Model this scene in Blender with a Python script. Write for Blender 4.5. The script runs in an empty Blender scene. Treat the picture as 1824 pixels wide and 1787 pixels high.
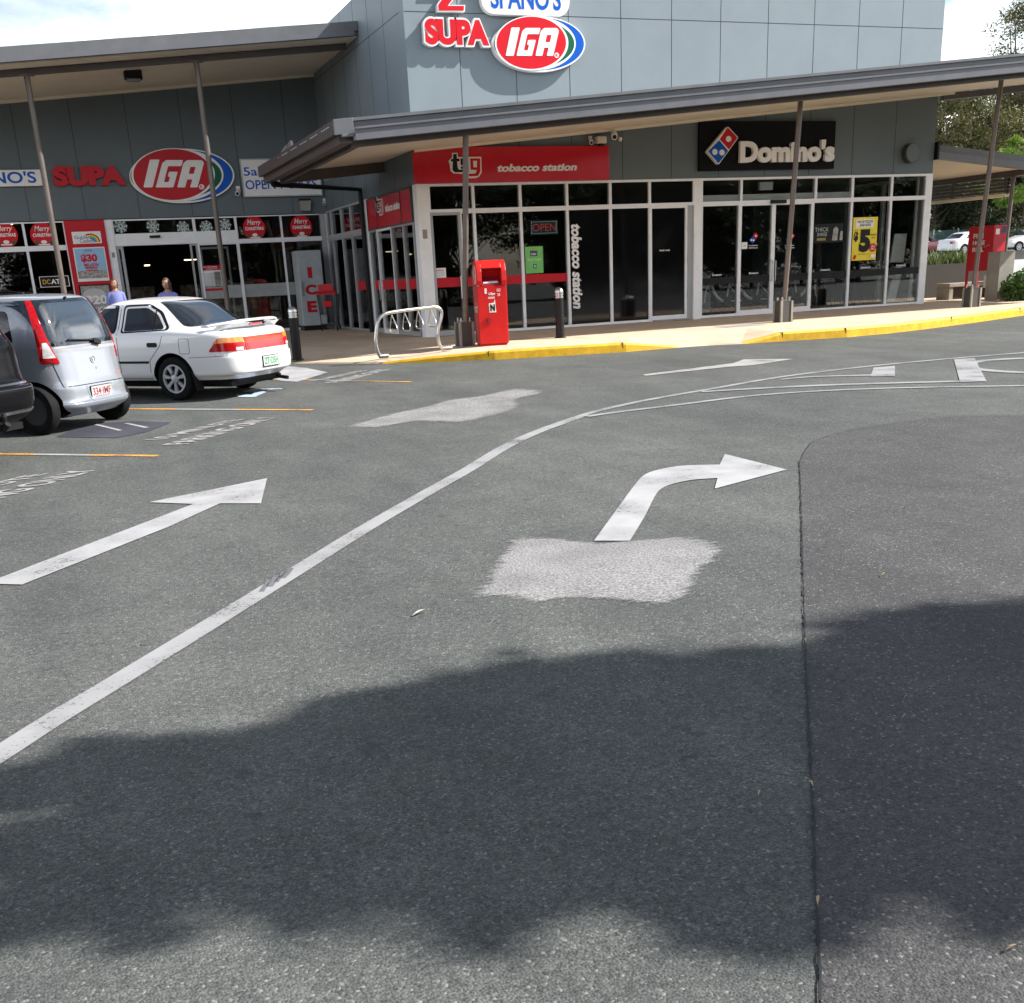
import bpy, bmesh, math, random
import numpy as np
from mathutils import Vector, Matrix
from mathutils.bvhtree import BVHTree
SC = bpy.context.scene
COL = SC.collection
rad = math.radians
# ------------------------------------------------------------------ camera
CAM_H = 1.6
roll, pitch, yaw, FOC, CYP = -0.0495636, 0.34408, 0.357887, 1988.998, 1201.536
_c, _s, _cp, _sp = math.cos(yaw), math.sin(yaw), math.cos(pitch), math.sin(pitch)
AX_W = Vector((_s*_cp, _c*_cp, -_sp)); _r0 = Vector((_c, -_s, 0)); _u0 = _r0.cross(AX_W)
AX_R = math.cos(roll)*_r0 + math.sin(roll)*_u0
AX_U = -math.sin(roll)*_r0 + math.cos(roll)*_u0
cam_d = bpy.data.cameras.new('camera'); cam = bpy.data.objects.new('camera', cam_d); COL.objects.link(cam)
cam_d.sensor_fit = 'HORIZONTAL'; cam_d.sensor_width = 36; cam_d.lens = FOC/1824*36
cam_d.shift_y = (CYP-893.5)/1824; cam_d.clip_start = 0.05; cam_d.clip_end = 3000
cm = Matrix((AX_R, AX_U, -AX_W)).transposed().to_4x4(); cm.translation = (0, 0, CAM_H)
cam.matrix_world = cm
SC.camera = cam
# ------------------------------------------------------------------ light
SUN = Vector((-0.72, 0.26, -0.64)).normalized()
SUN_STRENGTH, SKY_STRENGTH, EXPOSURE = 4.7, 0.06, 1.0
sun_d = bpy.data.lights.new('sun', 'SUN'); sun = bpy.data.objects.new('sun', sun_d); COL.objects.link(sun)
sun_d.energy = SUN_STRENGTH; sun_d.angle = rad(0.55); sun_d.color = (1.0, 0.965, 0.915)
sun.rotation_mode = 'QUATERNION'; sun.rotation_quaternion = SUN.to_track_quat('-Z', 'Y'); sun.location = (20, -8, 30)
W = bpy.data.worlds.new('World'); SC.world = W; W.use_nodes = True
def build_world():
    nt = W.node_tree; nt.nodes.clear(); N = nt.nodes.new; L = nt.links.new
    out = N('ShaderNodeOutputWorld'); bg = N('ShaderNodeBackground'); bg.inputs['Strength'].default_value = SKY_STRENGTH
    sky = N('ShaderNodeTexSky'); sky.sky_type = 'NISHITA'; sky.sun_disc = False
    sky.sun_elevation = math.asin(-SUN.z); sky.sun_rotation = math.atan2(-SUN.x, -SUN.y)
    sky.air_density = 1.2; sky.dust_density = 1.0; sky.ozone_density = 1.5
    tc = N('ShaderNodeTexCoord'); mp = N('ShaderNodeMapping'); mp.inputs['Scale'].default_value = (1.0, 1.0, 2.6)
    L(tc.outputs['Generated'], mp.inputs['Vector'])
    n1 = N('ShaderNodeTexNoise'); n1.inputs['Scale'].default_value = 2.3; n1.inputs['Detail'].default_value = 9; n1.inputs['Roughness'].default_value = 0.58; n1.inputs['Distortion'].default_value = 0.4
    L(mp.outputs['Vector'], n1.inputs['Vector'])
    cr = N('ShaderNodeValToRGB'); cr.color_ramp.elements[0].position = 0.40; cr.color_ramp.elements[1].position = 0.56
    L(n1.outputs['Fac'], cr.inputs['Fac'])
    n2 = N('ShaderNodeTexNoise'); n2.inputs['Scale'].default_value = 5.0; n2.inputs['Detail'].default_value = 6
    L(mp.outputs['Vector'], n2.inputs['Vector'])
    cc = N('ShaderNodeValToRGB'); cc.color_ramp.elements[0].color = (2.1, 2.15, 2.6, 1); cc.color_ramp.elements[1].color = (8.2, 8.1, 8.0, 1)
    cc.color_ramp.elements[0].position = 0.35; cc.color_ramp.elements[1].position = 0.62
    L(n2.outputs['Fac'], cc.inputs['Fac'])
    # low cloud brightened towards the horizon: hazy air, plus added light for the shopfronts
    sx = N('ShaderNodeSeparateXYZ'); L(tc.outputs['Generated'], sx.inputs[0])
    hr = N('ShaderNodeValToRGB'); e = hr.color_ramp.elements; e[0].position = 0.0; e[0].color = (3.6, 3.6, 3.6, 1); e[1].position = 0.75; e[1].color = (0.28, 0.32, 0.40, 1)
    e2 = e.new(0.32); e2.color = (3.3, 3.35, 3.5, 1); e3 = e.new(0.5); e3.color = (0.80, 0.86, 0.97, 1)
    L(sx.outputs['Z'], hr.inputs['Fac'])
    mc = N('ShaderNodeMix'); mc.data_type = 'RGBA'; mc.blend_type = 'MULTIPLY'; mc.inputs[0].default_value = 1.0
    L(cc.outputs['Color'], mc.inputs[6]); L(hr.outputs['Color'], mc.inputs[7])
    mx = N('ShaderNodeMix'); mx.data_type = 'RGBA'
    sk2 = N('ShaderNodeMix'); sk2.data_type = 'RGBA'; sk2.blend_type = 'MULTIPLY'; sk2.inputs[0].default_value = 1.0; L(sky.outputs['Color'], sk2.inputs[6]); sk2.inputs[7].default_value = (1.5, 1.5, 1.42, 1)
    L(cr.outputs['Color'], mx.inputs[0]); L(sk2.outputs[2], mx.inputs[6]); L(mc.outputs[2], mx.inputs[7])
    L(mx.outputs[2], bg.inputs['Color']); L(bg.outputs[0], out.inputs['Surface'])
build_world()
SC.view_settings.view_transform = 'Standard'; SC.view_settings.look = 'None'
SC.view_settings.gamma = 1; SC.view_settings.exposure = EXPOSURE
SC.render.engine = 'CYCLES'
SC.cycles.max_bounces = 8; SC.cycles.transparent_max_bounces = 16; SC.cycles.caustics_reflective = False; SC.cycles.caustics_refractive = False
# ------------------------------------------------------------------ photogrammetry helpers: a pixel of the photo meets a real plane
SLOPE = 0.012
PAVE = 0.385
def _ray(px, py): return ((px-912)/FOC)*AX_R - ((py-CYP)/FOC)*AX_U + AX_W
_O = Vector((0, 0, CAM_H))
def G(px, py, off=0.0):
    d = _ray(px, py); return _O + d*((off-CAM_H)/(d.z-SLOPE*d.y))
def GZ(px, py, z=PAVE):
    d = _ray(px, py); return _O + d*((z-CAM_H)/d.z)
def PY(px, py, Y): d = _ray(px, py); return _O + d*(Y/d.y)
def PX(px, py, X): d = _ray(px, py); return _O + d*(X/d.x)
YF, YI, XS = 24.3, 32.8, 7.48
def road_z(y): return SLOPE*y
def fF(px, py): p = PY(px, py, YF); return (p.x, p.z)
def fI(px, py): p = PY(px, py, YI); return (p.x, p.z)
def fS(px, py): p = PX(px, py, XS); return (-p.y, p.z)
FF = Matrix(((1, 0, 0, 0), (0, 0, -1, YF), (0, 1, 0, 0), (0, 0, 0, 1)))
FI = Matrix(((1, 0, 0, 0), (0, 0, -1, YI), (0, 1, 0, 0), (0, 0, 0, 1)))
FS = Matrix(((0, 0, -1, XS), (-1, 0, 0, 0), (0, 1, 0, 0), (0, 0, 0, 1)))
def frame_at(o, u, v):
    u = Vector(u).normalized(); v = Vector(v).normalized(); w = u.cross(v)
    m = Matrix((u, v, w)).transposed().to_4x4(); m.translation = o; return m
# ------------------------------------------------------------------ materials
def lin(c):
    return tuple((x/12.92 if x <= 0.04045 else ((x+0.055)/1.055)**2.4) for x in [v/255 for v in c])
MATS = {}
def mat(name, col, rough=0.5, metal=0.0, var=0.12, vscale=4.0, bump=0.0, bscale=60.0, coat=0.0, spec=0.5, emit=None, estr=1.0, dirt=0.0, rvar=1.0):
    if name in MATS: return MATS[name]
    m = bpy.data.materials.new(name); m.use_nodes = True; nt = m.node_tree; b = nt.nodes['Principled BSDF']
    N = nt.nodes.new; L = nt.links.new
    b.inputs['Roughness'].default_value = rough; b.inputs['Metallic'].default_value = metal
    b.inputs['Coat Weight'].default_value = coat; b.inputs['Coat Roughness'].default_value = 0.03
    b.inputs['Specular IOR Level'].default_value = spec
    tc = N('ShaderNodeTexCoord')
    nz = N('ShaderNodeTexNoise'); nz.inputs['Scale'].default_value = vscale; nz.inputs['Detail'].default_value = 6; nz.inputs['Roughness'].default_value = 0.6
    L(tc.outputs['Object'], nz.inputs['Vector'])
    cr = N('ShaderNodeValToRGB'); cr.color_ramp.elements[0].position = 0.3; cr.color_ramp.elements[1].position = 0.7
    a = [max(0, c*(1-var)) for c in col[:3]]; d = [min(1, c*(1+var)) for c in col[:3]]
    cr.color_ramp.elements[0].color = (*a, 1); cr.color_ramp.elements[1].color = (*d, 1)
    L(nz.outputs['Fac'], cr.inputs['Fac']); last = cr.outputs['Color']
    if dirt > 0:
        n3 = N('ShaderNodeTexNoise'); n3.inputs['Scale'].default_value = vscale*0.45; n3.inputs['Detail'].default_value = 10; n3.inputs['Roughness'].default_value = 0.72
        mp = N('ShaderNodeMapping'); mp.inputs['Location'].default_value = (7, 3, 1); L(tc.outputs['Object'], mp.inputs['Vector']); L(mp.outputs['Vector'], n3.inputs['Vector'])
        c3 = N('ShaderNodeValToRGB'); c3.color_ramp.elements[0].position = 0.5; c3.color_ramp.elements[1].position = 0.72
        c3.color_ramp.elements[0].color = (0, 0, 0, 1); c3.color_ramp.elements[1].color = (dirt,)*3+(1,)
        L(n3.outputs['Fac'], c3.inputs['Fac'])
        mx = N('ShaderNodeMix'); mx.data_type = 'RGBA'; L(c3.outputs['Color'], mx.inputs[0]); L(last, mx.inputs[6])
        mx.inputs[7].default_value = (col[0]*0.45, col[1]*0.42, col[2]*0.38, 1); last = mx.outputs[2]
    L(last, b.inputs['Base Color'])
    mr = N('ShaderNodeMapRange'); mr.inputs['To Min'].default_value = max(0.0, rough-0.06*rvar); mr.inputs['To Max'].default_value = min(1, rough+0.08*rvar)
    L(nz.outputs['Fac'], mr.inputs['Value']); L(mr.outputs[0], b.inputs['Roughness'])
    if bump > 0:
        n2 = N('ShaderNodeTexNoise'); n2.inputs['Scale'].default_value = bscale; n2.inputs['Detail'].default_value = 4
        L(tc.outputs['Object'], n2.inputs['Vector']); bp = N('ShaderNodeBump'); bp.inputs['Strength'].default_value = bump; bp.inputs['Distance'].default_value = 0.01
        L(n2.outputs['Fac'], bp.inputs['Height']); L(bp.outputs[0], b.inputs['Normal'])
    if emit: b.inputs['Emission Color'].default_value = (*emit, 1); b.inputs['Emission Strength'].default_value = estr
    MATS[name] = m; return m
def glass(name, tint, refl=1.0, ior=1.5, wob=0.0):
    if name in MATS: return MATS[name]
    m = bpy.data.materials.new(name); m.use_nodes = True; nt = m.node_tree; nt.nodes.clear(); N = nt.nodes.new; L = nt.links.new
    o = N('ShaderNodeOutputMaterial'); t = N('ShaderNodeBsdfTransparent'); t.inputs[0].default_value = (*tint, 1)
    g = N('ShaderNodeBsdfGlossy'); g.inputs['Roughness'].default_value = 0.0; g.inputs['Color'].default_value = (refl, refl, refl, 1)
    f = N('ShaderNodeFresnel'); f.inputs['IOR'].default_value = ior; mx = N('ShaderNodeMixShader')
    if wob:
        tc = N('ShaderNodeTexCoord'); nz = N('ShaderNodeTexNoise'); nz.inputs['Scale'].default_value = 0.8; nz.inputs['Detail'].default_value = 2
        L(tc.outputs['Object'], nz.inputs['Vector']); bp = N('ShaderNodeBump'); bp.inputs['Strength'].default_value = wob; bp.inputs['Distance'].default_value = 0.02
        L(nz.outputs['Fac'], bp.inputs['Height']); L(bp.outputs[0], g.inputs['Normal'])
    L(f.outputs[0], mx.inputs[0]); L(t.outputs[0], mx.inputs[1]); L(g.outputs[0], mx.inputs[2]); L(mx.outputs[0], o.inputs['Surface'])
    MATS[name] = m; return m
def asphalt(name, base, warm, patch=1.0):
    m = bpy.data.materials.new(name); m.use_nodes = True; nt = m.node_tree; b = nt.nodes['Principled BSDF']; N = nt.nodes.new; L = nt.links.new
    tc = N('ShaderNodeTexCoord'); b.inputs['Roughness'].default_value = 0.82; b.inputs['Specular IOR Level'].default_value = 0.35
    def ramp(src, p0, p1, c0, c1):
        r = N('ShaderNodeValToRGB'); r.color_ramp.elements[0].position = p0; r.color_ramp.elements[1].position = p1
        r.color_ramp.elements[0].color = (*c0, 1) if len(c0) == 3 else c0; r.color_ramp.elements[1].color = (*c1, 1); L(src, r.inputs['Fac']); return r.outputs['Color']
    def noise(sc, det, ro=0.55, loc=(0, 0, 0), scl=(1, 1, 1)):
        mp = N('ShaderNodeMapping'); mp.inputs['Location'].default_value = loc; mp.inputs['Scale'].default_value = scl; L(tc.outputs['Object'], mp.inputs['Vector'])
        n = N('ShaderNodeTexNoise'); n.inputs['Scale'].default_value = sc; n.inputs['Detail'].default_value = det; n.inputs['Roughness'].default_value = ro
        L(mp.outputs['Vector'], n.inputs['Vector']); return n.outputs['Fac']
    def mixc(kind, fac, a, bb):
        x = N('ShaderNodeMix'); x.data_type = 'RGBA'; x.blend_type = kind
        if isinstance(fac, float): x.inputs[0].default_value = fac
        else: L(fac, x.inputs[0])
        for i, v in ((6, a), (7, bb)):
            if isinstance(v, tuple): x.inputs[i].default_value = (*v, 1)
            else: L(v, x.inputs[i])
        return x.outputs[2]
    big = ramp(noise(0.35, 5), 0.3, 0.7, tuple(c*0.86 for c in base), tuple(c*1.12 for c in warm))
    mid = ramp(noise(2.2, 6, 0.65, (3, 1, 0), (1, 1.0, 1)), 0.3, 0.72, (0.84, 0.84, 0.84), (1.1, 1.1, 1.09))
    col = mixc('MULTIPLY', 1.0, big, mid)
    grain = ramp(noise(34, 7, 0.82, (5, 2, 0)), 0.36, 0.66, (0.66, 0.66, 0.66), (1.34, 1.34, 1.33)); col = mixc('MULTIPLY', 1.0, col, grain)
    fine = ramp(noise(130, 5, 0.85), 0.36, 0.65, (0.36, 0.36, 0.37), (1.63, 1.63, 1.61))
    col = mixc('MULTIPLY', 1.0, col, fine)
    v = N('ShaderNodeTexVoronoi'); v.inputs['Scale'].default_value = 115; L(tc.outputs['Object'], v.inputs['Vector'])
    sep = N('ShaderNodeSeparateColor'); L(v.outputs['Color'], sep.inputs[0])
    stone = ramp(sep.outputs[0], 0.0, 1.0, (0.7, 0.7, 0.72), (1.3, 1.29, 1.26)); col = mixc('MULTIPLY', 0.85, col, stone)
    rare = ramp(sep.outputs[1], 0.955, 0.985, (0, 0, 0), (0.55, 0.55, 0.55)); col = mixc('MIX', rare, col, (0.30, 0.29, 0.27))
    # polished wheel paths, drip trails and grey dust worn along the traffic
    path = ramp(noise(1.1, 4, 0.6, (2, 5, 0), (1.6, 0.28, 1)), 0.34, 0.7, (0.86, 0.86, 0.87), (1.13, 1.13, 1.12)); col = mixc('MULTIPLY', 1.0, col, path)
    drip = ramp(noise(1.7, 9, 0.72, (4, 8, 0)), 0.60, 0.74, (0, 0, 0), (0.30, 0.30, 0.30)); col = mixc('MIX', drip, col, (0.045, 0.046, 0.05))
    dust = ramp(noise(0.9, 8, 0.66, (14, 3, 0)), 0.58, 0.75, (0, 0, 0), (0.28*patch, 0.28*patch, 0.28*patch)); col = mixc('MIX', dust, col, (0.16, 0.155, 0.14))
    spots = ramp(noise(6.5, 4, 0.55, (9, 4, 2)), 0.665, 0.70, (0, 0, 0), (0.55*patch, 0.42*patch, 0.42*patch)); col = mixc('MIX', spots, col, (0.03, 0.031, 0.034))
    L(col, b.inputs['Base Color'])
    bp = N('ShaderNodeBump'); bp.inputs['Strength'].default_value = 0.75; bp.inputs['Distance'].default_value = 0.004
    vv = N('ShaderNodeTexVoronoi'); vv.inputs['Scale'].default_value = 115; L(tc.outputs['Object'], vv.inputs['Vector'])
    inv = N('ShaderNodeMath'); inv.operation = 'SUBTRACT'; inv.inputs[0].default_value = 1.0; L(vv.outputs['Distance'], inv.inputs[1])
    L(inv.outputs[0], bp.inputs['Height']); L(bp.outputs[0], b.inputs['Normal'])
    MATS[name] = m; return m
def paint(name, col, wear=0.45, scale=30.0, scratch=False, edge=False):
    """road paint: worn through to the asphalt below"""
    if name in MATS: return MATS[name]
    m = bpy.data.materials.new(name); m.use_nodes = True; nt = m.node_tree; b = nt.nodes['Principled BSDF']; N = nt.nodes.new; L = nt.links.new
    b.inputs['Roughness'].default_value = 0.7
    tc = N('ShaderNodeTexCoord'); mp = N('ShaderNodeMapping'); L(tc.outputs['Object'], mp.inputs['Vector'])
    if scratch: mp.inputs['Scale'].default_value = (1.6, 5.0, 1); mp.inputs['Rotation'].default_value = (0, 0, 0.36)
    n = N('ShaderNodeTexNoise'); n.inputs['Scale'].default_value = scale; n.inputs['Detail'].default_value = 8; n.inputs['Roughness'].default_value = 0.7
    L(mp.outputs['Vector'], n.inputs['Vector'])
    n2 = N('ShaderNodeTexNoise'); n2.inputs['Scale'].default_value = 2.5; n2.inputs['Detail'].default_value = 5; L(tc.outputs['Object'], n2.inputs['Vector'])
    add = N('ShaderNodeMath'); add.operation = 'MULTIPLY_ADD'; add.inputs[1].default_value = 0.55; L(n2.outputs['Fac'], add.inputs[0]); L(n.outputs['Fac'], add.inputs[2])
    src = add.outputs[0]
    if edge:
        at = N('ShaderNodeAttribute'); at.attribute_name = 'fade'
        a2 = N('ShaderNodeMath'); a2.operation = 'MULTIPLY_ADD'; a2.inputs[1].default_value = 0.62; L(at.outputs['Fac'], a2.inputs[0]); L(src, a2.inputs[2])
        a3 = N('ShaderNodeMath'); a3.operation = 'SUBTRACT'; a3.inputs[1].default_value = 0.42; L(a2.outputs[0], a3.inputs[0]); src = a3.outputs[0]
    if scratch:
        # ground off with a grinder: ragged edge, bare stone showing through everywhere
        ne = N('ShaderNodeTexNoise'); ne.inputs['Scale'].default_value = 5.0; ne.inputs['Detail'].default_value = 9; ne.inputs['Roughness'].default_value = 0.7; L(mp.outputs['Vector'], ne.inputs['Vector'])
        def mth(op, a, b_):
            x = N('ShaderNodeMath'); x.operation = op
            for i, v in ((0, a), (1, b_)):
                if isinstance(v, float): x.inputs[i].default_value = v
                else: L(v, x.inputs[i])
            return x.outputs[0]
        k = mth('MULTIPLY_ADD', ne.outputs['Fac'], 1.5); k.node.inputs[2].default_value = -1.05; k = mth('ADD', k, at.outputs['Fac'])
        kr = N('ShaderNodeMapRange'); kr.inputs['From Min'].default_value = 0.0; kr.inputs['From Max'].default_value = 0.35; L(k, kr.inputs['Value'])
        fr = N('ShaderNodeMapRange'); fr.inputs['From Min'].default_value = 0.40; fr.inputs['From Max'].default_value = 0.60; fr.inputs['To Min'].default_value = 0.12; fr.inputs['To Max'].default_value = 0.95; L(n.outputs['Fac'], fr.inputs['Value'])
        src = mth('MULTIPLY', kr.outputs[0], fr.outputs[0]); wear = 0.0
    r = N('ShaderNodeValToRGB'); r.color_ramp.elements[0].position = wear; r.color_ramp.elements[1].position = min(1, wear+(1.0 if scratch else 0.14)); L(src, r.inputs['Fac'])
    cr = N('ShaderNodeValToRGB'); cr.color_ramp.elements[0].color = (*[c*0.72 for c in col], 1); cr.color_ramp.elements[1].color = (*[min(1, c*1.06) for c in col], 1)
    cr.color_ramp.elements[0].position = 0.3; cr.color_ramp.elements[1].position = 0.6
    L(n2.outputs['Fac'], cr.inputs['Fac']); L(cr.outputs['Color'], b.inputs['Base Color'])
    L(r.outputs['Color'], b.inputs['Alpha'])
    MATS[name] = m; return m
# ------------------------------------------------------------------ mesh builder
_tx = {}
def text_data(s, bold, shear):
    k = (s, bold, shear)
    if k in _tx: return _tx[k]
    cu = bpy.data.curves.new('lettering', 'FONT'); cu.body = s; cu.offset = bold; cu.shear = shear; cu.fill_mode = 'FRONT'; cu.resolution_u = 5
    ob = bpy.data.objects.new('lettering', cu); me = bpy.data.meshes.new_from_object(ob)
    vs = [v.co.copy() for v in me.vertices]; fs = [list(p.vertices) for p in me.polygons]
    bpy.data.objects.remove(ob); bpy.data.curves.remove(cu); bpy.data.meshes.remove(me)
    _tx[k] = (vs, fs); return _tx[k]
class MB:
    def __init__(s): s.v = []; s.f = []; s.m = []
    def add(s, vs, fs, mi=0, M=None):
        o = len(s.v)
        for v in vs:
            v = Vector(v); s.v.append(M @ v if M else v)
        for f in fs: s.f.append([i+o for i in f]); s.m.append(mi)
        return s
    def box(s, x0, x1, y0, y1, z0, z1, mi=0, M=None):
        x0, x1 = min(x0, x1), max(x0, x1); y0, y1 = min(y0, y1), max(y0, y1); z0, z1 = min(z0, z1), max(z0, z1)
        vs = [(x, y, z) for z in (z0, z1) for y in (y0, y1) for x in (x0, x1)]
        return s.add(vs, [(0, 2, 3, 1), (4, 5, 7, 6), (0, 1, 5, 4), (2, 6, 7, 3), (0, 4, 6, 2), (1, 3, 7, 5)], mi, M)
    def hexa(s, p, mi=0, M=None):   # 8 points: bottom ring 0-3, top ring 4-7
        return s.add(p, [(3, 2, 1, 0), (4, 5, 6, 7), (0, 1, 5, 4), (1, 2, 6, 5), (2, 3, 7, 6), (3, 0, 4, 7)], mi, M)
    def quad(s, a, b, c, d, mi=0): return s.add([a, b, c, d], [(0, 1, 2, 3)], mi)
    def prism(s, poly, z0, z1, mi=0, M=None, mi_side=None, back=True):
        n = len(poly); a = sum(poly[i][0]*poly[(i+1) % n][1]-poly[(i+1) % n][0]*poly[i][1] for i in range(n))
        if a < 0: poly = list(reversed(poly))
        vs = [(x, y, z0) for x, y in poly]+[(x, y, z1) for x, y in poly]; o = len(s.v)
        s.add(vs, [list(range(n, 2*n))], mi, M)
        sides = [(i, (i+1) % n, n+(i+1) % n, n+i) for i in range(n)]
        for f in sides: s.f.append([i+o for i in f]); s.m.append(mi if mi_side is None else mi_side)
        if back: s.f.append([i+o for i in reversed(range(n))]); s.m.append(mi if mi_side is None else mi_side)
        return s
    def text(s, t, x0, y0, x1, y1, z0=0.0, depth=0.01, bold=0.0, shear=0.0, mi=0, rot=0, M=None, side=None):
        """stretch the words to fill the box x0..x1, y0..y1"""
        vs, fs = text_data(t, bold, shear)
        if rot: vs = [Vector((v.y, -v.x, 0)) if rot < 0 else Vector((-v.y, v.x, 0)) for v in vs]
        ax, bx = min(v.x for v in vs), max(v.x for v in vs); ay, by = min(v.y for v in vs), max(v.y for v in vs)
        f = lambda v: (x0+(v.x-ax)/(bx-ax)*(x1-x0), y0+(v.y-ay)/(by-ay)*(y1-y0))
        n = len(vs); P = [f(v) for v in vs]; o = len(s.v)
        s.add([(x, y, z0+depth) for x, y in P], fs, mi, M)
        if depth > 0.004:
            s.add([(x, y, z0) for x, y in P], [], mi, M)
            cnt = {}
            for fc in fs:
                for i in range(len(fc)): e = (fc[i], fc[(i+1) % len(fc)]); cnt[e] = cnt.get(e, 0)+1
            for (a, b) in cnt:
                if (b, a) not in cnt: s.f.append([o+b, o+a, o+n+a, o+n+b]); s.m.append(mi if side is None else side)
        return s
    def tube(s, pts, r, n=8, mi=0, closed=False, cap=True, M=None):
        pts = [Vector(p) for p in pts]; k = len(pts); rings = []; o = len(s.v); prev = None
        rr = r if isinstance(r, (list, tuple)) else [r]*k
        for i, p in enumerate(pts):
            a = pts[i-1] if (i > 0 or closed) else p; b = pts[(i+1) % k] if (i < k-1 or closed) else p
            t = (b-a).normalized()
            if prev is None:
                up = Vector((0, 0, 1)) if abs(t.z) < 0.9 else Vector((0, 1, 0)); x = t.cross(up).normalized()
            else: x = (prev - t*prev.dot(t)).normalized()
            prev = x; y = t.cross(x)
            for j in range(n):
                q = 2*math.pi*j/n; v = p+rr[i]*(math.cos(q)*x+math.sin(q)*y); s.v.append(M @ v if M else v)
        for i in range(k if closed else k-1):
            for j in range(n):
                a, b = o+i*n+j, o+i*n+(j+1) % n; c, d = o+((i+1) % k)*n+(j+1) % n, o+((i+1) % k)*n+j
                s.f.append([a, b, c, d]); s.m.append(mi)
        if cap and not closed:
            s.f.append([o+j for j in reversed(range(n))]); s.m.append(mi); s.f.append([o+(k-1)*n+j for j in range(n)]); s.m.append(mi)
        return s
    def lathe(s, prof, n=24, mi=0, M=None, c=(0, 0), cap=True):
        """prof: (r, z) list, revolved round z"""
        o = len(s.v)
        for r, z in prof:
            for j in range(n):
                q = 2*math.pi*j/n; v = Vector((c[0]+r*math.cos(q), c[1]+r*math.sin(q), z)); s.v.append(M @ v if M else v)
        for i in range(len(prof)-1):
            for j in range(n): s.f.append([o+i*n+j, o+i*n+(j+1) % n, o+(i+1)*n+(j+1) % n, o+(i+1)*n+j]); s.m.append(mi)
        if cap and prof[0][0] > 1e-4: s.f.append([o+j for j in reversed(range(n))]); s.m.append(mi)
        if cap and prof[-1][0] > 1e-4: s.f.append([o+(len(prof)-1)*n+j for j in range(n)]); s.m.append(mi)
        return s
    def build(s, name, mats, parent=None, frame=None, local=False, smooth=False, bevel=0.0, sub=0, origin=True):
        vs = [frame @ v for v in s.v] if frame else [v.copy() for v in s.v]
        loc = Vector((0, 0, 0)); root = parent
        while root is not None and root.parent is not None: root = root.parent
        if root is not None and not local:
            inv = root.matrix_basis.inverted(); vs = [inv @ v for v in vs]
        elif root is None and origin and vs:
            loc = Vector(((min(v.x for v in vs)+max(v.x for v in vs))/2, (min(v.y for v in vs)+max(v.y for v in vs))/2, min(v.z for v in vs)))
            vs = [v-loc for v in vs]
        me = bpy.data.meshes.new(name); me.from_pydata([tuple(v) for v in vs], [], s.f)
        if not isinstance(mats, (list, tuple)): mats = [mats]
        for m in mats: me.materials.append(m)
        me.polygons.foreach_set('material_index', s.m)
        if smooth:
            me.polygons.foreach_set('use_smooth', [True]*len(me.polygons))
            try: me.set_sharp_from_angle(angle=rad(smooth if smooth > 1 else 40))
            except Exception: pass
        me.validate(); me.update()
        o = bpy.data.objects.new(name, me); o.location = loc; COL.objects.link(o)
        if parent is not None: o.parent = parent
        if bevel: md = o.modifiers.new('edge', 'BEVEL'); md.width = bevel; md.segments = 2; md.limit_method = 'ANGLE'
        if sub: md = o.modifiers.new('smooth', 'SUBSURF'); md.levels = sub; md.render_levels = sub
        return o
def tag(o, label=None, cat=None, group=None, kind=None):
    if label: o['label'] = label
    if cat: o['category'] = cat
    if group: o['group'] = group
    if kind: o['kind'] = kind
    return o
def thing(name, label, cat, loc=(0, 0, 0), rotz=0.0, group=None, M=None):
    o = bpy.data.objects.new(name, None); COL.objects.link(o); o.empty_display_size = 0.2
    if M is not None: o.matrix_basis = M
    else: o.location = loc; o.rotation_euler = (0, 0, rotz); o.matrix_basis = Matrix.Translation(loc) @ Matrix.Rotation(rotz, 4, 'Z')
    return tag(o, label, cat, group)
def dup(root, M, label=None, group=None):
    r = root.copy(); COL.objects.link(r); r.matrix_basis = M
    if label: r['label'] = label
    if group: r['group'] = group
    for ch in list(root.children):
        c = ch.copy(); COL.objects.link(c); c.parent = r
        for g in list(ch.children):
            d = g.copy(); COL.objects.link(d); d.parent = c
    return r
def rpoly(pts, r, n=5):
    out = []; k = len(pts)
    for i in range(k):
        p = Vector(pts[i]); a = Vector(pts[i-1]); b = Vector(pts[(i+1) % k]); u = (a-p); v = (b-p)
        d = min(r, u.length*0.45, v.length*0.45); A = p+u.normalized()*d; B = p+v.normalized()*d
        for j in range(n+1):
            t = j/n; q = A*(1-t)**2+p*2*t*(1-t)+B*t*t; out.append((q.x, q.y))
    return out
def rect(x0, y0, x1, y1, r=0.0, n=5):
    p = [(x0, y0), (x1, y0), (x1, y1), (x0, y1)]; return rpoly(p, r, n) if r else p
def ell(cx, cy, a, b, n=48, ang=0.0): return [(cx+a*math.cos(t)*math.cos(ang)-b*math.sin(t)*math.sin(ang), cy+a*math.cos(t)*math.sin(ang)+b*math.sin(t)*math.cos(ang)) for t in [2*math.pi*i/n for i in range(n)]]
# ------------------------------------------------------------------ palette
ASPH = asphalt('asphalt_old', (0.086, 0.093, 0.090), (0.098, 0.102, 0.097))
ASPH2 = asphalt('asphalt_new', (0.067, 0.067, 0.069), (0.074, 0.073, 0.074), 0.3)
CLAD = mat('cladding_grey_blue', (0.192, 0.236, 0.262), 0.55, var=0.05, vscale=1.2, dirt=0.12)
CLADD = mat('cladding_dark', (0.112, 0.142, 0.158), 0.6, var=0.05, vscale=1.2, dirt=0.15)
JOINT = mat('panel_joint_dark', (0.03, 0.033, 0.035), 0.8)
ALU = mat('window_frame_white', (0.80, 0.81, 0.83), 0.4, var=0.05)
WHITE = mat('white_paint', (0.82, 0.83, 0.84), 0.5, var=0.05, dirt=0.1)
GALU = mat('window_frame_grey', (0.36, 0.37, 0.38), 0.4, var=0.05)
STEEL = mat('steel_dark_paint', (0.075, 0.06, 0.055), 0.45, var=0.15)
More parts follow.
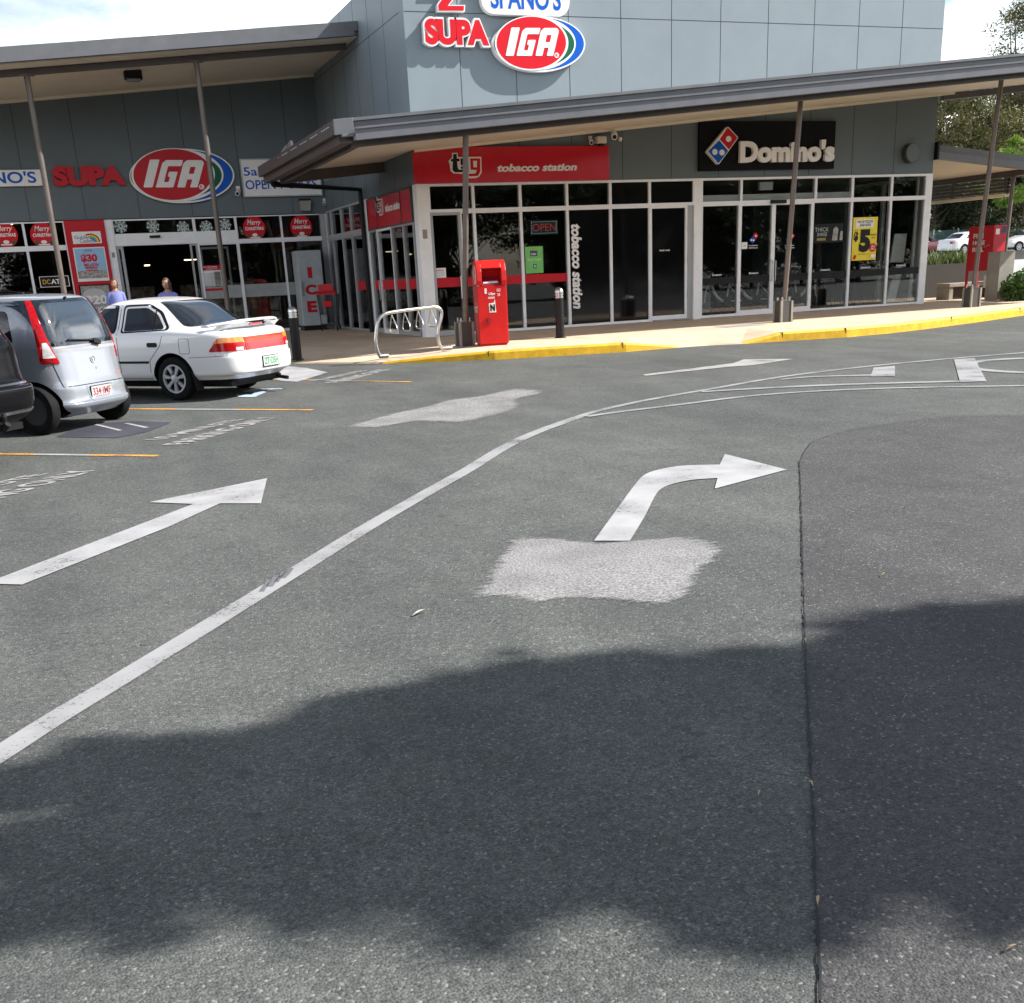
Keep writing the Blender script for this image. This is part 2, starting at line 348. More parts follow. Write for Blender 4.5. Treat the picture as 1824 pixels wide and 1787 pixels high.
POSTM = mat('post_brown_paint', (0.13, 0.105, 0.09), 0.45, var=0.15)
FASC = mat('fascia_grey', (0.125, 0.13, 0.138), 0.42, var=0.12, vscale=2.0, dirt=0.25)
GUTT = mat('gutter_bluegrey', (0.122, 0.127, 0.14), 0.35, var=0.08)
SOFF = mat('soffit_cream', (0.76, 0.69, 0.56), 0.7, var=0.06, vscale=1.0, dirt=0.15)
ROOF = mat('roof_sheet', (0.3, 0.31, 0.32), 0.45)
GLS = glass('shop_glass', (0.88, 0.90, 0.89), 0.95, 1.5, 0.02)
FILM = mat('black_window_film', (0.004, 0.004, 0.005), 0.04, var=0.0, spec=0.5)
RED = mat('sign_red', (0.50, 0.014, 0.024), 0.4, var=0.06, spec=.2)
REDB = mat('sign_red_bright', (0.60, 0.012, 0.022), 0.4, var=0.04, spec=.15)  # brighter red; on the lit supermarket signs it also carries the sunlight
BLUE = mat('sign_blue', (0.004, 0.10, 0.50), 0.4, var=0.04, spec=.15)
GREEN = mat('sign_green', (0.006, 0.115, 0.06), 0.4, var=0.04, spec=.15)
SWHITE = mat('sign_white', (0.80, 0.79, 0.77), 0.4, var=0.04, dirt=0.06)
LETT = mat('letter_cream', (0.82, 0.81, 0.80), 0.4, var=0.04)
BLACK = mat('black_matt', (0.010, 0.010, 0.011), 0.5, var=0.1, spec=.2)
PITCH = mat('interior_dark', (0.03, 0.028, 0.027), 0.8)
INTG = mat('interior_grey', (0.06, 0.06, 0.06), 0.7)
PAVEM = mat('pavement_exposed_aggregate', (0.60, 0.475, 0.345), 0.8, var=0.14, vscale=1.6, bump=0.5, bscale=220, dirt=0.3)
YELL = mat('kerb_yellow', (0.70, 0.40, 0.006), 0.6, var=0.18, vscale=7.0, bump=0.4, bscale=60, dirt=0.55)
CONC = mat('concrete', (0.30, 0.275, 0.235), 0.8, var=0.15, vscale=3, bump=0.3, bscale=80, dirt=0.35)
CONCD = mat('planter_brown', (0.032, 0.027, 0.022), 0.8, var=0.15, vscale=3, dirt=0.3)  # brown deepened so the colour holds the walkway shade on the planter
CHROME = mat('galvanised_steel', (0.55, 0.55, 0.54), 0.28, metal=1.0, var=0.12, vscale=12)
PW = paint('road_paint_white', (0.37, 0.365, 0.372), 0.50, 38)
PWL = paint('road_paint_line', (0.29, 0.286, 0.292), 0.57, 60)
PWF = paint('road_paint_faded', (0.34, 0.33, 0.325), 0.56, 70)
PSC = paint('road_paint_ground_off', (0.40, 0.388, 0.385), 0.70, 40, scratch=True, edge=True)
POR = paint('road_paint_orange', (0.62, 0.30, 0.05), 0.62, 40)
PBL = paint('road_paint_blue', (0.42, 0.52, 0.68), 0.62, 40)
PDK = paint('road_paint_dark', (0.045, 0.045, 0.062), 0.5, 40)
# ------------------------------------------------------------------ ground
def ground_sheet(name, poly, off, m, kind='structure'):
    mb = MB(); mb.add([(x, y, SLOPE*y+off) for x, y in poly], [list(range(len(poly)))]); return tag(mb.build(name, m, origin=False), kind=kind)
g = MB()
xs = [-400, -60, -15, 0, 15, 30, 60, 400]; ys = [-300, -60, -8, 0, 8, 20, 30, 400]
g.add([(x, y, SLOPE*min(max(y, -60), 30)) for y in ys for x in xs], [(j*8+i, j*8+i+1, (j+1)*8+i+1, (j+1)*8+i) for j in range(7) for i in range(7)])
tag(g.build('road', ASPH, origin=False), kind='structure')
seam = [G(x, y) for x, y in ((1900, 738), (1824, 740), (1765, 741), (1700, 743), (1610, 752), (1520, 765), (1478, 777), (1445, 789), (1433, 806), (1424, 824), (1426, 870), (1428, 940), (1431, 1040), (1434, 1150), (1440, 1280), (1447, 1420), (1453, 1580), (1462, 1787), (1468, 1900))]
poly = [(p.x, p.y) for p in seam]+[(1.05, -4), (12, -4), (12, 9)]
ground_sheet('newer_asphalt', poly, 0.004, ASPH2)
random.seed(4)
def strip(name, pts, w, m, off, jit=0.0, w2=None):
    """painted line of width w along ground points"""
    mb = MB(); vs = []; n = len(pts)
    for i, p in enumerate(pts):
        a = pts[max(0, i-1)]; b = pts[min(n-1, i+1)]; t = Vector((b.x-a.x, b.y-a.y)).normalized(); nn = Vector((-t.y, t.x))
        ww = w/2 if w2 is None else (w+(w2-w)*i/(n-1))/2
        for sgn in (1, -1):
            q = Vector((p.x, p.y))+nn*(ww*sgn+random.uniform(-jit, jit)); vs.append((q.x, q.y, SLOPE*q.y+off))
    mb.add(vs, [(2*i+1, 2*i+3, 2*i+2, 2*i) for i in range(n-1)]); return tag(mb.build(name, m, origin=False), kind='structure')
def dens(pts, step=0.06):
    out = []
    for a, b in zip(pts, pts[1:]):
        k = max(1, int((b-a).length/step))
        out += [a.lerp(b, i/k) for i in range(k)]
    return out+[pts[-1]]
def smooth_path(pts, k=6):
    pts = [Vector(p) for p in pts]
    out = []; n = len(pts)
    for i in range(n-1):
        p0, p1, p2, p3 = pts[max(0, i-1)], pts[i], pts[i+1], pts[min(n-1, i+2)]
        for j in range(k):
            t = j/k; out.append(0.5*((2*p1)+(p2-p0)*t+(2*p0-5*p1+4*p2-p3)*t*t+(3*p1-p0-3*p2+p3)*t*t*t))
    return out+[pts[-1]]
TAR = mat('tar_seam', (0.012, 0.012, 0.013), 0.75)
strip('asphalt_seam', dens(seam[:-1], 0.03), 0.006, TAR, 0.008, 0.0035)
def gline(name, px, w, m, off=0.006, w2=None, jit=0.0): return strip(name, smooth_path([G(*p) for p in px]), w, m, off, jit, w2)
centre = [(-60, 1382), (0, 1345), (100, 1281), (250, 1190), (500, 1036), (650, 943), (760, 879), (833, 838), (900, 797), (960, 769), (1030, 744)]
gline('road_line', centre, 0.125, PWL)
gline('road_line', [(1022, 747), (1060, 734), (1150, 714), (1270, 693), (1400, 671), (1550, 653), (1700, 639), (1824, 629), (1900, 623)], 0.10, PWL, 0.0065)
gline('road_line', [(1045, 743), (1100, 735), (1200, 723), (1330, 707), (1450, 698), (1600, 692), (1824, 688), (1900, 687)], 0.10, PWL, 0.007)
gline('road_line', [(1250, 699), (1330, 694), (1500, 686), (1755, 679)], 0.13, PWL, 0.0075, 0.16)
def gpoly(name, px, m, off=0.006): return ground_sheet(name, [(G(*p).x, G(*p).y) for p in px], off, m)
for k, (x0, y0) in enumerate(((466, 1052), (480, 1044), (492, 1037), (503, 1031))): gline('tyre_scuff', [(x0, y0+4-k), (x0+8, y0-8), (x0+15, y0-17)], .028+.012*(k%2), paint('rubber_mark', (.13, .13, .14), .66, 50), .0078)
gpoly('road_marking_bar', [(1699, 641), (1736, 639), (1757, 680), (1710, 682)], PWL, 0.008)
gline('road_line', [(1390, 677), (1450, 672), (1560, 669)], 0.07, PWL, 0.0075, 0.16)
gpoly('road_marking_bar', [(1556, 656), (1594, 653), (1594, 671), (1550, 672)], PWL, 0.0085)
ring = [G(1862, 651)+Vector((0.95*math.cos(t), 1.0*math.sin(t), 0)) for t in [0.55+2*math.pi*i/40*0.9 for i in range(41)]]
strip('road_marking_ring', ring, 0.19, PWL, 0.007)
gpoly('road_arrow', [(0, 1031), (345, 899), (266, 896), (476, 853), (465, 898), (392, 898), (300, 940), (40, 1043), (0, 1042), (-30, 1043)], PW)
# turning arrow: outline followed smoothly
o1 = [G(*p) for p in ((1058, 965), (1100, 907), (1130, 866), (1147, 848), (1170, 839), (1215, 831), (1282, 829))]
o2 = [G(*p) for p in ((1122, 965), (1148, 922), (1168, 883), (1180, 871), (1200, 863), (1235, 856), (1278, 853))]
a1 = smooth_path(o1, 5); a2 = smooth_path(o2, 5)
ta = [(p.x, p.y) for p in a1]+[(G(1291, 810).x, G(1291, 810).y), (G(1401, 838).x, G(1401, 838).y), (G(1273, 872).x, G(1273, 872).y)]+[(p.x, p.y) for p in reversed(a2)]
ground_sheet('road_arrow', ta, 0.0065, PW)
gpoly('road_arrow', [(1145, 668), (1305, 648), (1325, 641), (1413, 640), (1345, 651), (1300, 654), (1150, 670)], PWF)
gpoly('road_marking_patch', [(474, 672), (509, 653), (545, 656), (584, 664), (530, 681), (500, 679)], PW, 0.0065)
gpoly('road_marking_patch', [(100, 779), (208, 781), (262, 770), (305, 753), (240, 751), (150, 757)], PDK, 0.005)
gline('road_line', [(170, 757), (215, 768)], 0.05, PWF, 0.0075)
gline('road_line', [(225, 755), (262, 763)], 0.05, PWF, 0.0075)
gpoly('road_marking_symbol', [(425, 708), (455, 708), (475, 699), (460, 696), (505, 694), (500, 692), (452, 694), (430, 698), (455, 700), (448, 704), (420, 704)], PBL, 0.0065)
def bay_line(a, b):
    A, B = G(*a), G(*b)
    for i, (t0, t1, m) in enumerate(((0, .33, POR), (.33, .64, PWF), (.64, 1.0, POR))): strip('parking_line', [A.lerp(B, t0), A.lerp(B, t1)], 0.085, m, 0.006)
bay_line((-40, 809), (281, 813)); bay_line((200, 729), (557, 731)); bay_line((474, 676), (732, 681))
def worn_patch(name, px, m, off=0.006, inner=0.72):
    pts = [G(*p) for p in px]; c = sum(pts, Vector())/len(pts); pts = smooth_path(pts+[pts[0]], 4)[:-1]; n = len(pts)
    rnd = random.Random(3)
    mb = MB(); rings = []
    for f in (1.07, 0.90, inner, 0.3):
        rings.append([(c.x+(p.x-c.x)*f*(1+(rnd.uniform(-.03, .03) if f == 1 else 0)), c.y+(p.y-c.y)*f, 0) for p in pts])
    vs = [(x, y, SLOPE*y+off) for r in rings for x, y, _ in r]+[(c.x, c.y, SLOPE*c.y+off)]
    fs = [(k*n+i, k*n+(i+1) % n, (k+1)*n+(i+1) % n, (k+1)*n+i) for k in range(3) for i in range(n)]+[(3*n+i, 3*n+(i+1) % n, 4*n) for i in range(n)]
    o = mb.add(vs, fs).build(name, m, origin=False); at = o.data.attributes.new('fade', 'FLOAT', 'POINT')
    at.data.foreach_set('value', [0.0]*n+[0.6]*n+[1.0]*(2*n+1)); return tag(o, kind='structure')
worn_patch('road_marking_patch', [(905, 962), (960, 957), (1060, 967), (1150, 961), (1240, 957), (1288, 974), (1282, 996), (1250, 1020), (1235, 1055), (1190, 1078), (1090, 1072), (1000, 1069), (950, 1076), (890, 1065), (846, 1066), (860, 1035)], PSC)
worn_patch('road_marking_patch', [(612, 762), (680, 742), (760, 724), (800, 713), (860, 705), (925, 692), (972, 699), (925, 710), (925, 727), (870, 744), (820, 754), (740, 752), (660, 764)], PSC)
def ground_words(words, st, sb, et, eb, m, shift=Vector((0, 0, 0)), name='road_lettering'):
    """st/sb: top and bottom of the line's start, et/eb of its end, on the ground"""
    vs, fs = text_data(words, 0.025, 0.0)
    ax, bx = min(v.x for v in vs), max(v.x for v in vs); ay, by = min(v.y for v in vs), max(v.y for v in vs); out = []
    A, B, C, D = [G(*p)+shift for p in (sb, eb, st, et)]
    for v in vs:
        u, w = (v.x-ax)/(bx-ax), (v.y-ay)/(by-ay); p = A.lerp(B, u).lerp(C.lerp(D, u), w); out.append((p.x, p.y, SLOPE*p.y+0.006))
    return tag(MB().add(out, fs).build(name, m, origin=False), kind='structure')
for sh, m in ((Vector((0, 0, 0)), PWF), (G(181, 836)-G(503, 742), PWF), (G(702, 657)-G(503, 742), PWF)):
    ground_words('10 MINUTE', (256, 785), (297, 783), (403, 750), (436, 747), m, sh)
    ground_words('PARKING ONLY', (286, 794), (336, 792), (460, 745), (503, 742), m, sh)
# ------------------------------------------------------------------ kerb and pavement
KP = [(-26, 53, .02), (-6, 31.5, .02), (4.23, 20.65, .015), (5.2, 19.55, .02), (6.0, 19.08, .09), (6.95, 18.66, .14), (8.1, 18.42, .15), (9.25, 18.23, .15), (10.3, 18.28, .03), (10.9, 18.22, .015), (11.5, 18.02, .02), (12.29, 17.93, .15), (13.54, 17.74, .155), (14.6, 17.86, .155), (15.6, 18.13, .155), (17.6, 18.82, .155), (19.57, 19.6, .155), (24, 21.4, .155), (34, 25.6, .155), (60, 37, .155)]
def knorm(i):
    a = KP[max(0, i-1)]; b = KP[min(len(KP)-1, i+1)]; t = Vector((b[0]-a[0], b[1]-a[1])).normalized(); return Vector((-t.y, t.x))
ko = []; ki = []; km = []
for i, (x, y, h) in enumerate(KP):
    n = knorm(i); z = SLOPE*y+h
    ko.append(Vector((x, y, z))); q = Vector((x, y))+n*0.14; ki.append(Vector((q.x, q.y, z+0.002))); q = Vector((x, y))+n*(1.5 if x > 6 else 2.2)
    km.append(Vector((q.x, q.y, PAVE)))
kb = MB(); gaps = {7, 8, 9, 10}
rows = []
for i in range(len(KP)): rows.append((Vector((ko[i].x, ko[i].y-0.012, SLOPE*KP[i][1]-0.05)), ko[i]+Vector((0, 0, -0.025)), ko[i].lerp(ki[i], .18)+Vector((0, 0, .006)), ki[i]+Vector((0, 0, .004)), ki[i]+Vector((0, 0, -.1))))
kv = [p for r in rows for p in r]
paint_from = 3
fsY = []; fsC = []
for i in range(len(KP)-1):
    for k in range(4):
        f = (i*5+k, (i+1)*5+k, (i+1)*5+k+1, i*5+k+1); (fsY if i >= 3 and i not in (8, 9) else fsC).append(f)
kb.add(kv, fsY, 0); kb.f += [list(f) for f in fsC]; kb.m += [1]*len(fsC)
tag(kb.build('kerb', [YELL, PAVEM], origin=False), kind='structure')
jt = MB()
for i, t in ((4, .9), (6, .95), (10, .98), (11, .98), (14, .5), (15, .9)):
    p = ko[i].lerp(ko[i+1], t); n = knorm(i); d = Vector((n.y, -n.x, 0)); q = p+Vector((n.x*.15, n.y*.15, 0)); b0 = p-Vector((n.x*.004, n.y*.004, 0))
    jt.hexa([b0-d*.007+Vector((0, 0, -.14)), b0+d*.007+Vector((0, 0, -.14)), q+d*.007+Vector((0, 0, -.14)), q-d*.007+Vector((0, 0, -.14)), b0-d*.007+Vector((0, 0, .009)), b0+d*.007+Vector((0, 0, .009)), q+d*.007+Vector((0, 0, .009)), q-d*.007+Vector((0, 0, .009))])
tag(jt.build('kerb_joint', JOINT, origin=False), kind='structure')
pv = MB()
n = len(KP)
back = [Vector((p.x, 60, PAVE)) for p in km]
pv.add(ki+km+back, [(i, i+1, n+i+1, n+i) for i in range(n-1)]+[(n+i, n+i+1, 2*n+i+1, 2*n+i) for i in range(n-1)])
tag(pv.build('pavement', PAVEM, origin=False), kind='structure')
pj = MB()   # saw cuts in the pavement
def cut(a, b, w=0.012):
    a, b = Vector(a), Vector(b); t = (b-a).normalized(); nn = Vector((-t.y, t.x, 0))*w/2; up = Vector((0, 0, .004))
    pj.quad(a-nn+up, b-nn+up, b+nn+up, a+nn+up)
cut((5.9, 23.2, PAVE), (-3, 33.0, PAVE)); cut((7.0, 21.55, PAVE), (9.3, 20.95, PAVE)); cut((9.3, 20.95, PAVE), (20, 21.2, PAVE), .008)
for x in (9.4, 13.5, 17.2): cut((x, 20.1, PAVE), (x, 24.2, PAVE), .008)
cut((3.0, 25.5, PAVE), (7.4, 25.5, PAVE), .008); cut((1.0, 29, PAVE), (7.4, 29, PAVE), .008)
tag(pj.build('pavement_joint', JOINT, origin=False), kind='structure')
pit = MB(); c = GZ(1318, 581); pit.box(c.x-.45, c.x+.45, c.y-.28, c.y+.28, PAVE-.05, PAVE+.006); tag(pit.build('pit_lid', mat('pit_lid_grey', (0.3, 0.28, 0.29), .6)), 'grey metal pit lid set in the pavement near the pizza shop door', 'pit lid')
# ------------------------------------------------------------------ buildings
FH = 0.395     # floor level of the shops
def ring(mb, x0, x1, z0, z1, f, w0, w1, mi=0, fb=None, ft=None):
    fb = f if fb is None else fb; ft = f if ft is None else ft
    mb.box(x0, x0+f, z0, z1, w0, w1, mi); mb.box(x1-f, x1, z0, z1, w0, w1, mi)
    mb.box(x0+f, x1-f, z0, z0+fb, w0, w1, mi); mb.box(x0+f, x1-f, z1-ft, z1, w0, w1, mi)
def bay(parent, fr, x0, x1, z0, z1, f=0.03, m=None, pm=None, w0=-0.07, w1=0.03, name='window', fb=None, ft=None, handle=None):
    x0, x1 = min(x0, x1), max(x0, x1)
    mb = MB(); ring(mb, x0+.001, x1-.001, z0+.001, z1-.001, f, w0, w1, 0, fb, ft)
    o = mb.build(name, m or ALU, parent, fr)
    p = MB(); p.box(x0+f, x1-f, z0+(f if fb is None else fb), z1-(f if ft is None else ft), -0.026, -0.014)
    p.build('pane', pm or GLS, o, fr)
    if handle is not None:
        h = MB(); h.tube([(handle, 1.15+FH-.39, w1+.0), (handle, 1.15+FH-.39, w1+.06), (handle, 1.6+FH-.39, w1+.06), (handle, 1.6+FH-.39, w1)], 0.012); h.build('handle', CHROME, o, fr, smooth=True)
    return o
def joints(mb, xs, z0, z1, w, mi=1, wd=0.014):
    for x in xs: mb.box(x-wd/2, x+wd/2, z0, z1, w-.004, w+.002, mi)
# ---- corner shop block with the tall sign tower
shop = thing('shop_building', 'grey blue clad corner block with glass shopfronts and a tall upper wall carrying signs', 'building', (14, YF, FH))
X1 = 20.86; GT = 3.45; TOP = 7.62; TR = 2.89
zc_ = lambda x: 3.97+0.084*(x-4.83)
w = MB(); w.prism([(XS, zc_(XS)), (X1, zc_(X1)), (X1, TOP), (XS, TOP)], -0.3, 0)
for k in range(10): xx = 8.62+1.2266*k; joints(w, [xx], zc_(xx)+.02, TOP, 0)
w.box(XS+.01, X1, 6.604, 6.618, -.004, .002, 1); w.build('upper_wall', [CLAD, JOINT], shop, FF)
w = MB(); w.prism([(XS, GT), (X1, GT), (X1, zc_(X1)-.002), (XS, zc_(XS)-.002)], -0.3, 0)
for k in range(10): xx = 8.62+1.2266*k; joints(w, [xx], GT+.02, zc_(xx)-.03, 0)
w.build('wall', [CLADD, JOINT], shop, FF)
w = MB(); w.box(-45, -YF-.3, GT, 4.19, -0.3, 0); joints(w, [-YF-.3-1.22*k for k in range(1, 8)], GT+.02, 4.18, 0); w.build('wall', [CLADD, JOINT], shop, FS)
w = MB(); w.box(-45, -YF-.3, 4.191, TOP, -0.3, 0)
w.box(-44.9, -YF-.31, 6.645, 6.659, -.004, .002, 1); joints(w, [-YF-.3-1.22*k for k in range(1, 15)], 4.2, TOP, 0)
w.build('upper_wall', [CLAD, JOINT], shop, FS)
w = MB(); w.box(XS+.31, X1-.31, 24.61, 45, TOP-.5, TOP-.42); w.box(X1-.3, X1, 24.6, 32, GT-.05, TOP); w.box(X1-.3, X1, 27.3, 32, FH-.1, GT-.05); w.build('wall', CLAD, shop)
# interior: floor, back wall, ceiling, partition between the two shops
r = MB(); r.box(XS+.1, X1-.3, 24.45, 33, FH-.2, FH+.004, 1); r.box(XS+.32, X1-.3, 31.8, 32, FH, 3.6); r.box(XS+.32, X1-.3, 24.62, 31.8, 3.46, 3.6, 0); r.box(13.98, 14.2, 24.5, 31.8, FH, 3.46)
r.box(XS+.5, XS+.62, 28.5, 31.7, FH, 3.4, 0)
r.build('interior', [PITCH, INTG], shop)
for a, b in ((XS, 7.745), (14.106, 14.30), (20.688, X1)): cols = MB(); cols.box(a, b, FH-.03, GT, -.24, .03); cols.build('column', WHITE, shop, FF)
xt = [7.745, 8.737, 9.814, 10.919, 11.975, 12.96, 14.106]
for i in range(6):
    bay(shop, FF, xt[i], xt[i+1], TR+.03, GT, pm=(FILM if i > 3 else GLS), ft=.05)
    if i == 0:
        bay(shop, FF, 7.745, 8.42, FH, TR-.0, .055, GALU, name='door', fb=.11, handle=8.33); bay(shop, FF, 8.42, xt[1], FH, TR, fb=.05)
    elif i == 5:
        bay(shop, FF, 12.96, 13.93, FH, TR, .05, ALU, FILM, name='door', fb=.12)
        q = MB(); q.box(13.931, 14.105, FH, TR, -.12, -.02); q.build('door_jamb', GALU, shop, FF)
        for zz in (.5, 1.28, 1.95): q = MB(); q.box(13.935, 13.97, FH+zz, FH+zz+.16, -.02, .05); q.build('hinge', GALU, shop, FF)
    else: bay(shop, FF, xt[i], xt[i+1], FH, TR, pm=(FILM if i >= 3 else GLS), fb=.055)
q = MB(); q.box(7.745, 14.106, TR, TR+.03, -.07, .03); q.box(14.30, 20.688, TR, TR+.03, -.07, .03); q.build('transom', ALU, shop, FF)
q = MB(); q.box(13.02, 13.9, FH-.005, FH+.03, .03, .16); q.build('door_step', CONC, shop, FF)
xu = [14.30, 15.36, 17.42, 18.48, 19.64, 20.688]
for i in range(5): bay(shop, FF, xu[i], xu[i+1], TR+.03, GT, ft=.05)
hb = MB()
for a, b in ((14.33, 15.33), (15.39, 17.39), (17.45, 18.45)): hb.box(a, b, TR+.03, TR+.2, -.12, -.04)
hb.build('door_header', WHITE, shop, FF)
bay(shop, FF, 14.30, 15.33, FH, TR, .035, fb=.06); bay(shop, FF, 17.36, 18.48, FH, TR, .03, fb=.05)
bay(shop, FF, 18.48, 19.64, FH, TR, fb=.05); bay(shop, FF, 19.64, 20.688, FH, TR, fb=.05)
bay(shop, FF, 15.33, 16.26, FH, TR, .05, name='door', fb=.12, handle=16.22); bay(shop, FF, 16.26, 17.36, FH, TR, .05, name='door', fb=.12, handle=16.31)
FR_ = Matrix(((0, 0, 1, X1-.1), (1, 0, 0, 0), (0, 1, 0, 0), (0, 0, 0, 1)))
for a, b in ((24.62, 25.95), (25.95, 27.29)): bay(shop, FR_, a, b, FH, GT-.06, .05)
q = MB(); q.box(16.15, 16.55, TR-.02, TR+.055, .03, .11); q.build('door_sensor', BLACK, shop, FF)
# side shopfront of the tobacco shop (faces left) and its far glazing
u_ = lambda px, py=480: fS(px, py)[0]
ub = [-32.78, u_(595, 440), u_(613, 440), u_(630, 440), u_(650, 440)]
ua = [u_(665), u_(678), u_(704), u_(725), -24.58]
for a, b in zip(ub, ub[1:]):
    bay(shop, FS, a, b, 2.78, GT, .045, GALU); bay(shop, FS, a, b, FH, 2.72, .045, GALU)
q = MB(); q.box(ub[0], ub[-1], 2.72, 2.78, -.07, .05); q.build('transom', GALU, shop, FS)
q = MB(); q.box(ub[-1], ua[0], FH-.02, GT, -.2, .03); q.build('column', ALU, shop, FS)
for i, (a, b) in enumerate(zip(ua, ua[1:])): bay(shop, FS, a, b, FH, 2.74, .06 if i == 1 else .045, GALU if i != 1 else ALU, name='door' if i == 1 else 'window', fb=.1, handle=(a+.1 if i == 1 else None))
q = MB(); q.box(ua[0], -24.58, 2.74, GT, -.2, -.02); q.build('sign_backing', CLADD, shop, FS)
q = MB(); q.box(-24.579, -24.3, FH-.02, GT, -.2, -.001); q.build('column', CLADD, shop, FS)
# ---- supermarket wing
sm = thing('supermarket_building', 'dark grey supermarket wing with wide glass entrance under the high left canopy', 'building', (2, YI, FH))
XI0 = -14; IG = 3.42
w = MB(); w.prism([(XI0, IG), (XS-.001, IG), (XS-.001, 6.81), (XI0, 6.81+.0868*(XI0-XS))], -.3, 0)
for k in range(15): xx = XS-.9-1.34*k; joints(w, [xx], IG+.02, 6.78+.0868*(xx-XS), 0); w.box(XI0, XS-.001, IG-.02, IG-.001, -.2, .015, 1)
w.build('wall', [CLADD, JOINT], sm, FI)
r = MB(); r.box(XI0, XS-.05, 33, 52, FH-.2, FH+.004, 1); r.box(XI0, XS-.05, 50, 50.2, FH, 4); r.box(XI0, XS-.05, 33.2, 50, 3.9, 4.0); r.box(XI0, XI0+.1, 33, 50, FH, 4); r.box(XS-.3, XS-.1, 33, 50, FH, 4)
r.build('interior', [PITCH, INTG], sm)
xi = lambda px, py: fI(px, py)[0]; zi = lambda px, py: fI(px, py)[1]
a0, rl, rr, c1 = xi(39, 393), xi(112, 391), xi(184, 390), xi(198, 392)
m1, m2, m3 = xi(344.5, 395), xi(419.5, 395), xi(499.5, 390); ZT = zi(425, 430); HB0, HB1 = zi(205, 439), zi(201, 420)
for b in ((XI0, a0-5.6), (a0-5.6, a0-2.8), (a0-2.8, a0), (a0, rl)):
    bay(sm, FI, b[0], b[1], ZT+.03, IG-.02); bay(sm, FI, b[0], b[1], FH, ZT-.03, fb=.08)
q = MB(); q.box(XI0, rl, ZT-.03, ZT+.03, -.07, .03); q.box(m2, XS-.02, ZT-.03, ZT+.03, -.07, .03); q.build('transom', ALU, sm, FI)
q = MB(); q.box(rl, rr, FH-.02, IG-.02, -.3, .12); q.build('red_panel', RED, sm, FI)
q = MB(); q.box(rr, c1, FH-.02, IG-.02, -.3, .08); q.build('column', WHITE, sm, FI)
bay(sm, FI, c1, m1, HB1, IG-.02, .035); bay(sm, FI, m1, m2, HB1, IG-.02, .035)
q = MB(); q.box(c1, m2, HB0, HB1, -.25, .05); q.build('door_header', WHITE, sm, FI)
dL0, dL1, dR0, dR1 = xi(205, 445), xi(220, 445), xi(338, 440), xi(352, 440)
bay(sm, FI, c1, dL1, FH, HB0, .07, GALU, name='sliding_door', fb=.1); bay(sm, FI, dR0, dR1, FH, HB0, .05, GALU, name='sliding_door', fb=.1)
bay(sm, FI, dR1, m2, FH, HB0, .05, ALU); q = MB(); ring(q, dR1+.06, xi(407, 440), FH+.05, HB0-.1, .05, -.14, -.09); q.build('door_leaf_frame', GALU, sm, FI)
q = MB(); q.box(xi(266, 422), xi(285, 422), zi(270, 424), zi(270, 420), .05, .13); q.build('door_sensor', BLACK, sm, FI)
for b in ((m2, m3), (m3, XS-.02)):
    bay(sm, FI, b[0], b[1], ZT+.03, IG-.02, .025); bay(sm, FI, b[0], b[1], FH, ZT-.03, .025, fb=.07)
FROST = mat('frosted_band', (0.32, 0.34, 0.34), .35)
q = MB(); zf = zi(430, 530); q.box(dR1+.05, m2-.03, zf, zf+.33, -.012, -.008); q.box(m2+.03, m3-.03, zf, zf+.33, -.012, -.008); q.box(m3+.03, m3+.4, zf, zf+.33, -.012, -.008); q.build('frosted_band', FROST, sm, FI)
q = MB(); q.box(XS-.2, XS-.06, FH-.02, IG-.02, -.25, .035); q.build('column', GALU, sm, FI)
# ---- canopies
def shear_slab(mb, x0, x1, y0, y1, zb, zt, m, xr, mi=0):
    z = lambda x: m*(x-xr)
    mb.hexa([(x0, y0, zb+z(x0)), (x1, y0, zb+z(x1)), (x1, y1, zb+z(x1)), (x0, y1, zb+z(x0)), (x0, y0, zt+z(x0)), (x1, y0, zt+z(x1)), (x1, y1, zt+z(x1)), (x0, y1, zt+z(x0))], mi)
MC = 0.0840
can = thing('shop_canopy', 'long grey steel canopy rising to the right in front of the tobacco and pizza shops', 'canopy', (14, 21, PAVE))
XL, YC = 4.83, 19.55; XR = 27.5
S = lambda mb, x0, x1, y0, y1, zb, zt, mi=0: shear_slab(mb, x0, x1, y0, y1, zb, zt, MC, XL, mi)
q = MB(); S(q, XL+.02, XS-.02, YC+.08, 26.9, 3.95, 4.03); S(q, XS-.02, XR, YC+.08, YF-.004, 3.95, 4.03); q.build('roof_sheet', ROOF, can)
q = MB(); S(q, XL+.2, XS-.02, YC+.15, 26.7, 3.87, 3.90); S(q, XS-.02, XR, YC+.15, YF-.004, 3.87, 3.90); S(q, XS, X1+.4, YF-.12, YF-.006, 3.82, 3.87); q.build('soffit', SOFF, can)
q = MB(); S(q, XL+.18, XR, YC+.02, YC+.06, 3.92, 4.075); S(q, XL+.18, XR, YC-.02, YC+.02, 4.03, 4.077); q.build('fascia', FASC, can)
q = MB()
S(q, XL+.2, XR, YC-.13, YC+.018, 3.735, 3.75); S(q, XL+.2, XR, YC-.13, YC-.12, 3.75, 3.90); S(q, XL+.2, XR, YC-.16, YC-.105, 3.895, 3.925); S(q, XL+.2, XR, YC+.0, YC+.018, 3.75, 3.92)
q.build('gutter', GUTT, can)
q = MB(); S(q, XL+.2, XR, 19.72, 19.86, 3.66, 3.868); S(q, XL+.3, XR, 20.3, 20.42, 3.71, 3.868); S(q, XL+.28, XL+.42, YC+.3, 26.6, 3.68, 3.868); S(q, XL+.3, XS-.03, 26.5, 26.64, 3.66, 3.868); S(q, X1+.1, XR, YF-.1, YF+.06, 3.72, 3.86)
q.build('beam', STEEL, can)
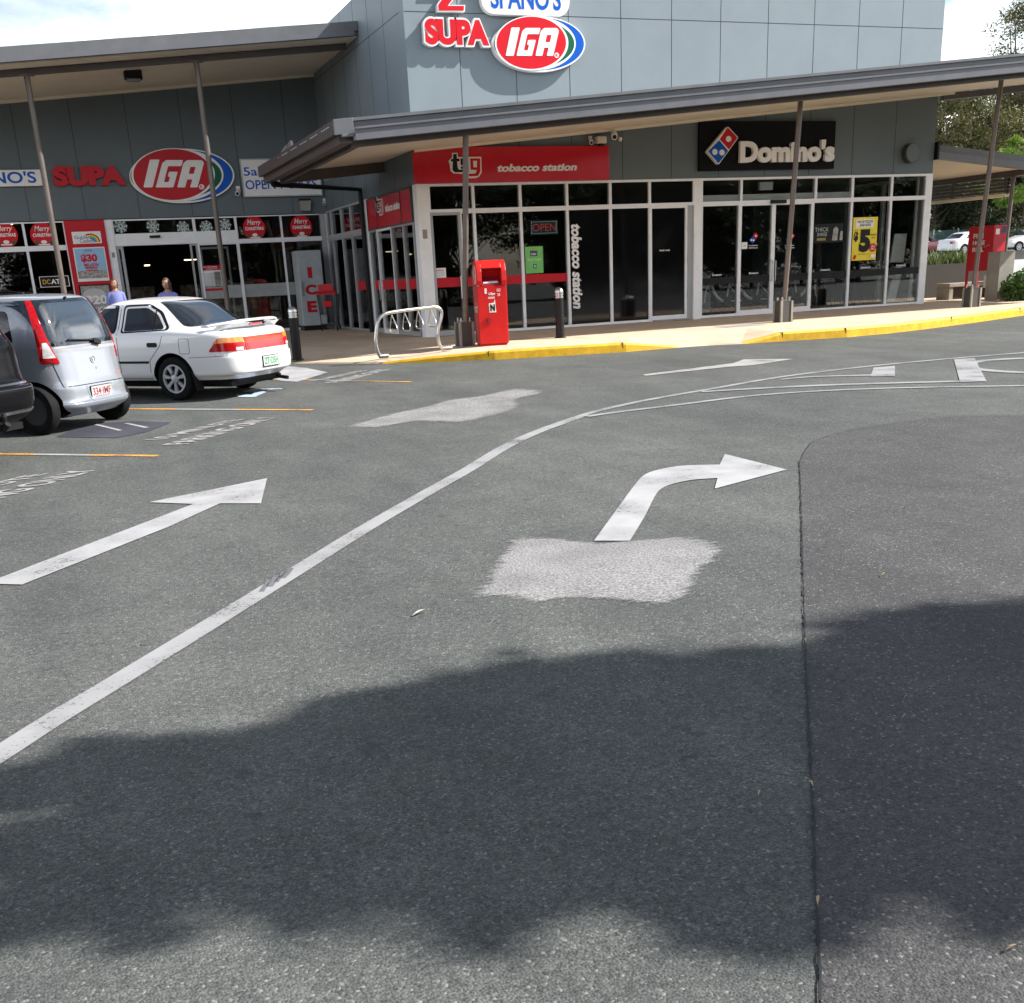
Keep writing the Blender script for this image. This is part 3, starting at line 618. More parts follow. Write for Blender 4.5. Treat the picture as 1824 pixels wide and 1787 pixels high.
q = MB(); S(q, XL-.12, XL+.16, YC-.02, 26.9, 3.86, 4.07); S(q, XL-.02, XL+.2, YC+.1, 26.9, 3.72, 3.858); q.build('end_fascia', STEEL, can)
q = MB(); S(q, XL-.13, XL+.2, YC-.06, YC-.02, 3.84, 4.075); S(q, XL-.02, XL+.22, YC-.1, YC-.02, 3.80, 3.845); q.build('corner_flashing', GUTT, can, bevel=.01)
q = MB()
for k in range(26):
    yy = 19.9+k*.12+(k//5)*.3; q.box(XL-.128, XL-.119, yy, yy+.035, 3.985, 4.0)
q.build('flashing_light_marks', mat('painted_hole_light', (.7, .72, .75), .6), can)  # solid pale marks, coloured as daylight showing through the flashing
q = MB(); q.tube([(XL+.0, 24.6, 4.09), (XL+.08, 24.5, 4.2), (XL+.04, 24.3, 4.16), (XL+.1, 24.1, 4.24), (XL+.06, 23.9, 4.13)], .035, 6); q.build('roof_bracket', CHROME, can)
# downpipe from the low corner to the wall
p0 = PX(484, 312, XL+.1); p1 = PX(486, 328, XL+.12); dp = MB(); wl = PX(641, 338, XS-.1); wl2 = PX(660, 590, XS-.1)
dp.tube([(p0.x, p0.y, p0.z+.1), (p1.x, p1.y, p1.z), (XS-.1, wl.y, wl.z+.0), (XS-.1, wl.y-.02, PAVE)], .06, 10)
dp.build('downpipe', BLACK, can, smooth=True)
def canopy_post(parent, top, base, r=.052, plinth=True, zb=None):
    p = MB(); p.tube([base, top], r, 14); d = (Vector(top)-Vector(base)).normalized()
    p.box(top[0]-.16, top[0]+.16, top[1]-.08, top[1]+.08, top[2]-.02, top[2]+.0)
    o = p.build('post', POSTM, parent, smooth=True)
    if plinth:
        b = MB(); x, y, z = base[0], base[1], base[2]
        b.box(x-.13, x+.13, y-.13, y+.13, z-.05, z+.42); 
        for sx in (-1, 1):
            for sy in (-1, 1): b.box(x+sx*.125-.022, x+sx*.125+.022, y+sy*.125-.022, y+sy*.125+.022, z-.05, z+.425, 1)
        for sx in (-1, 1):
            for sy in (-1, 1): b.lathe([(.018, z+.42), (.018, z+.49), (.008, z+.5)], 8, 2, None, (x+sx*.085, y+sy*.085))
        b.box(x-.1, x+.1, y-.1, y+.1, z+.43, z+.445, 2)
        b.build('post_base', [mat('post_base_dark', (.06, .055, .05), .6), mat('post_base_edge', (.28, .26, .23), .5, dirt=.3), CHROME], o)
    return o
for bpx, tpx in (((832, 616), (831, 246)), ((1399, 574), (1427, 178)), ((1735, 547), (1784, 143))):
    g0 = GZ(*bpx); t = PX(*tpx, g0.x); canopy_post(can, (t.x, t.y, 3.86+MC*(t.x-XL)), (g0.x, g0.y+.1, PAVE))
canI = thing('supermarket_canopy', 'high cream lined canopy rising to the right above the supermarket entrance', 'canopy', (1, 29, FH))
MI = 0.0868; XE = XS-.012
S = lambda mb, x0, x1, y0, y1, zb, zt, mi=0: shear_slab(mb, x0, x1, y0, y1, zb, zt, MI, XS, mi)
q = MB(); S(q, XI0, XE, 27.95, YI+3, 7.0, 7.06); q.build('roof_sheet', ROOF, canI)
q = MB(); S(q, XI0, XE, 27.98, YI-.004, 6.82, 6.85); S(q, XI0, XE, YI-.1, YI-.006, 6.76, 6.82); q.build('soffit', SOFF, canI)
q = MB(); S(q, XI0, XE, 27.83, 27.9, 6.93, 7.12); S(q, XE-.08, XE, 27.9, 28.3, 6.86, 7.13); q.build('fascia', FASC, canI)
q = MB(); S(q, XI0, XE-.1, 27.78, 27.92, 6.83, 6.93); q.build('gutter', GUTT, canI)
q = MB(); S(q, XI0, XE-.1, 28.58, 28.7, 6.69, 6.818); q.build('beam', STEEL, canI)
for tpx, bx in (((48, 138), 115), ((350, 115), 405)):
    t = PY(*tpx, 28.62); canopy_post(canI, (t.x, t.y, 6.70+MI*(t.x-XS)), (t.x, 28.45, PAVE-.02), .06, plinth=False)
p = PY(237, 136, 30.0)
q = MB(); zc = 6.82+MI*(p.x-XS)-.012; q.prism(rpoly(rect(p.x-.2, p.y-.16, p.x+.2, p.y+.16), .07), zc-.16, zc, 0); q.prism(rpoly(rect(p.x-.15, p.y-.11, p.x+.15, p.y+.11), .05), zc-.2, zc-.16, 1)
tag(q.build('ceiling_light', [BLACK, mat('lamp_lens', (.35, .33, .3), .2)]), 'black bulkhead light fixed to the cream soffit of the supermarket canopy', 'light')
# walkway canopy beyond the pizza shop
can2 = thing('walkway_canopy', 'low grey canopy sloping down to the right beside the pizza shop', 'canopy', (24, 25.5, PAVE))
MW = -0.098; S = lambda mb, x0, x1, y0, y1, zb, zt, mi=0: shear_slab(mb, x0, x1, y0, y1, zb, zt, MW, 20.9, mi)
q = MB(); S(q, 20.9, 24.6, 24.42, 40, 3.98, 4.03); q.build('roof_sheet', ROOF, can2)
q = MB(); S(q, 20.9, 24.5, 24.48, 40, 3.86, 3.89); q.build('soffit', SOFF, can2)
q = MB(); S(q, 20.9, 24.62, 24.36, 24.42, 3.96, 4.12); q.build('fascia', FASC, can2)
q = MB(); S(q, 20.95, 24.62, 24.26, 24.4, 3.79, 3.955); q.box(20.88, 20.94, 24.2, 24.45, 3.76, 4.16, 1); q.build('gutter', [GUTT, BLACK], can2)
q = MB(); S(q, 24.1, 24.24, 24.5, 40, 3.72, 3.858); S(q, 24.3, 24.6, 24.42, 40, 3.84, 4.1); q.build('beam', STEEL, can2)
q = MB()
for k in range(5): q.box(24.12, 24.2, 25.2+2*k, 25.28+2*k, 2.98, 3.4)
for zz in (.0, .09, .18, .27): q.box(24.1, 24.22, 25.2, 33.3, 3.03+zz, 3.09+zz)
q.build('louvre_screen', STEEL, can2)
q = MB(); q.box(24.08, 24.24, 25.2, 33.3, 2.92, 3.0); q.build('louvre_rail', SOFF, can2)
canopy_post(can2, (24.17, 25.05, 3.72+MW*(24.17-20.9)), (24.14, 25.1, PAVE), .055, plinth=False)
# ------------------------------------------------------------------ signs
c4 = lambda x, y: (650+x/3.648, y/3.648); c5 = lambda x, y: (720+x/3.508, 240+y/3.508); c6 = lambda x, y: (1220+x/3.965, 200+y/3.965)
c1p = lambda x, y: (x/2.606, y/2.606); c2b = lambda x, y: (330+x/4.242, 30+y/4.242)
def mapF(fn, conv): return lambda pts: [conv(*fn(*p)) for p in pts]
IGA_I = [(930, 192), (985, 192), (945, 375), (893, 375)]
IGA_G = [(1118, 195), (1022, 195), (1000, 215), (963, 375), (1063, 375), (1088, 272), (1038, 272), (1031, 304), (1044, 304), (1036, 340), (1010, 340), (1033, 235), (1108, 235)]
IGA_A = [(1085, 375), (1120, 215), (1142, 195), (1224, 195), (1237, 212), (1200, 375), (1158, 375), (1171, 322), (1142, 322), (1130, 375)]
IGA_AH = [(1150, 286), (1179, 286), (1189, 240), (1160, 240)]
def oval_sign(mp, fr, label, depth, group):
    t = thing('oval_sign', label, 'sign', fr @ Vector((*mp([(1100, 300)])[0], 0)), group=group)
    m = MB(); m.prism(mp(ell(1112, 298, 298, 180, 72)), 0.03, depth); m.build('sign_body', SWHITE, t, fr, smooth=30)
    lay = [(ell(1125, 297, 276, 168, 72), BLUE, 'blue_crescent'), (ell(1085, 295, 263, 173, 72), SWHITE, 'white_ring'), (ell(1079, 297, 259, 152, 72), GREEN, 'green_crescent'), (ell(1062, 292, 237, 176, 72), SWHITE, 'white_ring'), (ell(1060, 290, 224, 168, 72), REDB if 'sunlit' in label else RED, 'red_oval')]  # sunlight put into the oval's colour: brighter red on the lit sign
    for i, (pl, mm, nm) in enumerate(lay):
        q = MB(); q.prism(mp(pl), depth+.003*i, depth+.003*(i+1)); q.build(nm, mm, t, fr)
    q = MB(); z = depth+.0155
    for pl in (IGA_I, IGA_G, IGA_A): q.prism(mp(rpoly(pl, 7, 3)), z-.002, z+.006)
    q.prism(mp(ell(1223, 371, 15, 17, 20)), z-.002, z+.004)
    q.build('lettering', SWHITE, t, fr)
    q = MB(); q.prism(mp(rpoly(IGA_AH, 4, 2)), z+.006, z+.008)
    (x0, y0), (x1, y1) = mp([(1216, 381)])[0], mp([(1231, 361)])[0]; q.text('R', x0, y0, x1, y1, z+.004, .003, .01)
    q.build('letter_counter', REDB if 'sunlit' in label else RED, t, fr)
    return t
mpT = mapF(c4, fF)
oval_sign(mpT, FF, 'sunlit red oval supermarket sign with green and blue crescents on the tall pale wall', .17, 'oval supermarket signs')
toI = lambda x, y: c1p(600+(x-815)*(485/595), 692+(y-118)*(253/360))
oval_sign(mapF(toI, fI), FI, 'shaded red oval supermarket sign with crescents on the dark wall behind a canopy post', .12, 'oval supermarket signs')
def word_sign(name, label, words, fr, box, faces, outline=None, depth=.14, bold=.03, shear=0.0, group=None):
    (x0, z0), (x1, z1) = box; t = thing(name, label, 'sign', fr @ Vector(((x0+x1)/2, (z0+z1)/2, 0)), group=group); n = len(words); zz = .02
    if outline:
        q = MB(); e = (x1-x0)*.026; q.text(words, x0-e, z0-e, x1+e, z1+e, .02, depth, bold+.045, shear); q.build('letter_surround', outline, t, fr); zz = .02+depth
        q = MB(); q.text(words, x0, z0, x1, z1, zz, .006, bold, shear); q.build('lettering', faces, t, fr)
    else:
        q = MB(); q.text(words, x0, z0, x1, z1, zz, depth, bold, shear); q.build('lettering', faces, t, fr)
    return t
P4 = lambda x, y: fF(*c4(x, y))
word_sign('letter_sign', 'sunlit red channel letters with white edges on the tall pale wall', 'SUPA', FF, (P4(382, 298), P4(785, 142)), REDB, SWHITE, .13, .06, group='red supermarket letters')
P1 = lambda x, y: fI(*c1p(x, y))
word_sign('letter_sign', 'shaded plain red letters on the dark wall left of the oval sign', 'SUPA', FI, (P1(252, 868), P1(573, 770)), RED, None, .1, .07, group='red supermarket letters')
def name_board(label, fr, poly, box, words, depth, group):
    t = thing('name_board', label, 'sign', fr @ Vector((box[0][0], box[0][1], 0)), group=group)
    q = MB(); q.prism(poly, .02, depth); q.build('board', SWHITE, t, fr, bevel=.01)
    q = MB(); q.text(words, box[0][0], box[0][1], box[1][0], box[1][1], depth, .006, .02); q.build('lettering', BLUE, t, fr)
a, b = P4(740, 104), P4(1306, -150)
name_board('sunlit white rounded name board with blue letters above the oval sign', FF, rect(a[0], a[1], b[0], b[1], .32, 8), (P4(803, 66), P4(1250, -72)), "SPANO'S", .16, 'white name boards')
a, b = P1(-240, 873), P1(200, 789)
name_board('shaded white name board with blue letters on the dark wall left of the red letters', FI, rect(a[0], a[1], b[0], b[1], .1, 6), (P1(-190, 858), P1(162, 797)), "SPANO'S", .12, 'white name boards')
t = thing('letter_sign', 'sunlit red zigzag figure with white edge at the top of the tall pale wall', 'sign', FF @ Vector((*P4(545, 30), 0)))
zp = [(450, -150), (640, -150), (640, -90), (533, 44), (636, 44), (634, 88), (458, 88), (455, 40), (560, -105), (450, -105)]
q = MB(); q.prism([P4(*p) for p in zp], .02, .15); q.build('letter_surround', SWHITE, t, FF)
zq = [(458, -140), (630, -140), (630, -92), (522, 50), (628, 50), (626, 80), (466, 80), (463, 42), (570, -112), (458, -112)]
q = MB(); q.prism([P4(*p) for p in zq], .15, .157); q.build('lettering', REDB, t, FF)
# opening hours board
a = fI(425.5, 284); b = fI(433, 352); c = fI(570, 348)
t = thing('hours_sign', 'white opening hours board with blue letters partly behind the shop canopy', 'sign', FI @ Vector((a[0], b[1], 0)))
q = MB(); ring(q, a[0], c[0]+.05, b[1], a[1], .03, .02, .1); q.build('frame', mat('sign_frame_grey', (.45, .46, .47), .4), t, FI)
q = MB(); q.box(a[0]+.03, c[0]+.02, b[1]+.03, a[1]-.03, .03, .085); q.build('board', SWHITE, t, FI)
q = MB(); A, B = fI(*c2b(440, 1205)), fI(*c2b(620, 1138)); q.text('5am', A[0], A[1], B[0], B[1], .085, .006, .012)
A, B = fI(*c2b(660, 1222)), fI(*c2b(880, 1140)); q.text('- 9pm', A[0], A[1], B[0], B[1], .085, .006, .012)
A, B = fI(*c2b(455, 1308)), fI(*c2b(985, 1228)); q.text('OPEN 7 DAYS', A[0], A[1], B[0], B[1], .085, .006, .012); q.build('lettering', BLUE, t, FI)
# tobacco shop signs
def tsg(t, fr, x0, z0, x1, z1, w):
    h = z1-z0; L = x1-x0
    m_ = lambda pts: [(x0+(x-262)/208*L, z1-(y-113)/165*h) for x, y in pts]
    q = MB(); q.prism(m_([(288, 113), (320, 113), (322, 140), (470, 140), (468, 240), (450, 268), (430, 278), (370, 278), (370, 250), (290, 245), (272, 228), (268, 190), (262, 165), (285, 140)]), w, w+.03); q.build('logo_surround', SWHITE, t, fr)
    q = MB(); q.prism(m_([(292, 122), (314, 119), (314, 150), (330, 150), (330, 167), (314, 168), (315, 205), (322, 222), (385, 222), (385, 237), (296, 238), (282, 224), (287, 168), (274, 168), (276, 152), (290, 152)]), w+.03, w+.034)
    q.prism(m_([(336, 150), (386, 150), (386, 166), (354, 166), (354, 178), (386, 178), (386, 216), (336, 216), (336, 202), (368, 202), (368, 192), (336, 192)]), w+.03, w+.034); q.build('logo_letters', BLACK, t, fr)
    q = MB(); q.prism(m_([(398, 150), (462, 150), (459, 236), (442, 264), (384, 266), (384, 250), (428, 248), (438, 226), (398, 222)]), w+.03, w+.034); q.build('logo_letter', RED, t, fr)
    q = MB(); q.prism(m_([(416, 166), (440, 166), (438, 208), (416, 208)]), w+.034, w+.036); q.build('logo_counter', SWHITE, t, fr)
SRED = mat('sign_red_gloss', (0.52, 0.016, 0.03), 0.14, var=.05, spec=.4)
t = thing('shop_sign', 'long glossy red sign board with white italic letters above the tobacco shop front', 'sign', (9.6, YF, 3.45), group='red tobacco shop signs')
q = MB(); q.box(7.44, 11.93, 3.455, 4.14, .03, .09); q.build('board', SRED, t, FF, bevel=.006)
P5 = lambda x, y: fF(*c5(x, y))
A, B = P5(573, 236), P5(1067, 180); q = MB(); q.text('tobacco station', A[0], A[1], B[0], B[1], .09, .012, .036, .22); q.build('lettering', LETT, t, FF)
A, B = P5(274, 278), P5(468, 116); tsg(t, FF, A[0], A[1], B[0], B[1], .09)
t = thing('shop_sign', 'small dark red sign board with white letters on the shaded side of the tobacco shop', 'sign', (XS, 25.5, 2.75), group='red tobacco shop signs')
A, B, C = fS(659, 401), fS(738, 384), fS(738, 337)
q = MB(); q.box(A[0], -24.62, 2.76, 3.40, .0, .03); q.build('board', SRED, t, FS)
q = MB(); ring(q, A[0]-.03, -24.59, 2.73, 3.43, .03, -.01, .045); ux = u_(673, 380); q.box(ux-.015, ux+.015, 2.76, 3.40, .03, .045); ux2 = u_(716, 370); q.box(ux2-.015, ux2+.015, 2.76, 3.40, .03, .045); q.build('frame', STEEL, t, FS)
A, B = fS(689, 378), fS(714.5, 364); q = MB(); q.text('tobacco station', A[0], A[1], B[0], A[1]+.16, .03, .006, .035, .15); q.build('lettering', LETT, t, FS)
A, B = fS(675, 384), fS(684.5, 364); tsg(t, FS, A[0], A[1]-.02, B[0], A[1]+.40, .03)
t = thing('window_lettering', 'white vertical italic lettering running down a black shop window', 'lettering', (11.2, YF-.02, .7))
A, B = P5(1052, 1090), P5(1108, 556); q = MB(); q.text('tobacco station', A[0]+.02, A[1], B[0], B[1], -.0138, .003, .042, .2, rot=-1); q.build('lettering', SWHITE, t, FF)
A, B = P5(1597, 731), P5(1662, 716); q = MB(); q.text('Staff only', A[0], A[1], B[0], B[1], -.0138, .003, .03)
tag(q.build('door_lettering', SWHITE, frame=FF), 'tiny white staff lettering on the black door beside the white column', 'lettering')
q = MB(); q.hexa([(7.80, 1.395, -.0138), (10.89, 1.385, -.0138), (10.89, 1.385, -.012), (7.80, 1.395, -.012), (7.80, 1.59, -.0138), (10.89, 1.56, -.0138), (10.89, 1.56, -.012), (7.80, 1.59, -.012)])
tag(q.build('window_band', RED, frame=FF), 'red safety band across the tobacco shop front glass behind the post box', 'window band')
q = MB(); q.box(ub[-2]+.05, ua[-1]-.06, 1.39, 1.6, -.0138, -.012)
tag(q.build('window_band', RED, frame=FS), 'red safety band across the shaded side glass of the tobacco shop', 'window band')
# pizza shop sign
P6 = lambda x, y: fF(*c6(x, y))
t = thing('shop_sign', 'black sign board with white raised letters and a red and blue tile logo', 'sign', (16, YF, 3.6))
A, B = P6(85, 422), P6(1050, 66); q = MB(); q.box(A[0], B[0], A[1]+.01, B[1]+.0, .03, .10); q.build('board', mat('sign_black', (.006, .006, .007), .6, spec=.1), t, FF, bevel=.008)
def tile_logo(parent, P, w, fr, k=1.0, body=True):
    T = [(270, 107), (345, 187), (205, 378), (122, 285)]
    if body: q = MB(); q.prism(rpoly([P(*p) for p in T], .04*k, 4), w, w+.10*k); q.build('logo_body', SWHITE, parent, fr); w += .10*k
    q = MB(); q.prism(rpoly([P(*p) for p in ((269, 116), (338, 188), (278, 272), (213, 199))], .02*k, 3), w, w+.004); q.build('logo_red', RED, parent, fr)
    q = MB(); q.prism(rpoly([P(*p) for p in ((208, 206), (272, 280), (205, 369), (131, 284))], .02*k, 3), w, w+.004); q.build('logo_blue', BLUE, parent, fr)
    q = MB(); 
    for x, y in ((275, 197), (178, 288), (228, 292)): q.prism([P(*p) for p in ell(x, y, 19, 21, 20)], w+.003, w+.007)
    q.build('logo_dots', SWHITE, parent, fr)
tile_logo(t, P6, .10, FF)
A, B = P6(360, 364), P6(1030, 200); q = MB(); q.text("Domino's", A[0], A[1], B[0], B[1], .10, .08, .05); q.build('lettering', LETT, t, FF)
# ------------------------------------------------------------------ posters and stickers on the glass
WG = -0.0138
def board(name, label, cat, fr, box, layers, group=None, w=WG, th=.003):
    """flat printed sheet: backing plus layers (kind, args, material)"""
    (x0, z0), (x1, z1) = box; x0, x1 = min(x0, x1), max(x0, x1); z0, z1 = min(z0, z1), max(z0, z1)
    ms = []; q = MB()
    def mi(m):
        if m not in ms: ms.append(m)
        return ms.index(m)
    X = lambda u: x0+(x1-x0)*u; Z = lambda v: z0+(z1-z0)*v
    k = 0
    for l in layers:
        ww = w+th*.8*k; k += 1
        if l[0] == 'r': q.box(X(l[1]), X(l[3]), Z(l[2]), Z(l[4]), w-.002, ww+th, mi(l[5]))
        elif l[0] == 't': q.text(l[5], X(l[1]), Z(l[2]), X(l[3]), Z(l[4]), ww, th, l[7] if len(l) > 7 else .02, l[8] if len(l) > 8 else 0, mi(l[6]))
        elif l[0] == 'p': q.prism([(X(a), Z(b)) for a, b in l[1]], w, ww+th, mi(l[2]))
    return tag(q.build(name, ms, frame=fr), label, cat, group)
c3b = lambda x, y: (x/7.93, 370+y/7.93); c4b = lambda x, y: (180+x/7.015, 370+y/7.015); c5b = lambda x, y: (400+x/6.514, 370+y/6.514)
I3 = lambda x, y: fI(*c3b(x, y)); I4 = lambda x, y: fI(*c4b(x, y)); I5 = lambda x, y: fI(*c5b(x, y))
SKYB = mat('poster_sky', (.28, .50, .72), .4, var=.1); YEL = mat('poster_yellow', (.80, .62, .02), .4, var=.03); GRN = mat('poster_green', (.16, .52, .12), .4, var=.1)
NAVY = mat('poster_navy', (.02, .04, .10), .4); GOLD = mat('poster_gold', (.55, .30, .03), .4); PGREY = mat('poster_grey', (.30, .29, .27), .5, var=.5, vscale=9); PCROWD = mat('poster_crowd', (.33, .30, .27), .5, var=.8, vscale=14)
RBLUE = mat('rainbow_blue', (.05, .22, .6), .4); RGRN = mat('rainbow_green', (.15, .45, .12), .4)
def arc(cx, cy, r0, r1, a0, a1, n=16, asp=1.0):
    A = [a0+(a1-a0)*i/n for i in range(n+1)]
    return [(cx+r1*math.cos(t), cy+r1*asp*math.sin(t)) for t in A]+[(cx+r0*math.cos(t), cy+r0*asp*math.sin(t)) for t in reversed(A)]
board('lottery_sign', 'small white sign with a rainbow arc at the top of the red panel', 'sign', FI, (I3(1035, 518), I3(1412, 335)),
      [('r', 0, 0, 1, 1, SWHITE), ('t', .07, .40, .62, .68, 'Golden', NAVY, .0), ('t', .24, .08, .72, .40, 'Casket', NAVY, .0), ('p', arc(.62, .1, .28, .33, .0, 2.1, asp=2.2), RED), ('p', arc(.62, .1, .23, .28, 0, 1.9, asp=2.2), YEL), ('p', arc(.62, .1, .18, .23, 0, 1.7, asp=2.2), RGRN), ('p', arc(.62, .1, .11, .18, 0, 1.6, asp=2.2), RBLUE)], w=.122)
board('lottery_poster', 'pale blue lottery poster with pink lettering in the middle of the red panel', 'poster', FI, (I3(1105, 1050), I3(1470, 555)),
      [('r', -.06, -.02, 1.06, 1.04, RED), ('r', 0, 0, 1, 1, SWHITE), ('r', .03, .1, .97, .97, SKYB), ('r', .03, .09, .97, .32, PCROWD), ('t', .35, .88, .6, .93, 'LOTTO', NAVY), ('t', .20, .55, .72, .80, '$30', REDB, .05), ('t', .27, .44, .73, .53, 'MILLION', REDB, .03), ('t', .29, .37, .7, .43, 'MEGADRAW', REDB, .03), ('r', .32, .31, .68, .34, REDB)], w=.122)
board('lottery_poster', 'dark grey poster with large white figures at the foot of the red panel', 'poster', FI, (I3(1205, 1560), I3(1530, 1095)),
      [('r', -.06, -.02, 1.06, 1.04, BLACK), ('r', 0, 0, 1, 1, PGREY), ('p', ell(.45, .72, .4, .2, 24), mat('poster_light', (.5, .5, .5), .5)), ('t', .1, .38, .88, .70, '$20', SWHITE, .04), ('t', .12, .2, .85, .33, 'MILLION', SWHITE, .03)], w=.122)
board('cash_machine_sign', 'black cash machine sign with orange and white letters in the supermarket window', 'sign', FI, (I3(575, 1130), I3(965, 958)),
      [('r', 0, 0, 1, 1, SWHITE), ('r', .025, .05, .975, .95, BLACK), ('t', .10, .28, .36, .72, 'DC', GOLD, .03), ('t', .38, .28, .86, .72, 'ATM', SWHITE, .03)])
def xmas(label, c, r=.30):
    x, z = c
    board('christmas_sticker', label, 'sticker', FI, ((x-r, z-r), (x+r, z+r)),
          [('p', ell(.5, .5, .5, .5, 32), REDB), ('p', [(.10, .24), (.24, .10), (.33, .16), (.22, .27)], GREEN), ('p', [(.90, .24), (.76, .10), (.67, .16), (.78, .27)], GREEN), ('p', [(.26, .14), (.30, .09), (.70, .09), (.74, .14)], SWHITE), ('t', .2, .58, .82, .86, 'Merry', SWHITE, .01, .3), ('t', .1, .42, .92, .56, 'CHRISTMAS', SWHITE, .03), ('p', ell(.5, .22, .12, .07, 16), SWHITE)], group='round christmas stickers on the supermarket windows')
xmas('round red christmas sticker cut by the left edge of the photo', I3(70, 385)); xmas('round red christmas sticker just left of the canopy post by the red panel', I3(605, 385))
xmas('round red christmas sticker in the window right of the entrance doors', I5(345, 240)); xmas('round red christmas sticker in the window above the ice freezer', I5(890, 225))
FLAKE = mat('snowflake_sticker', (.62, .74, .68), .5)
q = MB()
for k in range(8):
    a = k*math.pi/4; ca, sa = math.cos(a), math.sin(a); R_ = lambda x, y: (x*ca-y*sa, x*sa+y*ca)
    q.prism([R_(.02, -.010), R_(.17, -.010), R_(.17, .010), R_(.02, .010)], 0, .003)
    for d in (.085, .13): q.prism([R_(d, -.05), R_(d+.016, -.042), R_(d+.016, .042), R_(d, .05)], 0, .003)
    q.prism([R_(.05, -.03), R_(.09, 0), R_(.05, .03), R_(.03, 0)], 0, .003)
fl0 = None
FLAB = ['first pale snowflake sticker above the entrance, nearest the red panel', 'pale snowflake sticker in the middle of the wide pane above the entrance', 'pale snowflake sticker at the right end of the wide pane above the entrance', 'pale snowflake sticker left of the canopy post above the doors', 'pale snowflake sticker just right of the canopy post above the doors']
for i, c in enumerate(((245, 232), (648, 232), (1025, 250), (1315, 243), (1548, 217))):
    x, z = I4(*c); M = FI @ Matrix.Translation((x, z, WG))
    if fl0 is None: fl0 = q.build('snowflake_sticker', FLAKE, origin=False); o = fl0
    else: o = fl0.copy(); COL.objects.link(o)
    o.matrix_basis = M @ Matrix.Rotation(.2*i, 4, 'Z'); tag(o, FLAB[i], 'sticker', 'snowflake stickers above the entrance')
board('price_poster', 'white and red trading hours poster on the glass right of the entrance doors', 'poster', FI, (I4(1283, 1045), I4(1495, 715)),
      [('r', 0, 0, 1, 1, SWHITE), ('r', 0, .8, 1, 1, RED), ('r', 0, 0, 1, .09, RED), ('t', .1, .91, .8, .97, 'Our Christmas', SWHITE), ('t', .25, .83, .8, .88, 'trading hours', SWHITE)]+[('r', .62, .16+.05*k, .92, .185+.05*k, INTG) for k in range(12)]+[('r', .1, .2, .5, .7, mat('poster_pale', (.6, .6, .6), .5))])
board('wall_plate', 'small beige wall plate on the white column beside the supermarket doors', 'wall plate', FI, (I4(138, 625), I4(165, 562)), [('r', 0, 0, 1, 1, CONC)], w=.082)
pq = fF(*c5(127, 622)); board('wall_plate', 'small beige wall plate on the white corner column of the tobacco shop', 'wall plate', FF, ((pq[0]-.05, pq[1]-.09), (pq[0]+.05, pq[1]+.09)), [('r', 0, 0, 1, 1, CONC)], w=.032)
board('gift_card_poster', 'green poster with dark card pictures on the tobacco shop window', 'poster', FF, (P5(762, 868), P5(866, 697)),
      [('r', 0, 0, 1, 1, GRN), ('r', .28, .64, .68, .84, NAVY), ('t', .32, .68, .62, .76, 'CARD', SWHITE), ('t', .12, .45, .88, .56, 'Buy here', mat('poster_cream', (.62, .66, .4), .4), .02), ('r', .42, .18, .62, .34, NAVY), ('t', .46, .21, .58, .31, 'N', SWHITE), ('p', [(.3, .86), (.62, .93), (.62, .9), (.4, .84)], mat('poster_orange', (.6, .2, .05), .4))])
board('notice_sheet', 'white paper notice taped to the glass door of the tobacco shop', 'notice', FF, (P5(180, 897), P5(260, 832)),
      [('r', 0, 0, 1, 1, SWHITE), ('r', .15, .75, .85, .82, RED)]+[('r', .12, .15+.12*k, .88, .2+.12*k, mat('poster_pale', (.6, .6, .6), .5)) for k in range(5)])
LED = mat('led_red', (.15, .012, .012), .4, emit=(.5, .02, .015), estr=.09); LEDT = mat('led_teal', (.1, .3, .3), .4, emit=(.05, .4, .38), estr=.2)
t = thing('open_sign', 'dark led sign reading OPEN hanging in the tobacco shop window', 'sign', FF @ Vector((*P5(872, 578), -.06)))
A, B = P5(789, 628), P5(957, 532); q = MB(); q.box(A[0], B[0], A[1], B[1], WG, .012); q.build('board', BLACK, t, FF)
q = MB(); q.text('OPEN', A[0]+.05, A[1]+.07, B[0]-.05, B[1]-.07, .0125, .002, -.005); q.build('lettering', LED, t, FF)
q = MB()
for i in range(13):
    for zz in (A[1]+.03, B[1]-.03): x = A[0]+.03+(B[0]-A[0]-.06)*i/12; q.box(x-.010, x+.010, zz-.006, zz+.006, .0125, .0145)
for i in range(5):
    for xx in (A[0]+.03, B[0]-.03): z = A[1]+.06+(B[1]-A[1]-.12)*i/4; q.box(xx-.006, xx+.006, z-.01, z+.01, .0125, .0145)
q.build('border_lamps', LEDT, t, FF)
# pizza shop glass
bx = (P6(1177, 1050), P6(1366, 738))
board('price_poster', 'yellow poster with a huge black five dollar price in the pizza shop window', 'poster', FF, bx,
      [('r', 0, 0, 1, 1, YEL), ('r', .12, .76, .84, .95, SWHITE), ('t', .17, .87, .80, .93, 'VALUE PIZZAS', BLACK, .02, .25), ('t', .26, .79, .72, .85, 'AND SIDES', BLACK, .02, .25), ('t', .06, .685, .2, .705, 'FROM', BLACK), ('t', .27, .19, .73, .72, '5', BLACK, .07), ('t', .04, .44, .22, .67, '$', BLACK, .05), ('t', .73, .57, .95, .61, 'EACH', BLACK), ('t', .77, .50, .92, .535, 'PICK UP', BLACK), ('p', ell(.84, .29, .14, .10, 10), REDB), ('t', .77, .30, .91, .35, 'ALL', SWHITE), ('t', .75, .235, .91, .285, 'DAY', SWHITE), ('t', .2, .13, .72, .155, 'Valid 7 days a week', BLACK), ('r', .76, .05, .95, .12, SWHITE), ('p', [(.06, .05), (.11, .03), (.17, .11), (.12, .13)], REDB)])
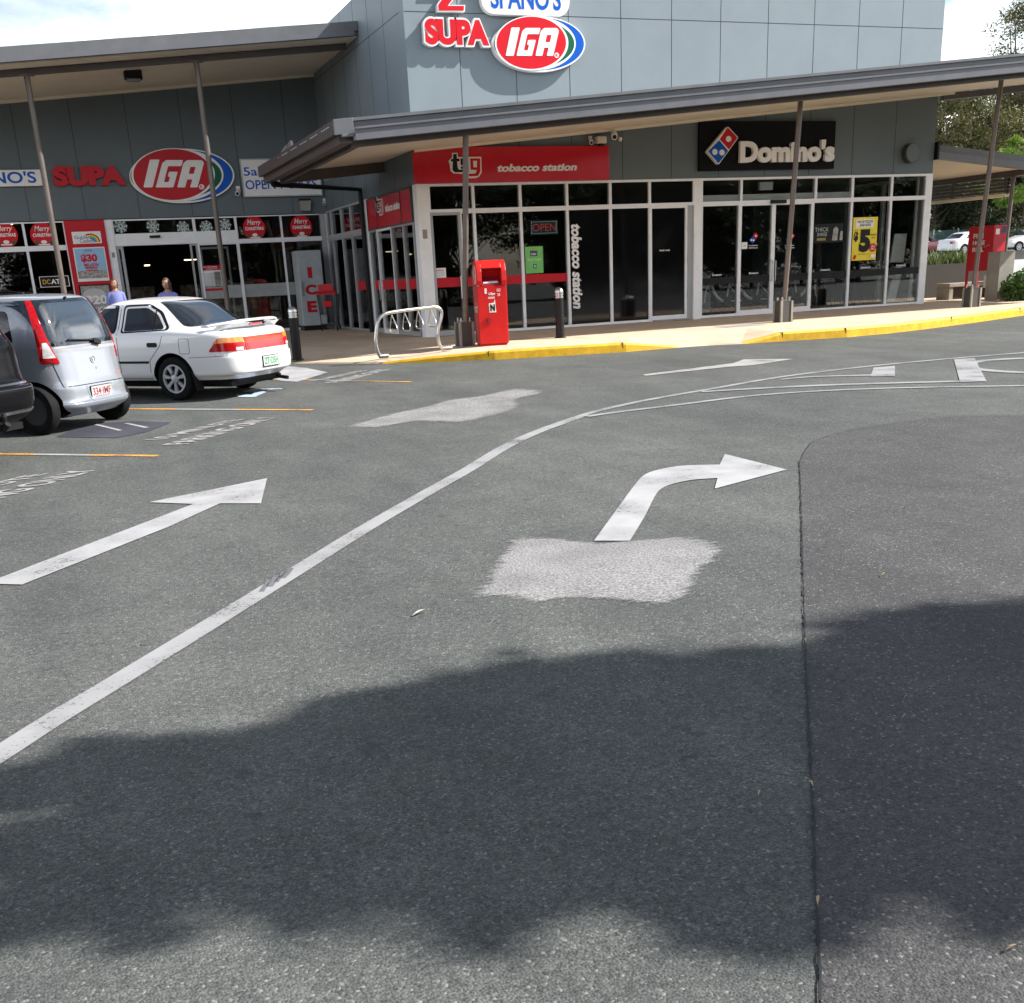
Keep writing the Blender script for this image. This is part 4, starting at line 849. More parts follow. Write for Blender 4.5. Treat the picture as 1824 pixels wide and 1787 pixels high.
board('menu_poster', 'dark thickshake poster with white lettering behind the pizza shop glass', 'poster', FF, (P6(912, 925), P6(1122, 785)),
      [('r', 0, 0, 1, 1, BLACK), ('t', .02, .6, .5, .82, 'THICK', mat('chalk', (.32, .36, .36), .6), .01), ('t', .1, .35, .44, .55, 'SHAKES', mat('chalk', (.32, .36, .36), .6)), ('r', .1, .12, .4, .26, mat('poster_olive', (.25, .20, .03), .5)), ('p', [(.62, .1), (.66, .72), (.74, .86), (.82, .72), (.8, .1)], PGREY), ('p', [(.88, .1), (.9, .6), (.98, .6), (.98, .1)], PGREY)])
def door_logo(label, dx):
    t = thing('door_sticker', label, 'sticker', FF @ Vector((*P6(488+dx, 900), 0)), group='entrance stickers on the sliding doors')
    f = lambda x, y: P6(453+dx+(x-122)*.32, 845+(y-107)*.32); tile_logo(t, f, WG, FF, .3, body=False)
    q = MB(); A, B = P6(452+dx, 947), P6(518+dx, 934); q.text('Customer', A[0], A[1], B[0], B[1], WG, .003, .02); A, B = P6(455+dx, 964), P6(516+dx, 951); q.text('Entrance', A[0], A[1], B[0], B[1], WG, .003, .02); q.build('lettering', SWHITE, t, FF)
door_logo('tile logo sticker with white words on the left sliding door of the pizza shop', 0); door_logo('tile logo sticker half behind the canopy post on the right sliding door', 258)
board('notice_sheet', 'small white notice at the left edge of the pizza shop sliding door', 'notice', FF, (P6(402, 967), P6(443, 918)), [('r', 0, 0, 1, 1, SWHITE), ('r', .2, .3, .8, .7, mat('poster_pale', (.6, .6, .6), .5))], w=WG)
q = MB()
for x, y in ((195, 1158), (455, 1145), (960, 1122), (1245, 1105), (1495, 1090)):
    A, B = P6(x, y), P6(x+66, y-18); q.text("Domino's", A[0], A[1], B[0], B[1], WG, .003, .03)
tag(q.build('window_lettering', SWHITE, frame=FF), 'row of tiny white shop names along the pizza shop glass at knee height', 'lettering')
q = MB()
for a, b in ((14.335, 15.295), (17.39, 18.45), (18.51, 19.61), (19.67, 20.658)): zb = 1.13; q.box(a, b, zb, zb+.16, WG, WG+.002)
for a, b in ((15.38, 16.21), (16.31, 17.31)): q.box(a, b, 1.13, 1.29, WG, WG+.002)
tag(q.build('window_band', mat('smoked_band', (.012, .012, .013), .15), frame=FF), 'dark safety band along the pizza shop glass', 'window band')
# ------------------------------------------------------------------ small wall fixtures
def cctv(label, fr, c, wall_w=0.0, s=1.0):
    t = thing('security_camera', label, 'security camera', fr @ Vector((*c, wall_w)), group='white security cameras'); x, z = c
    q = MB(); q.box(x-.05*s, x+.05*s, z+.02*s, z+.12*s, wall_w, wall_w+.04); q.tube([(x, z+.06*s, wall_w+.03), (x, z+.03*s, wall_w+.12*s)], .02*s, 8); q.build('bracket', SWHITE, t, fr)
    q = MB(); D = Vector((-.35, -.4, .85)).normalized(); A = Vector((x, z, wall_w+.08*s)); q.tube([A, A+D*.07*s, A+D*.2*s], [.06*s, .065*s, .06*s], 12); q.build('housing', SWHITE, t, fr, smooth=40)
    q = MB(); q.tube([A+D*.2*s, A+D*.204*s], .042*s, 12); q.build('lens', BLACK, t, fr)
    return t
cctv('white security camera mounted left of the hours sign', FI, fI(*c2b(400, 1318))); cctv('tiny white security camera on the dark wall below the downpipe', FI, fI(*c2b(1050, 1400)), s=.7)
cctv('white security camera high on the wall right of the red shop sign', FF, fF(*c4(1462, 915)), s=.75)
cctv('white security camera highest on the wall beside a cream box', FF, fF(*c4(1606, 872)), s=1.1)
A, B = fF(*c4(1487, 938)), fF(*c4(1545, 893)); q = MB(); q.box(A[0], B[0], A[1], B[1], 0, .2); q.box(A[0]+.08, B[0]-.04, A[1]-.05, A[1], .06, .15, 1); tag(q.build('alarm_box', [mat('cream_plastic', (.62, .58, .5), .5), BLACK], frame=FF, bevel=.01), 'square cream box on the wall between two security cameras', 'alarm box')
A, B = fF(*c4(1640, 912)), fF(*c4(1662, 893)); q = MB(); q.prism([(A[0], A[1]), (B[0]-.02, A[1]-.03), (B[0], B[1]-.02), (A[0]+.03, B[1])], 0, .08); tag(q.build('sensor', SWHITE, frame=FF), 'tiny tilted white sensor beside the highest camera', 'sensor')
A, B = fI(*c2b(860, 1470)), fI(*c2b(935, 1378)); q = MB(); q.box(A[0], B[0], A[1]+.25, B[1], 0, .22); q.hexa([(A[0]+.02, A[1], .05), (B[0]-.02, A[1], .05), (B[0]-.02, A[1], .16), (A[0]+.02, A[1], .16), (A[0], A[1]+.25, .02), (B[0], A[1]+.25, .02), (B[0], A[1]+.25, .22), (A[0], A[1]+.25, .22)], 1)
tag(q.build('flood_light', [BLACK, mat('lamp_glass', (.32, .32, .29), .25)], frame=FI), 'black flood light with pale glass on the dark wall above the ice freezer window', 'light')
A = fF(*c6(1580, 292)); q = MB(); n = 14
M = Matrix.Translation((A[0], A[1], 0)); q.lathe([(.22, 0), (.22, .16), (.20, .16)], 28, 0, M); q.lathe([(.20, .155), (.20, .17), (.0, .17)], 28, 1, M); tag(q.build('wall_lamp', [mat('lamp_grey', (.05, .05, .05), .5), CLADD], frame=FF, smooth=40), 'round grey drum lamp high on the wall right of the pizza sign', 'light')
A, B = fF(*c6(565, 545)), fF(*c6(660, 486)); q = MB(); q.box(A[0], B[0], A[1], B[1], -.3, -.22); tag(q.build('exit_light', SWHITE, frame=FF), 'white light box behind the top glass over the pizza shop door', 'light')
# ------------------------------------------------------------------ street furniture
fl, frp = GZ(856, 617), GZ(907, 614); U = (frp-fl); wid = U.length; U.normalize(); 
PBM = Matrix((U, Vector((-U.y, U.x, 0)), Vector((0, 0, 1)))).transposed().to_4x4(); PBM.translation = fl
pbx = thing('post_box', 'tall red street post box with a hooded slot at the kerb before the tobacco shop', 'post box', M=PBM @ Matrix.Translation((wid/2, .3, 0)))
PR = mat('post_box_red', (.58, .014, .012), .38, var=.08, vscale=3, coat=.1, spec=.3, dirt=.12); ox = wid/2; hw = wid/2
def side_prism(mb, prof, x0, x1, mi=0):   # prof in (depth, z), extruded along x
    n = len(prof); vs = [(x0, d, z) for d, z in prof]+[(x1, d, z) for d, z in prof]
    mb.add(vs, [list(range(n)), list(reversed(range(n, 2*n)))]+[(i, n+i, n+(i+1) % n, (i+1) % n) for i in range(n)], mi)
HT = 1.47
q = MB(); side_prism(q, [(-.3, .03), (-.3, 1.03), (.3, 1.03), (.3, .03)], -hw, hw); side_prism(q, [(-.27, 0), (-.27, .03), (.28, .03), (.28, 0)], -hw+.02, hw-.02)
q.build('body', PR, pbx, local=True, bevel=.012)
hood = [(-.31, 1.04), (-.32, 1.12), (-.30, 1.28), (-.24, 1.40), (-.15, HT-.01), (.0, HT), (.14, HT-.02), (.25, 1.36), (.30, 1.2), (.30, 1.04)]
q = MB(); side_prism(q, hood, -hw, -hw+.085); side_prism(q, hood, hw-.085, hw); side_prism(q, [(-.285, 1.33), (-.24, 1.40), (-.15, HT-.01), (.0, HT), (.14, HT-.02), (.25, 1.36), (.30, 1.2), (.30, 1.04), (.05, 1.04), (.0, 1.2), (-.05, 1.30)], -hw+.085, hw-.085)
q.build('hood', PR, pbx, local=True, bevel=.008)
q = MB(); q.hexa([(-hw+.087, -.30, 1.035), (hw-.087, -.30, 1.035), (hw-.087, .04, 1.035), (-hw+.087, .04, 1.035), (-hw+.087, -.28, 1.06), (hw-.087, -.28, 1.06), (hw-.087, .03, 1.2), (-hw+.087, .03, 1.2)]); q.build('chute', mat('post_box_dark_red', (.25, .01, .02), .4), pbx, local=True)
q = MB(); q.hexa([(-.15, -.27, 1.075), (.12, -.27, 1.075), (.12, -.2, 1.105), (-.15, -.2, 1.105), (-.15, -.27, 1.08), (.12, -.27, 1.08), (.12, -.2, 1.11), (-.15, -.2, 1.11)]); q.build('label_plate', SWHITE, pbx, local=True)
PF = Matrix(((1, 0, 0, 0), (0, 0, -1, -.3), (0, 1, 0, 0), (0, 0, 0, 1)))
q = MB(); q.box(-.14, -.10, .90, .99, 0, .003, 0, PF); q.box(.07, .16, .83, .99, 0, .002, 1, PF); q.text('6.00pm', -.07, .86, .05, .92, 0, .003, .03, 0, 0, 0, PF); q.text('24', .09, .85, .14, .90, 0, .004, .02, 0, 0, 0, PF)
for k in range(3): q.box(-.08, .04, .835-.012*k, .842-.012*k, 0, .002, 0, PF)
for k in range(3): q.box(.08, .15, .93+.018*k, .937+.018*k, 0, .004, 0, PF)
q.build('front_labels', [SWHITE, REDB], pbx, local=True)
q = MB(); q.prism([(-.07, .575), (.055, .575), (.04, .80), (.015, .74), (-.075, .73)], 0, .003, 0, PF); q.text('N', -.052, .595, .035, .715, .003, .003, .07, 0, 1, 0, PF); q.build('sticker', [SWHITE, BLACK], pbx, local=True)
q = MB(); q.prism(ell(-.09, .44, .07, .07, 24), 0, .012, 1, PF); q.prism(ell(-.09, .44, .058, .058, 24), .012, .014, 0, PF); q.box(-.098, -.082, .39, .49, .014, .03, 1, PF); q.build('lock', [mat('post_box_dark_red', (.25, .01, .02), .4), PR], pbx, local=True)
PS = Matrix(((0, 0, -1, -hw), (-1, 0, 0, 0), (0, 1, 0, 0), (0, 0, 0, 1)))
q = MB(); q.prism(ell(.03, 1.22, .155, .155, 32), 0, .003, 0, PS); q.prism(arc(.03, 1.22, .06, .11, -1.4, 1.4), .003, .006, 1, PS); q.box(.0, .045, 1.09, 1.36, .003, .006, 1, PS); q.build('emblem', [SWHITE, PR], pbx, local=True)
q = MB(); q.text('POST', -.17, .575, .24, .69, 0, .003, .03, 0, 0, 0, PS); q.text('Australia', -.1, .715, .14, .745, 0, .003, 0, 0, 0, 0, PS); q.build('lettering', SWHITE, pbx, local=True)
# bollards
bol = thing('bollard', 'black bollard with a ringed steel cap behind the white sedan by the supermarket', 'bollard', GZ(530, 641, .30), group='black bollards with steel caps')
BBL = mat('bollard_black', (.010, .010, .011), .45, var=.3, vscale=9, dirt=.5, spec=.25)
q = MB(); q.lathe([(.085, 0), (.085, .74), (.0, .74)], 24); q.lathe([(.12, 0), (.12, .012), (.085, .012)], 24); q.build('post', BBL, bol, local=True, smooth=40)
q = MB(); q.lathe([(.086, .735), (.086, .765), (.074, .768), (.074, .782), (.087, .785), (.087, .815), (.075, .818), (.075, .83), (.087, .833), (.087, .86), (.078, .89), (.058, .915), (.03, .93), (.0, .934)], 24); q.build('cap', CHROME, bol, local=True, smooth=40)
o = dup(bol, Matrix.Translation(GZ(998, 602)) @ Matrix.Rotation(.5, 4, 'Z'), 'black bollard with a ringed steel cap standing right of the red post box')
# bike rack
L0, R0 = GZ(678, 638, .335), GZ(789, 624, .372); e = (R0-L0); e.z = 0; e.normalize(); nrm = Vector((e.y, -e.x, 0))   # towards the road
def PV(px, py):
    d = _ray(px, py); tt = (L0-_O).dot(nrm)/d.dot(nrm); return _O+d*tt
c7 = lambda x, y: PV(640+x/8.29, 530+y/8.29)
rk = thing('bike_rack', 'bent galvanised tube bike rack with four hanging loops at the kerb', 'bike rack', (L0+R0)/2)
path = smooth_path([c7(*p) for p in ((322, 885), (290, 840), (255, 740), (240, 620), (250, 480), (275, 350), (335, 268), (430, 228), (700, 187), (1000, 152), (1120, 142), (1190, 170), (1215, 232), (1200, 330), (1165, 450), (1160, 580), (1190, 700), (1228, 758), (1255, 768))], 5)
q = MB(); q.tube(path, .031, 12); q.build('frame', CHROME, rk, smooth=60)
for a, b in (((300, 885), (425, 893)), ((1225, 762), (1365, 775))):
    A, B = c7(*a), c7(*b); A.z = B.z = (L0.z if a[0] < 500 else R0.z)+.03; q = MB(); q.tube([A, B], .036, 12)
    for f in (.35, .6, .85): p = A.lerp(B, f); q.lathe([(.014, .03), (.014, .05), (.0, .052)], 8, 0, Matrix.Translation(p))
    q.build('foot', mat('worn_steel', (.22, .21, .2), .45, metal=.8), rk, smooth=50)
for tx, ty in ((475, 238), (665, 208), (862, 182), (1050, 160)):
    T = c7(tx, ty); bo = T+Vector((0, 0, -.31)); q = MB()
    pts = [T+Vector((0, 0, -.02)), bo+nrm*.15+Vector((0, 0, .09)), bo+nrm*.155+Vector((0, 0, .03)), bo+nrm*.12, bo-nrm*.05, bo-nrm*.09+Vector((0, 0, .03)), bo-nrm*.085+Vector((0, 0, .09)), T+Vector((0, 0, -.02))]
    q.tube(smooth_path(pts, 4), .009, 8); q.build('loop', CHROME, rk, smooth=60)
# ice freezer and trolley at the supermarket corner
ice = thing('ice_freezer', 'tall white ice freezer with red letters standing outside the supermarket glass', 'freezer', (6.7, 32.4, FH))
a, b = PY(527, 447, 32.05), PY(571, 445, 32.05); zt = a.z
q = MB(); q.box(a.x, b.x, 32.05, 32.7, FH+.12, zt); q.build('cabinet', mat('freezer_white', (.38, .42, .44), .45), ice, bevel=.02)
q = MB(); q.box(a.x+.03, b.x-.03, 32.1, 32.68, FH, FH+.12); q.build('plinth', BLACK, ice)
FIce = Matrix(((1, 0, 0, 0), (0, 0, -1, 32.05), (0, 1, 0, 0), (0, 0, 0, 1)))
for ch, (x0, y0, x1, y1) in (('I', (968, 818, 1008, 690)), ('C', (945, 1015, 1062, 890)), ('E', (968, 1218, 1068, 1080))):
    A = PY(*c5b(x0, y0), 32.05); B = PY(*c5b(x1, y1), 32.05); q = MB(); q.text(ch, A.x, A.z, B.x, B.z, 0, .004, .05); q.build('letter', RED, ice, FIce)
q = MB(); q.box(a.x+.04, a.x+.06, 31.99, 32.05, FH+.9, FH+1.3); q.build('handle', GALU, ice)
tp = PY(590, 583, 31.35); tp.z = PAVE
tr = thing('shopping_trolley', 'dark wire shopping trolley with red child seat beside the ice freezer', 'trolley', tp, rotz=-.35)
WIRE = mat('trolley_wire', (.10, .105, .11), .4, metal=.6); q = MB()
def lerp(a, b, t): return a+(b-a)*t
for k in range(11):
    t_ = k/10; z = lerp(.42, .92, t_); hx = lerp(.2, .27, t_); y0, y1 = lerp(-.30, -.36, t_), lerp(.28, .44, t_)
    q.tube([(-hx, y0, z), (hx, y0, z), (hx, y1, z), (-hx, y1, z)], .006, 5, closed=True)
for k in range(9):
    t_ = k/8
    for (xa, ya, xb, yb) in ((lerp(-.2, .2, t_), -.30, lerp(-.27, .27, t_), -.36), (lerp(-.2, .2, t_), .28, lerp(-.27, .27, t_), .44)): q.tube([(xa, ya, .42), (xb, yb, .92)], .005, 5)
    for s_ in (-1, 1): q.tube([(s_*.2, lerp(-.3, .28, t_), .42), (s_*.27, lerp(-.36, .44, t_), .92)], .005, 5)
for k in range(7): q.tube([(lerp(-.2, .2, k/6), -.3, .42), (lerp(-.2, .2, k/6), .28, .42)], .006, 5)
q.build('basket', WIRE, tr, local=True)
q = MB()
for s_ in (-1, 1): q.tube([(s_*.24, -.34, .95), (s_*.22, -.30, .40), (s_*.22, -.26, .16), (s_*.2, .4, .14)], .014, 8)
q.tube([(-.22, -.28, .18), (.22, -.28, .18)], .012, 8); q.tube([(-.2, .38, .15), (.2, .38, .15)], .012, 8); q.build('frame', WIRE, tr, local=True, smooth=50)
q = MB(); q.tube([(-.27, -.42, 1.0), (.27, -.42, 1.0)], .02, 10); q.box(-.25, .25, -.40, -.36, .92, 1.0); q.build('handle', RED, tr, local=True)
q = MB(); q.hexa([(-.2, -.38, .98), (.2, -.38, .98), (.2, -.2, .95), (-.2, -.2, .95), (-.2, -.36, 1.18), (.17, -.36, 1.2), (.17, -.22, 1.1), (-.18, -.22, 1.08)]); q.build('child_seat', RED, tr, local=True)
q = MB(); q.box(-.1, .12, -.355, -.345, .62, .76); q.build('panel', REDB, tr, local=True)
for x in (-.2, .2):
    for y in (-.26, .38):
        q = MB(); q.tube([(x-.015, y, .06), (x+.015, y, .06)], .06, 14); q.build('wheel', BLACK, tr, local=True, smooth=40)
# fire hose cabinet, bench, planter, walls on the right
hc = thing('fire_hose_cabinet', 'bright red fire hose reel cabinet on legs at the end of the planter wall', 'cabinet', (22.5, 24.2, PAVE))
HZ0, HZ1 = 1.10, 2.19; HY0, HY1 = 23.95, 24.85; hx0 = PY(1766, 470, HY0).x; hx1 = hx0+.40; HRED = mat('cabinet_red', (.50, .012, .022), .4, var=.08)
q = MB(); q.box(hx0, hx1, HY0, HY1, HZ0, HZ1); q.build('body', HRED, hc, bevel=.01)
q = MB(); q.box(hx0-.012, hx0-.001, HY0+.03, HY1-.03, HZ0+.04, HZ1-.04); dr = q.build('door', HRED, hc, bevel=.004)
FHc = Matrix(((0, 0, -1, hx0-.012), (-1, 0, 0, 0), (0, 1, 0, 0), (0, 0, 0, 1))); q = MB()
for i, (wd, x1_) in enumerate((('FIRE', .36), ('HOSE', .42), ('REEL', .40))): q.text(wd, -HY1+.20, 1.90-.165*i, -HY1+.20+x1_, 2.01-.165*i, .0, .004, .03)
q.build('lettering', SWHITE, dr, FHc)
q = MB(); q.tube([(hx0-.012, HY0+.12, 1.72), (hx0-.05, HY0+.12, 1.72), (hx0-.05, HY0+.26, 1.68)], .012, 6); q.build('handle', CHROME, dr)
for x in (hx0+.03, hx1-.03):
    for y in (HY0+.03, HY1-.03): q = MB(); q.box(x-.025, x+.025, y-.025, y+.025, PAVE, HZ0); q.build('leg', HRED, hc)
q = MB(); q.box(hx0+.05, hx0+.17, HY0-.004, HY0-.001, 1.97, 2.10); q.box(hx0+.24, hx0+.38, HY0-.004, HY0-.001, 2.0, 2.16, 1); q.build('front_label', [SWHITE, NAVY], hc)
q = MB(); q.lathe([(.0, .72), (.11, .72), (.13, .7), (.13, .40), (.0, .40)], 16, 0, Matrix.Translation((hx0+.2, HY0+.25, PAVE-.1))); q.build('valve_cover', SWHITE, hc, smooth=40)
q = MB(); q.tube([(hx0+.15, HY1-.2, PAVE), (hx0+.15, HY1-.2, .9), (hx0+.2, HY1-.2, HZ0)], .025, 8); q.build('water_pipe', CHROME, hc, smooth=40)
q = MB(); b0 = PY(1693, 520, 25.3); q.box(b0.x-.05, b0.x+1.6, 25.3, 25.85, PAVE+.32, PAVE+.42); q.box(b0.x-.02, b0.x+.12, 25.33, 25.82, PAVE-.02, PAVE+.318); q.box(b0.x+1.3, b0.x+1.45, 25.33, 25.82, PAVE-.02, PAVE+.318); q.box(b0.x+.13, b0.x+1.29, 25.42, 25.8, PAVE-.02, PAVE+.315, 1)
tag(q.build('concrete_bench', [CONC, CONCD], bevel=.015), 'low concrete bench against the brown planter wall', 'bench')
q = MB(); q.box(20.9, 25.6, 27.2, 27.45, PAVE-.1, 1.28); tag(q.build('planter_wall', CONCD), 'long dark brown planter wall with strappy grass on top', 'wall')
pa, pb = PY(1774, 540, 23.3), PY(1800, 540, 23.3)
q = MB(); q.box(pa.x, pb.x, 23.3, 23.72, PAVE-.1, 1.55); tag(q.build('concrete_wall', CONC, bevel=.012), 'weathered concrete wall end standing right of the red cabinet', 'wall')
q = MB(); q.box(pb.x+.002, 30, 23.36, 23.9, PAVE-.1, 1.34); q.box(pb.x+.002, 30, 23.5, 24.0, 1.342, 1.56, 1); tag(q.build('white_wall', [WHITE, mat('mesh_screen_dark', (.05, .05, .05), .6)]), 'white painted wall with a dark screen on top at the right edge', 'wall')
tg = MB(); tg.add([(20.9, 27.44, 1.2), (140, 27.44, 1.2), (140, 45, 1.30), (20.9, 45, 1.30), (-20, 56, 1.42), (260, 56, 1.42), (-200, 400, 3), (500, 400, 3)], [(0, 1, 2, 3), (3, 2, 5, 4), (4, 5, 7, 6)]); tag(tg.build('upper_car_park_ground', mat('upper_ground', (.13, .13, .115), .85, var=.2, vscale=.6), origin=False), kind='structure')
q = MB()
for k in range(40): q.box(40+k*2.5, 40+k*2.5+.08, 78.0, 78.1, 1.4, 3.4)
q.box(38, 142, 78.02, 78.06, 1.5, 3.3, 1); tag(q.build('boundary_fence', [GALU, mat('fence_green', (.012, .05, .045), .7)]), 'dark green screened fence behind the far parked cars', 'fence')
# pizza shop interior: delivery bikes, stools, leaning banner, counter
def ebike(label=None):
    t = thing('delivery_bike', label, 'bicycle', (0, 0, 0), group='white delivery bikes inside the pizza shop'); WB = mat('bike_white', (.82, .82, .8), .35)
    for x in (-.55, .55):
        q = MB(); q.tube([(x+.31*math.cos(a), 0, .33+.31*math.sin(a)) for a in [2*math.pi*i/28 for i in range(28)]], .022, 8, closed=True)
        o = q.build('wheel', BLACK, t, local=True, smooth=50); s_ = MB()
        for i in range(12): a = math.pi*i/6; s_.tube([(x, 0, .33), (x+.29*math.cos(a), .0, .33+.29*math.sin(a))], .003, 4)
        s_.build('spokes', CHROME, o, local=True)
    q = MB(); q.tube(smooth_path([(.40, 0, .92), (.34, 0, .78), (.18, 0, .5), (.0, 0, .36), (-.14, 0, .34)], 5), [.03]*6+[.036]*15, 10); q.tube([(-.14, 0, .34), (-.24, 0, .88)], .024, 10); q.tube([(-.14, .03, .34), (-.55, .05, .33)], .016, 8); q.tube([(-.22, .03, .68), (-.55, .05, .33)], .014, 8)
    q.build('frame', WB, t, local=True, smooth=50)
    q = MB(); q.tube([(.40, 0, .95), (.46, 0, .66), (.55, .045, .33)], .02, 8); q.build('fork', WB, t, local=True, smooth=50)
    q = MB(); q.tube(smooth_path([(.22, .3, 1.03), (.36, .2, 1.05), (.40, 0, 1.0), (.36, -.2, 1.05), (.22, -.3, 1.03)], 4), .014, 8); q.tube([(.40, 0, 1.0), (.40, 0, .9)], .018, 8); q.build('handlebar', BLACK, t, local=True, smooth=50)
    q = MB(); q.prism(rpoly([(-.42, -.09), (-.42, .09), (-.12, .035), (-.12, -.035)], .04), .9, .96); q.tube([(-.24, 0, .86), (-.26, 0, .92)], .015, 8); q.build('saddle', BLACK, t, local=True)
    q = MB(); q.prism(ell(-.14, .33, .11, .11, 20), -.05, .05, 0, Matrix(((1, 0, 0, 0), (0, 0, -1, 0), (0, 1, 0, 0), (0, 0, 0, 1)))); q.tube([(-.14, -.1, .33), (-.06, -.1, .2), (-.06, -.17, .2)], .012, 6); q.build('motor', BLACK, t, local=True)
    q = MB(); q.prism(rpoly([(-.78, .62), (-.3, .62), (-.3, .66), (-.78, .66)], .01), -.1, .1, 0, Matrix(((1, 0, 0, 0), (0, 0, -1, 0), (0, 1, 0, 0), (0, 0, 0, 1)))); q.tube([(-.6, .08, .62), (-.56, .08, .36)], .008, 5); q.build('carrier', BLACK, t, local=True)
    return t
eb = ebike('white delivery bike just inside the glass left of the sliding doors')
p = PY(1283, 545, 25.0); eb.matrix_basis = Matrix.Translation((p.x-.22, 25.05, FH)) @ Matrix.Rotation(.1, 4, 'Z') @ Matrix.Scale(-1, 4, Vector((1, 0, 0))) if False else Matrix.Translation((p.x-.15, 24.70, FH)) @ Matrix.Rotation(math.pi+.1, 4, 'Z')
dup(eb, Matrix.Translation((16.0, 24.78, FH)) @ Matrix.Rotation(math.pi-.2, 4, 'Z'), 'white delivery bike behind the left sliding door of the pizza shop'); dup(eb, Matrix.Translation((17.5, 24.85, FH)) @ Matrix.Rotation(.15, 4, 'Z'), 'white delivery bike deeper inside between the doors and the shake poster')
q = MB(); q.box(14.35, 16.2, 27.0, 27.5, FH, 1.35); q.box(14.3, 16.25, 26.95, 27.55, 1.35, 1.42); tag(q.build('service_counter', mat('counter_white', (.45, .45, .45), .4)), 'white service counter inside the pizza shop behind the bikes', 'counter')
q = MB(); a, b, c, d = [PY(*c6(x, y), 24.9) for x, y in ((1412, 1350), (1470, 1345), (1535, 1100), (1475, 1090))]; e1, e2 = [PY(*c6(x, y), 24.9) for x, y in ((1440, 1062), (1535, 1060))]; f1, f2 = [PY(*c6(x, y), 24.9) for x, y in ((1475, 860), (1560, 858))]
for P_ in ((a, b, c, d), (e1, e2, f2, f1)):
    q.prism([(v.x, v.z) for v in P_], 0, .05, 0, Matrix(((1, 0, 0, 0), (0, 0, -1, 24.9), (0, 1, 0, 0), (0, 0, 0, 1))))
tag(q.build('leaning_banner', SWHITE), 'tilted white banner leaning inside the last pizza shop window', 'banner')
def stool(label):
    t = thing('stool', label, 'stool', (18.9, 25.4, FH), group='dark stools inside the pizza shop')
    q = MB(); q.prism(ell(0, 0, .19, .19, 20), .66, .70); q.build('seat', BLACK, t, local=True)
    for sx in (-1, 1):
        for sy in (-1, 1): q = MB(); q.tube([(sx*.12, sy*.12, .66), (sx*.19, sy*.19, 0)], .014, 6); q.build('leg', BLACK, t, local=True)
    return t
st = stool('dark stool inside the window under the yellow poster'); dup(st, Matrix.Translation((19.45, 25.3, FH)), 'dark stool inside the window left of the tilted banner')
q = MB()
for i in range(3): q.box(-3+i*3.4, -.4+i*3.4, 37+i*.2, 37.6+i*.2, FH, 1.75)
SHELF = mat('stacked_goods', (.16, .12, .08), .6, var=.9, vscale=7)
tag(q.build('goods_shelves', SHELF), 'low shelves of goods deep inside the supermarket entrance', 'shelves')
LAMP = mat('warm_lamp', (.9, .8, .6), .5, emit=(1.0, .78, .45), estr=2.2)
for lab, x0, x1, yy, cy in (('small warm lamp hanging inside the entrance on the left', 545, 605, 722, 40), ('wide warm lamp glowing inside the entrance on the right', 1045, 1185, 652, 38)):
    A, B = PY(*c4b(x0, yy+8), cy), PY(*c4b(x1, yy-8), cy); q = MB(); q.box(A.x, B.x, cy-.15, cy+.15, A.z, B.z, 0); q.box(A.x, B.x, cy-.17, cy+.17, B.z+.002, B.z+.12, 1); q.tube([((A.x+B.x)/2, cy, B.z+.1), ((A.x+B.x)/2, cy, 3.9)], .01, 5, 1)
    tag(q.build('hanging_lamp', [LAMP, BLACK]), lab, 'light')
A, B = PY(-5, 401, 35), PY(22, 394, 35); q = MB(); q.box(A.x, B.x, 34.9, 35.1, A.z, B.z); tag(q.build('tube_light', LAMP), 'yellow tube light inside the window at the left edge', 'light')
# small leaf litter on the asphalt
LEAF = mat('dry_leaf', (.42, .33, .19), .7, var=.3, vscale=20); LEAFW = mat('pale_leaf', (.66, .63, .50), .6)
def leaf_mesh(L, Wd):
    q = MB(); n = 6; vs = []
    for i in range(n+1):
        t_ = i/n; ww = Wd*math.sin(math.pi*min(1, t_*1.02))**.8*(1-.3*t_); zz = .012*math.sin(math.pi*t_)+.004
        vs += [(L*(t_-.5), ww/2+.1*L*(t_-.5)**2, zz), (L*(t_-.5), -ww/2+.1*L*(t_-.5)**2, zz+.004)]
    q.add(vs, [(2*i, 2*i+1, 2*i+3, 2*i+2) for i in range(n)]); return q
LL = [(750, 1093, .12, .55, LEAFW, 'pale dry leaf lying alone between the white line and the ground off patch'), (1575, 1026, .07, .4, LEAF, 'dry twig like leaf on the newer asphalt nearest the turning arrow'), (1612, 1280, .04, .3, LEAF, 'short tan leaf on the shaded newer asphalt'), (1352, 1417, .035, .9, LEAF, 'tiny tan leaf in the shade just left of the seam'), (1803, 1694, .05, .1, LEAF, 'small brown leaf in the sun at the lower right edge'), (1434, 1144, .035, 1.2, LEAF, 'tiny leaf caught in the seam at the shadow edge'), (1456, 1608, .04, 1.0, LEAF, 'orange leaf caught in the seam near the bottom'), (1614, 1246, .03, .2, LEAF, 'thin pale twig on the shaded newer asphalt'), (1444, 1400, .03, 1.5, LEAF, 'thin straw caught in the middle of the seam')]
for x, y, L_, a, m, lab in LL:
    p = G(x, y, .006); o = leaf_mesh(L_, L_*.24).build('fallen_leaf', m, origin=False); o.matrix_basis = Matrix.Translation(p) @ Matrix.Rotation(a, 4, 'Z'); tag(o, lab, 'leaf', 'fallen leaves on the asphalt')
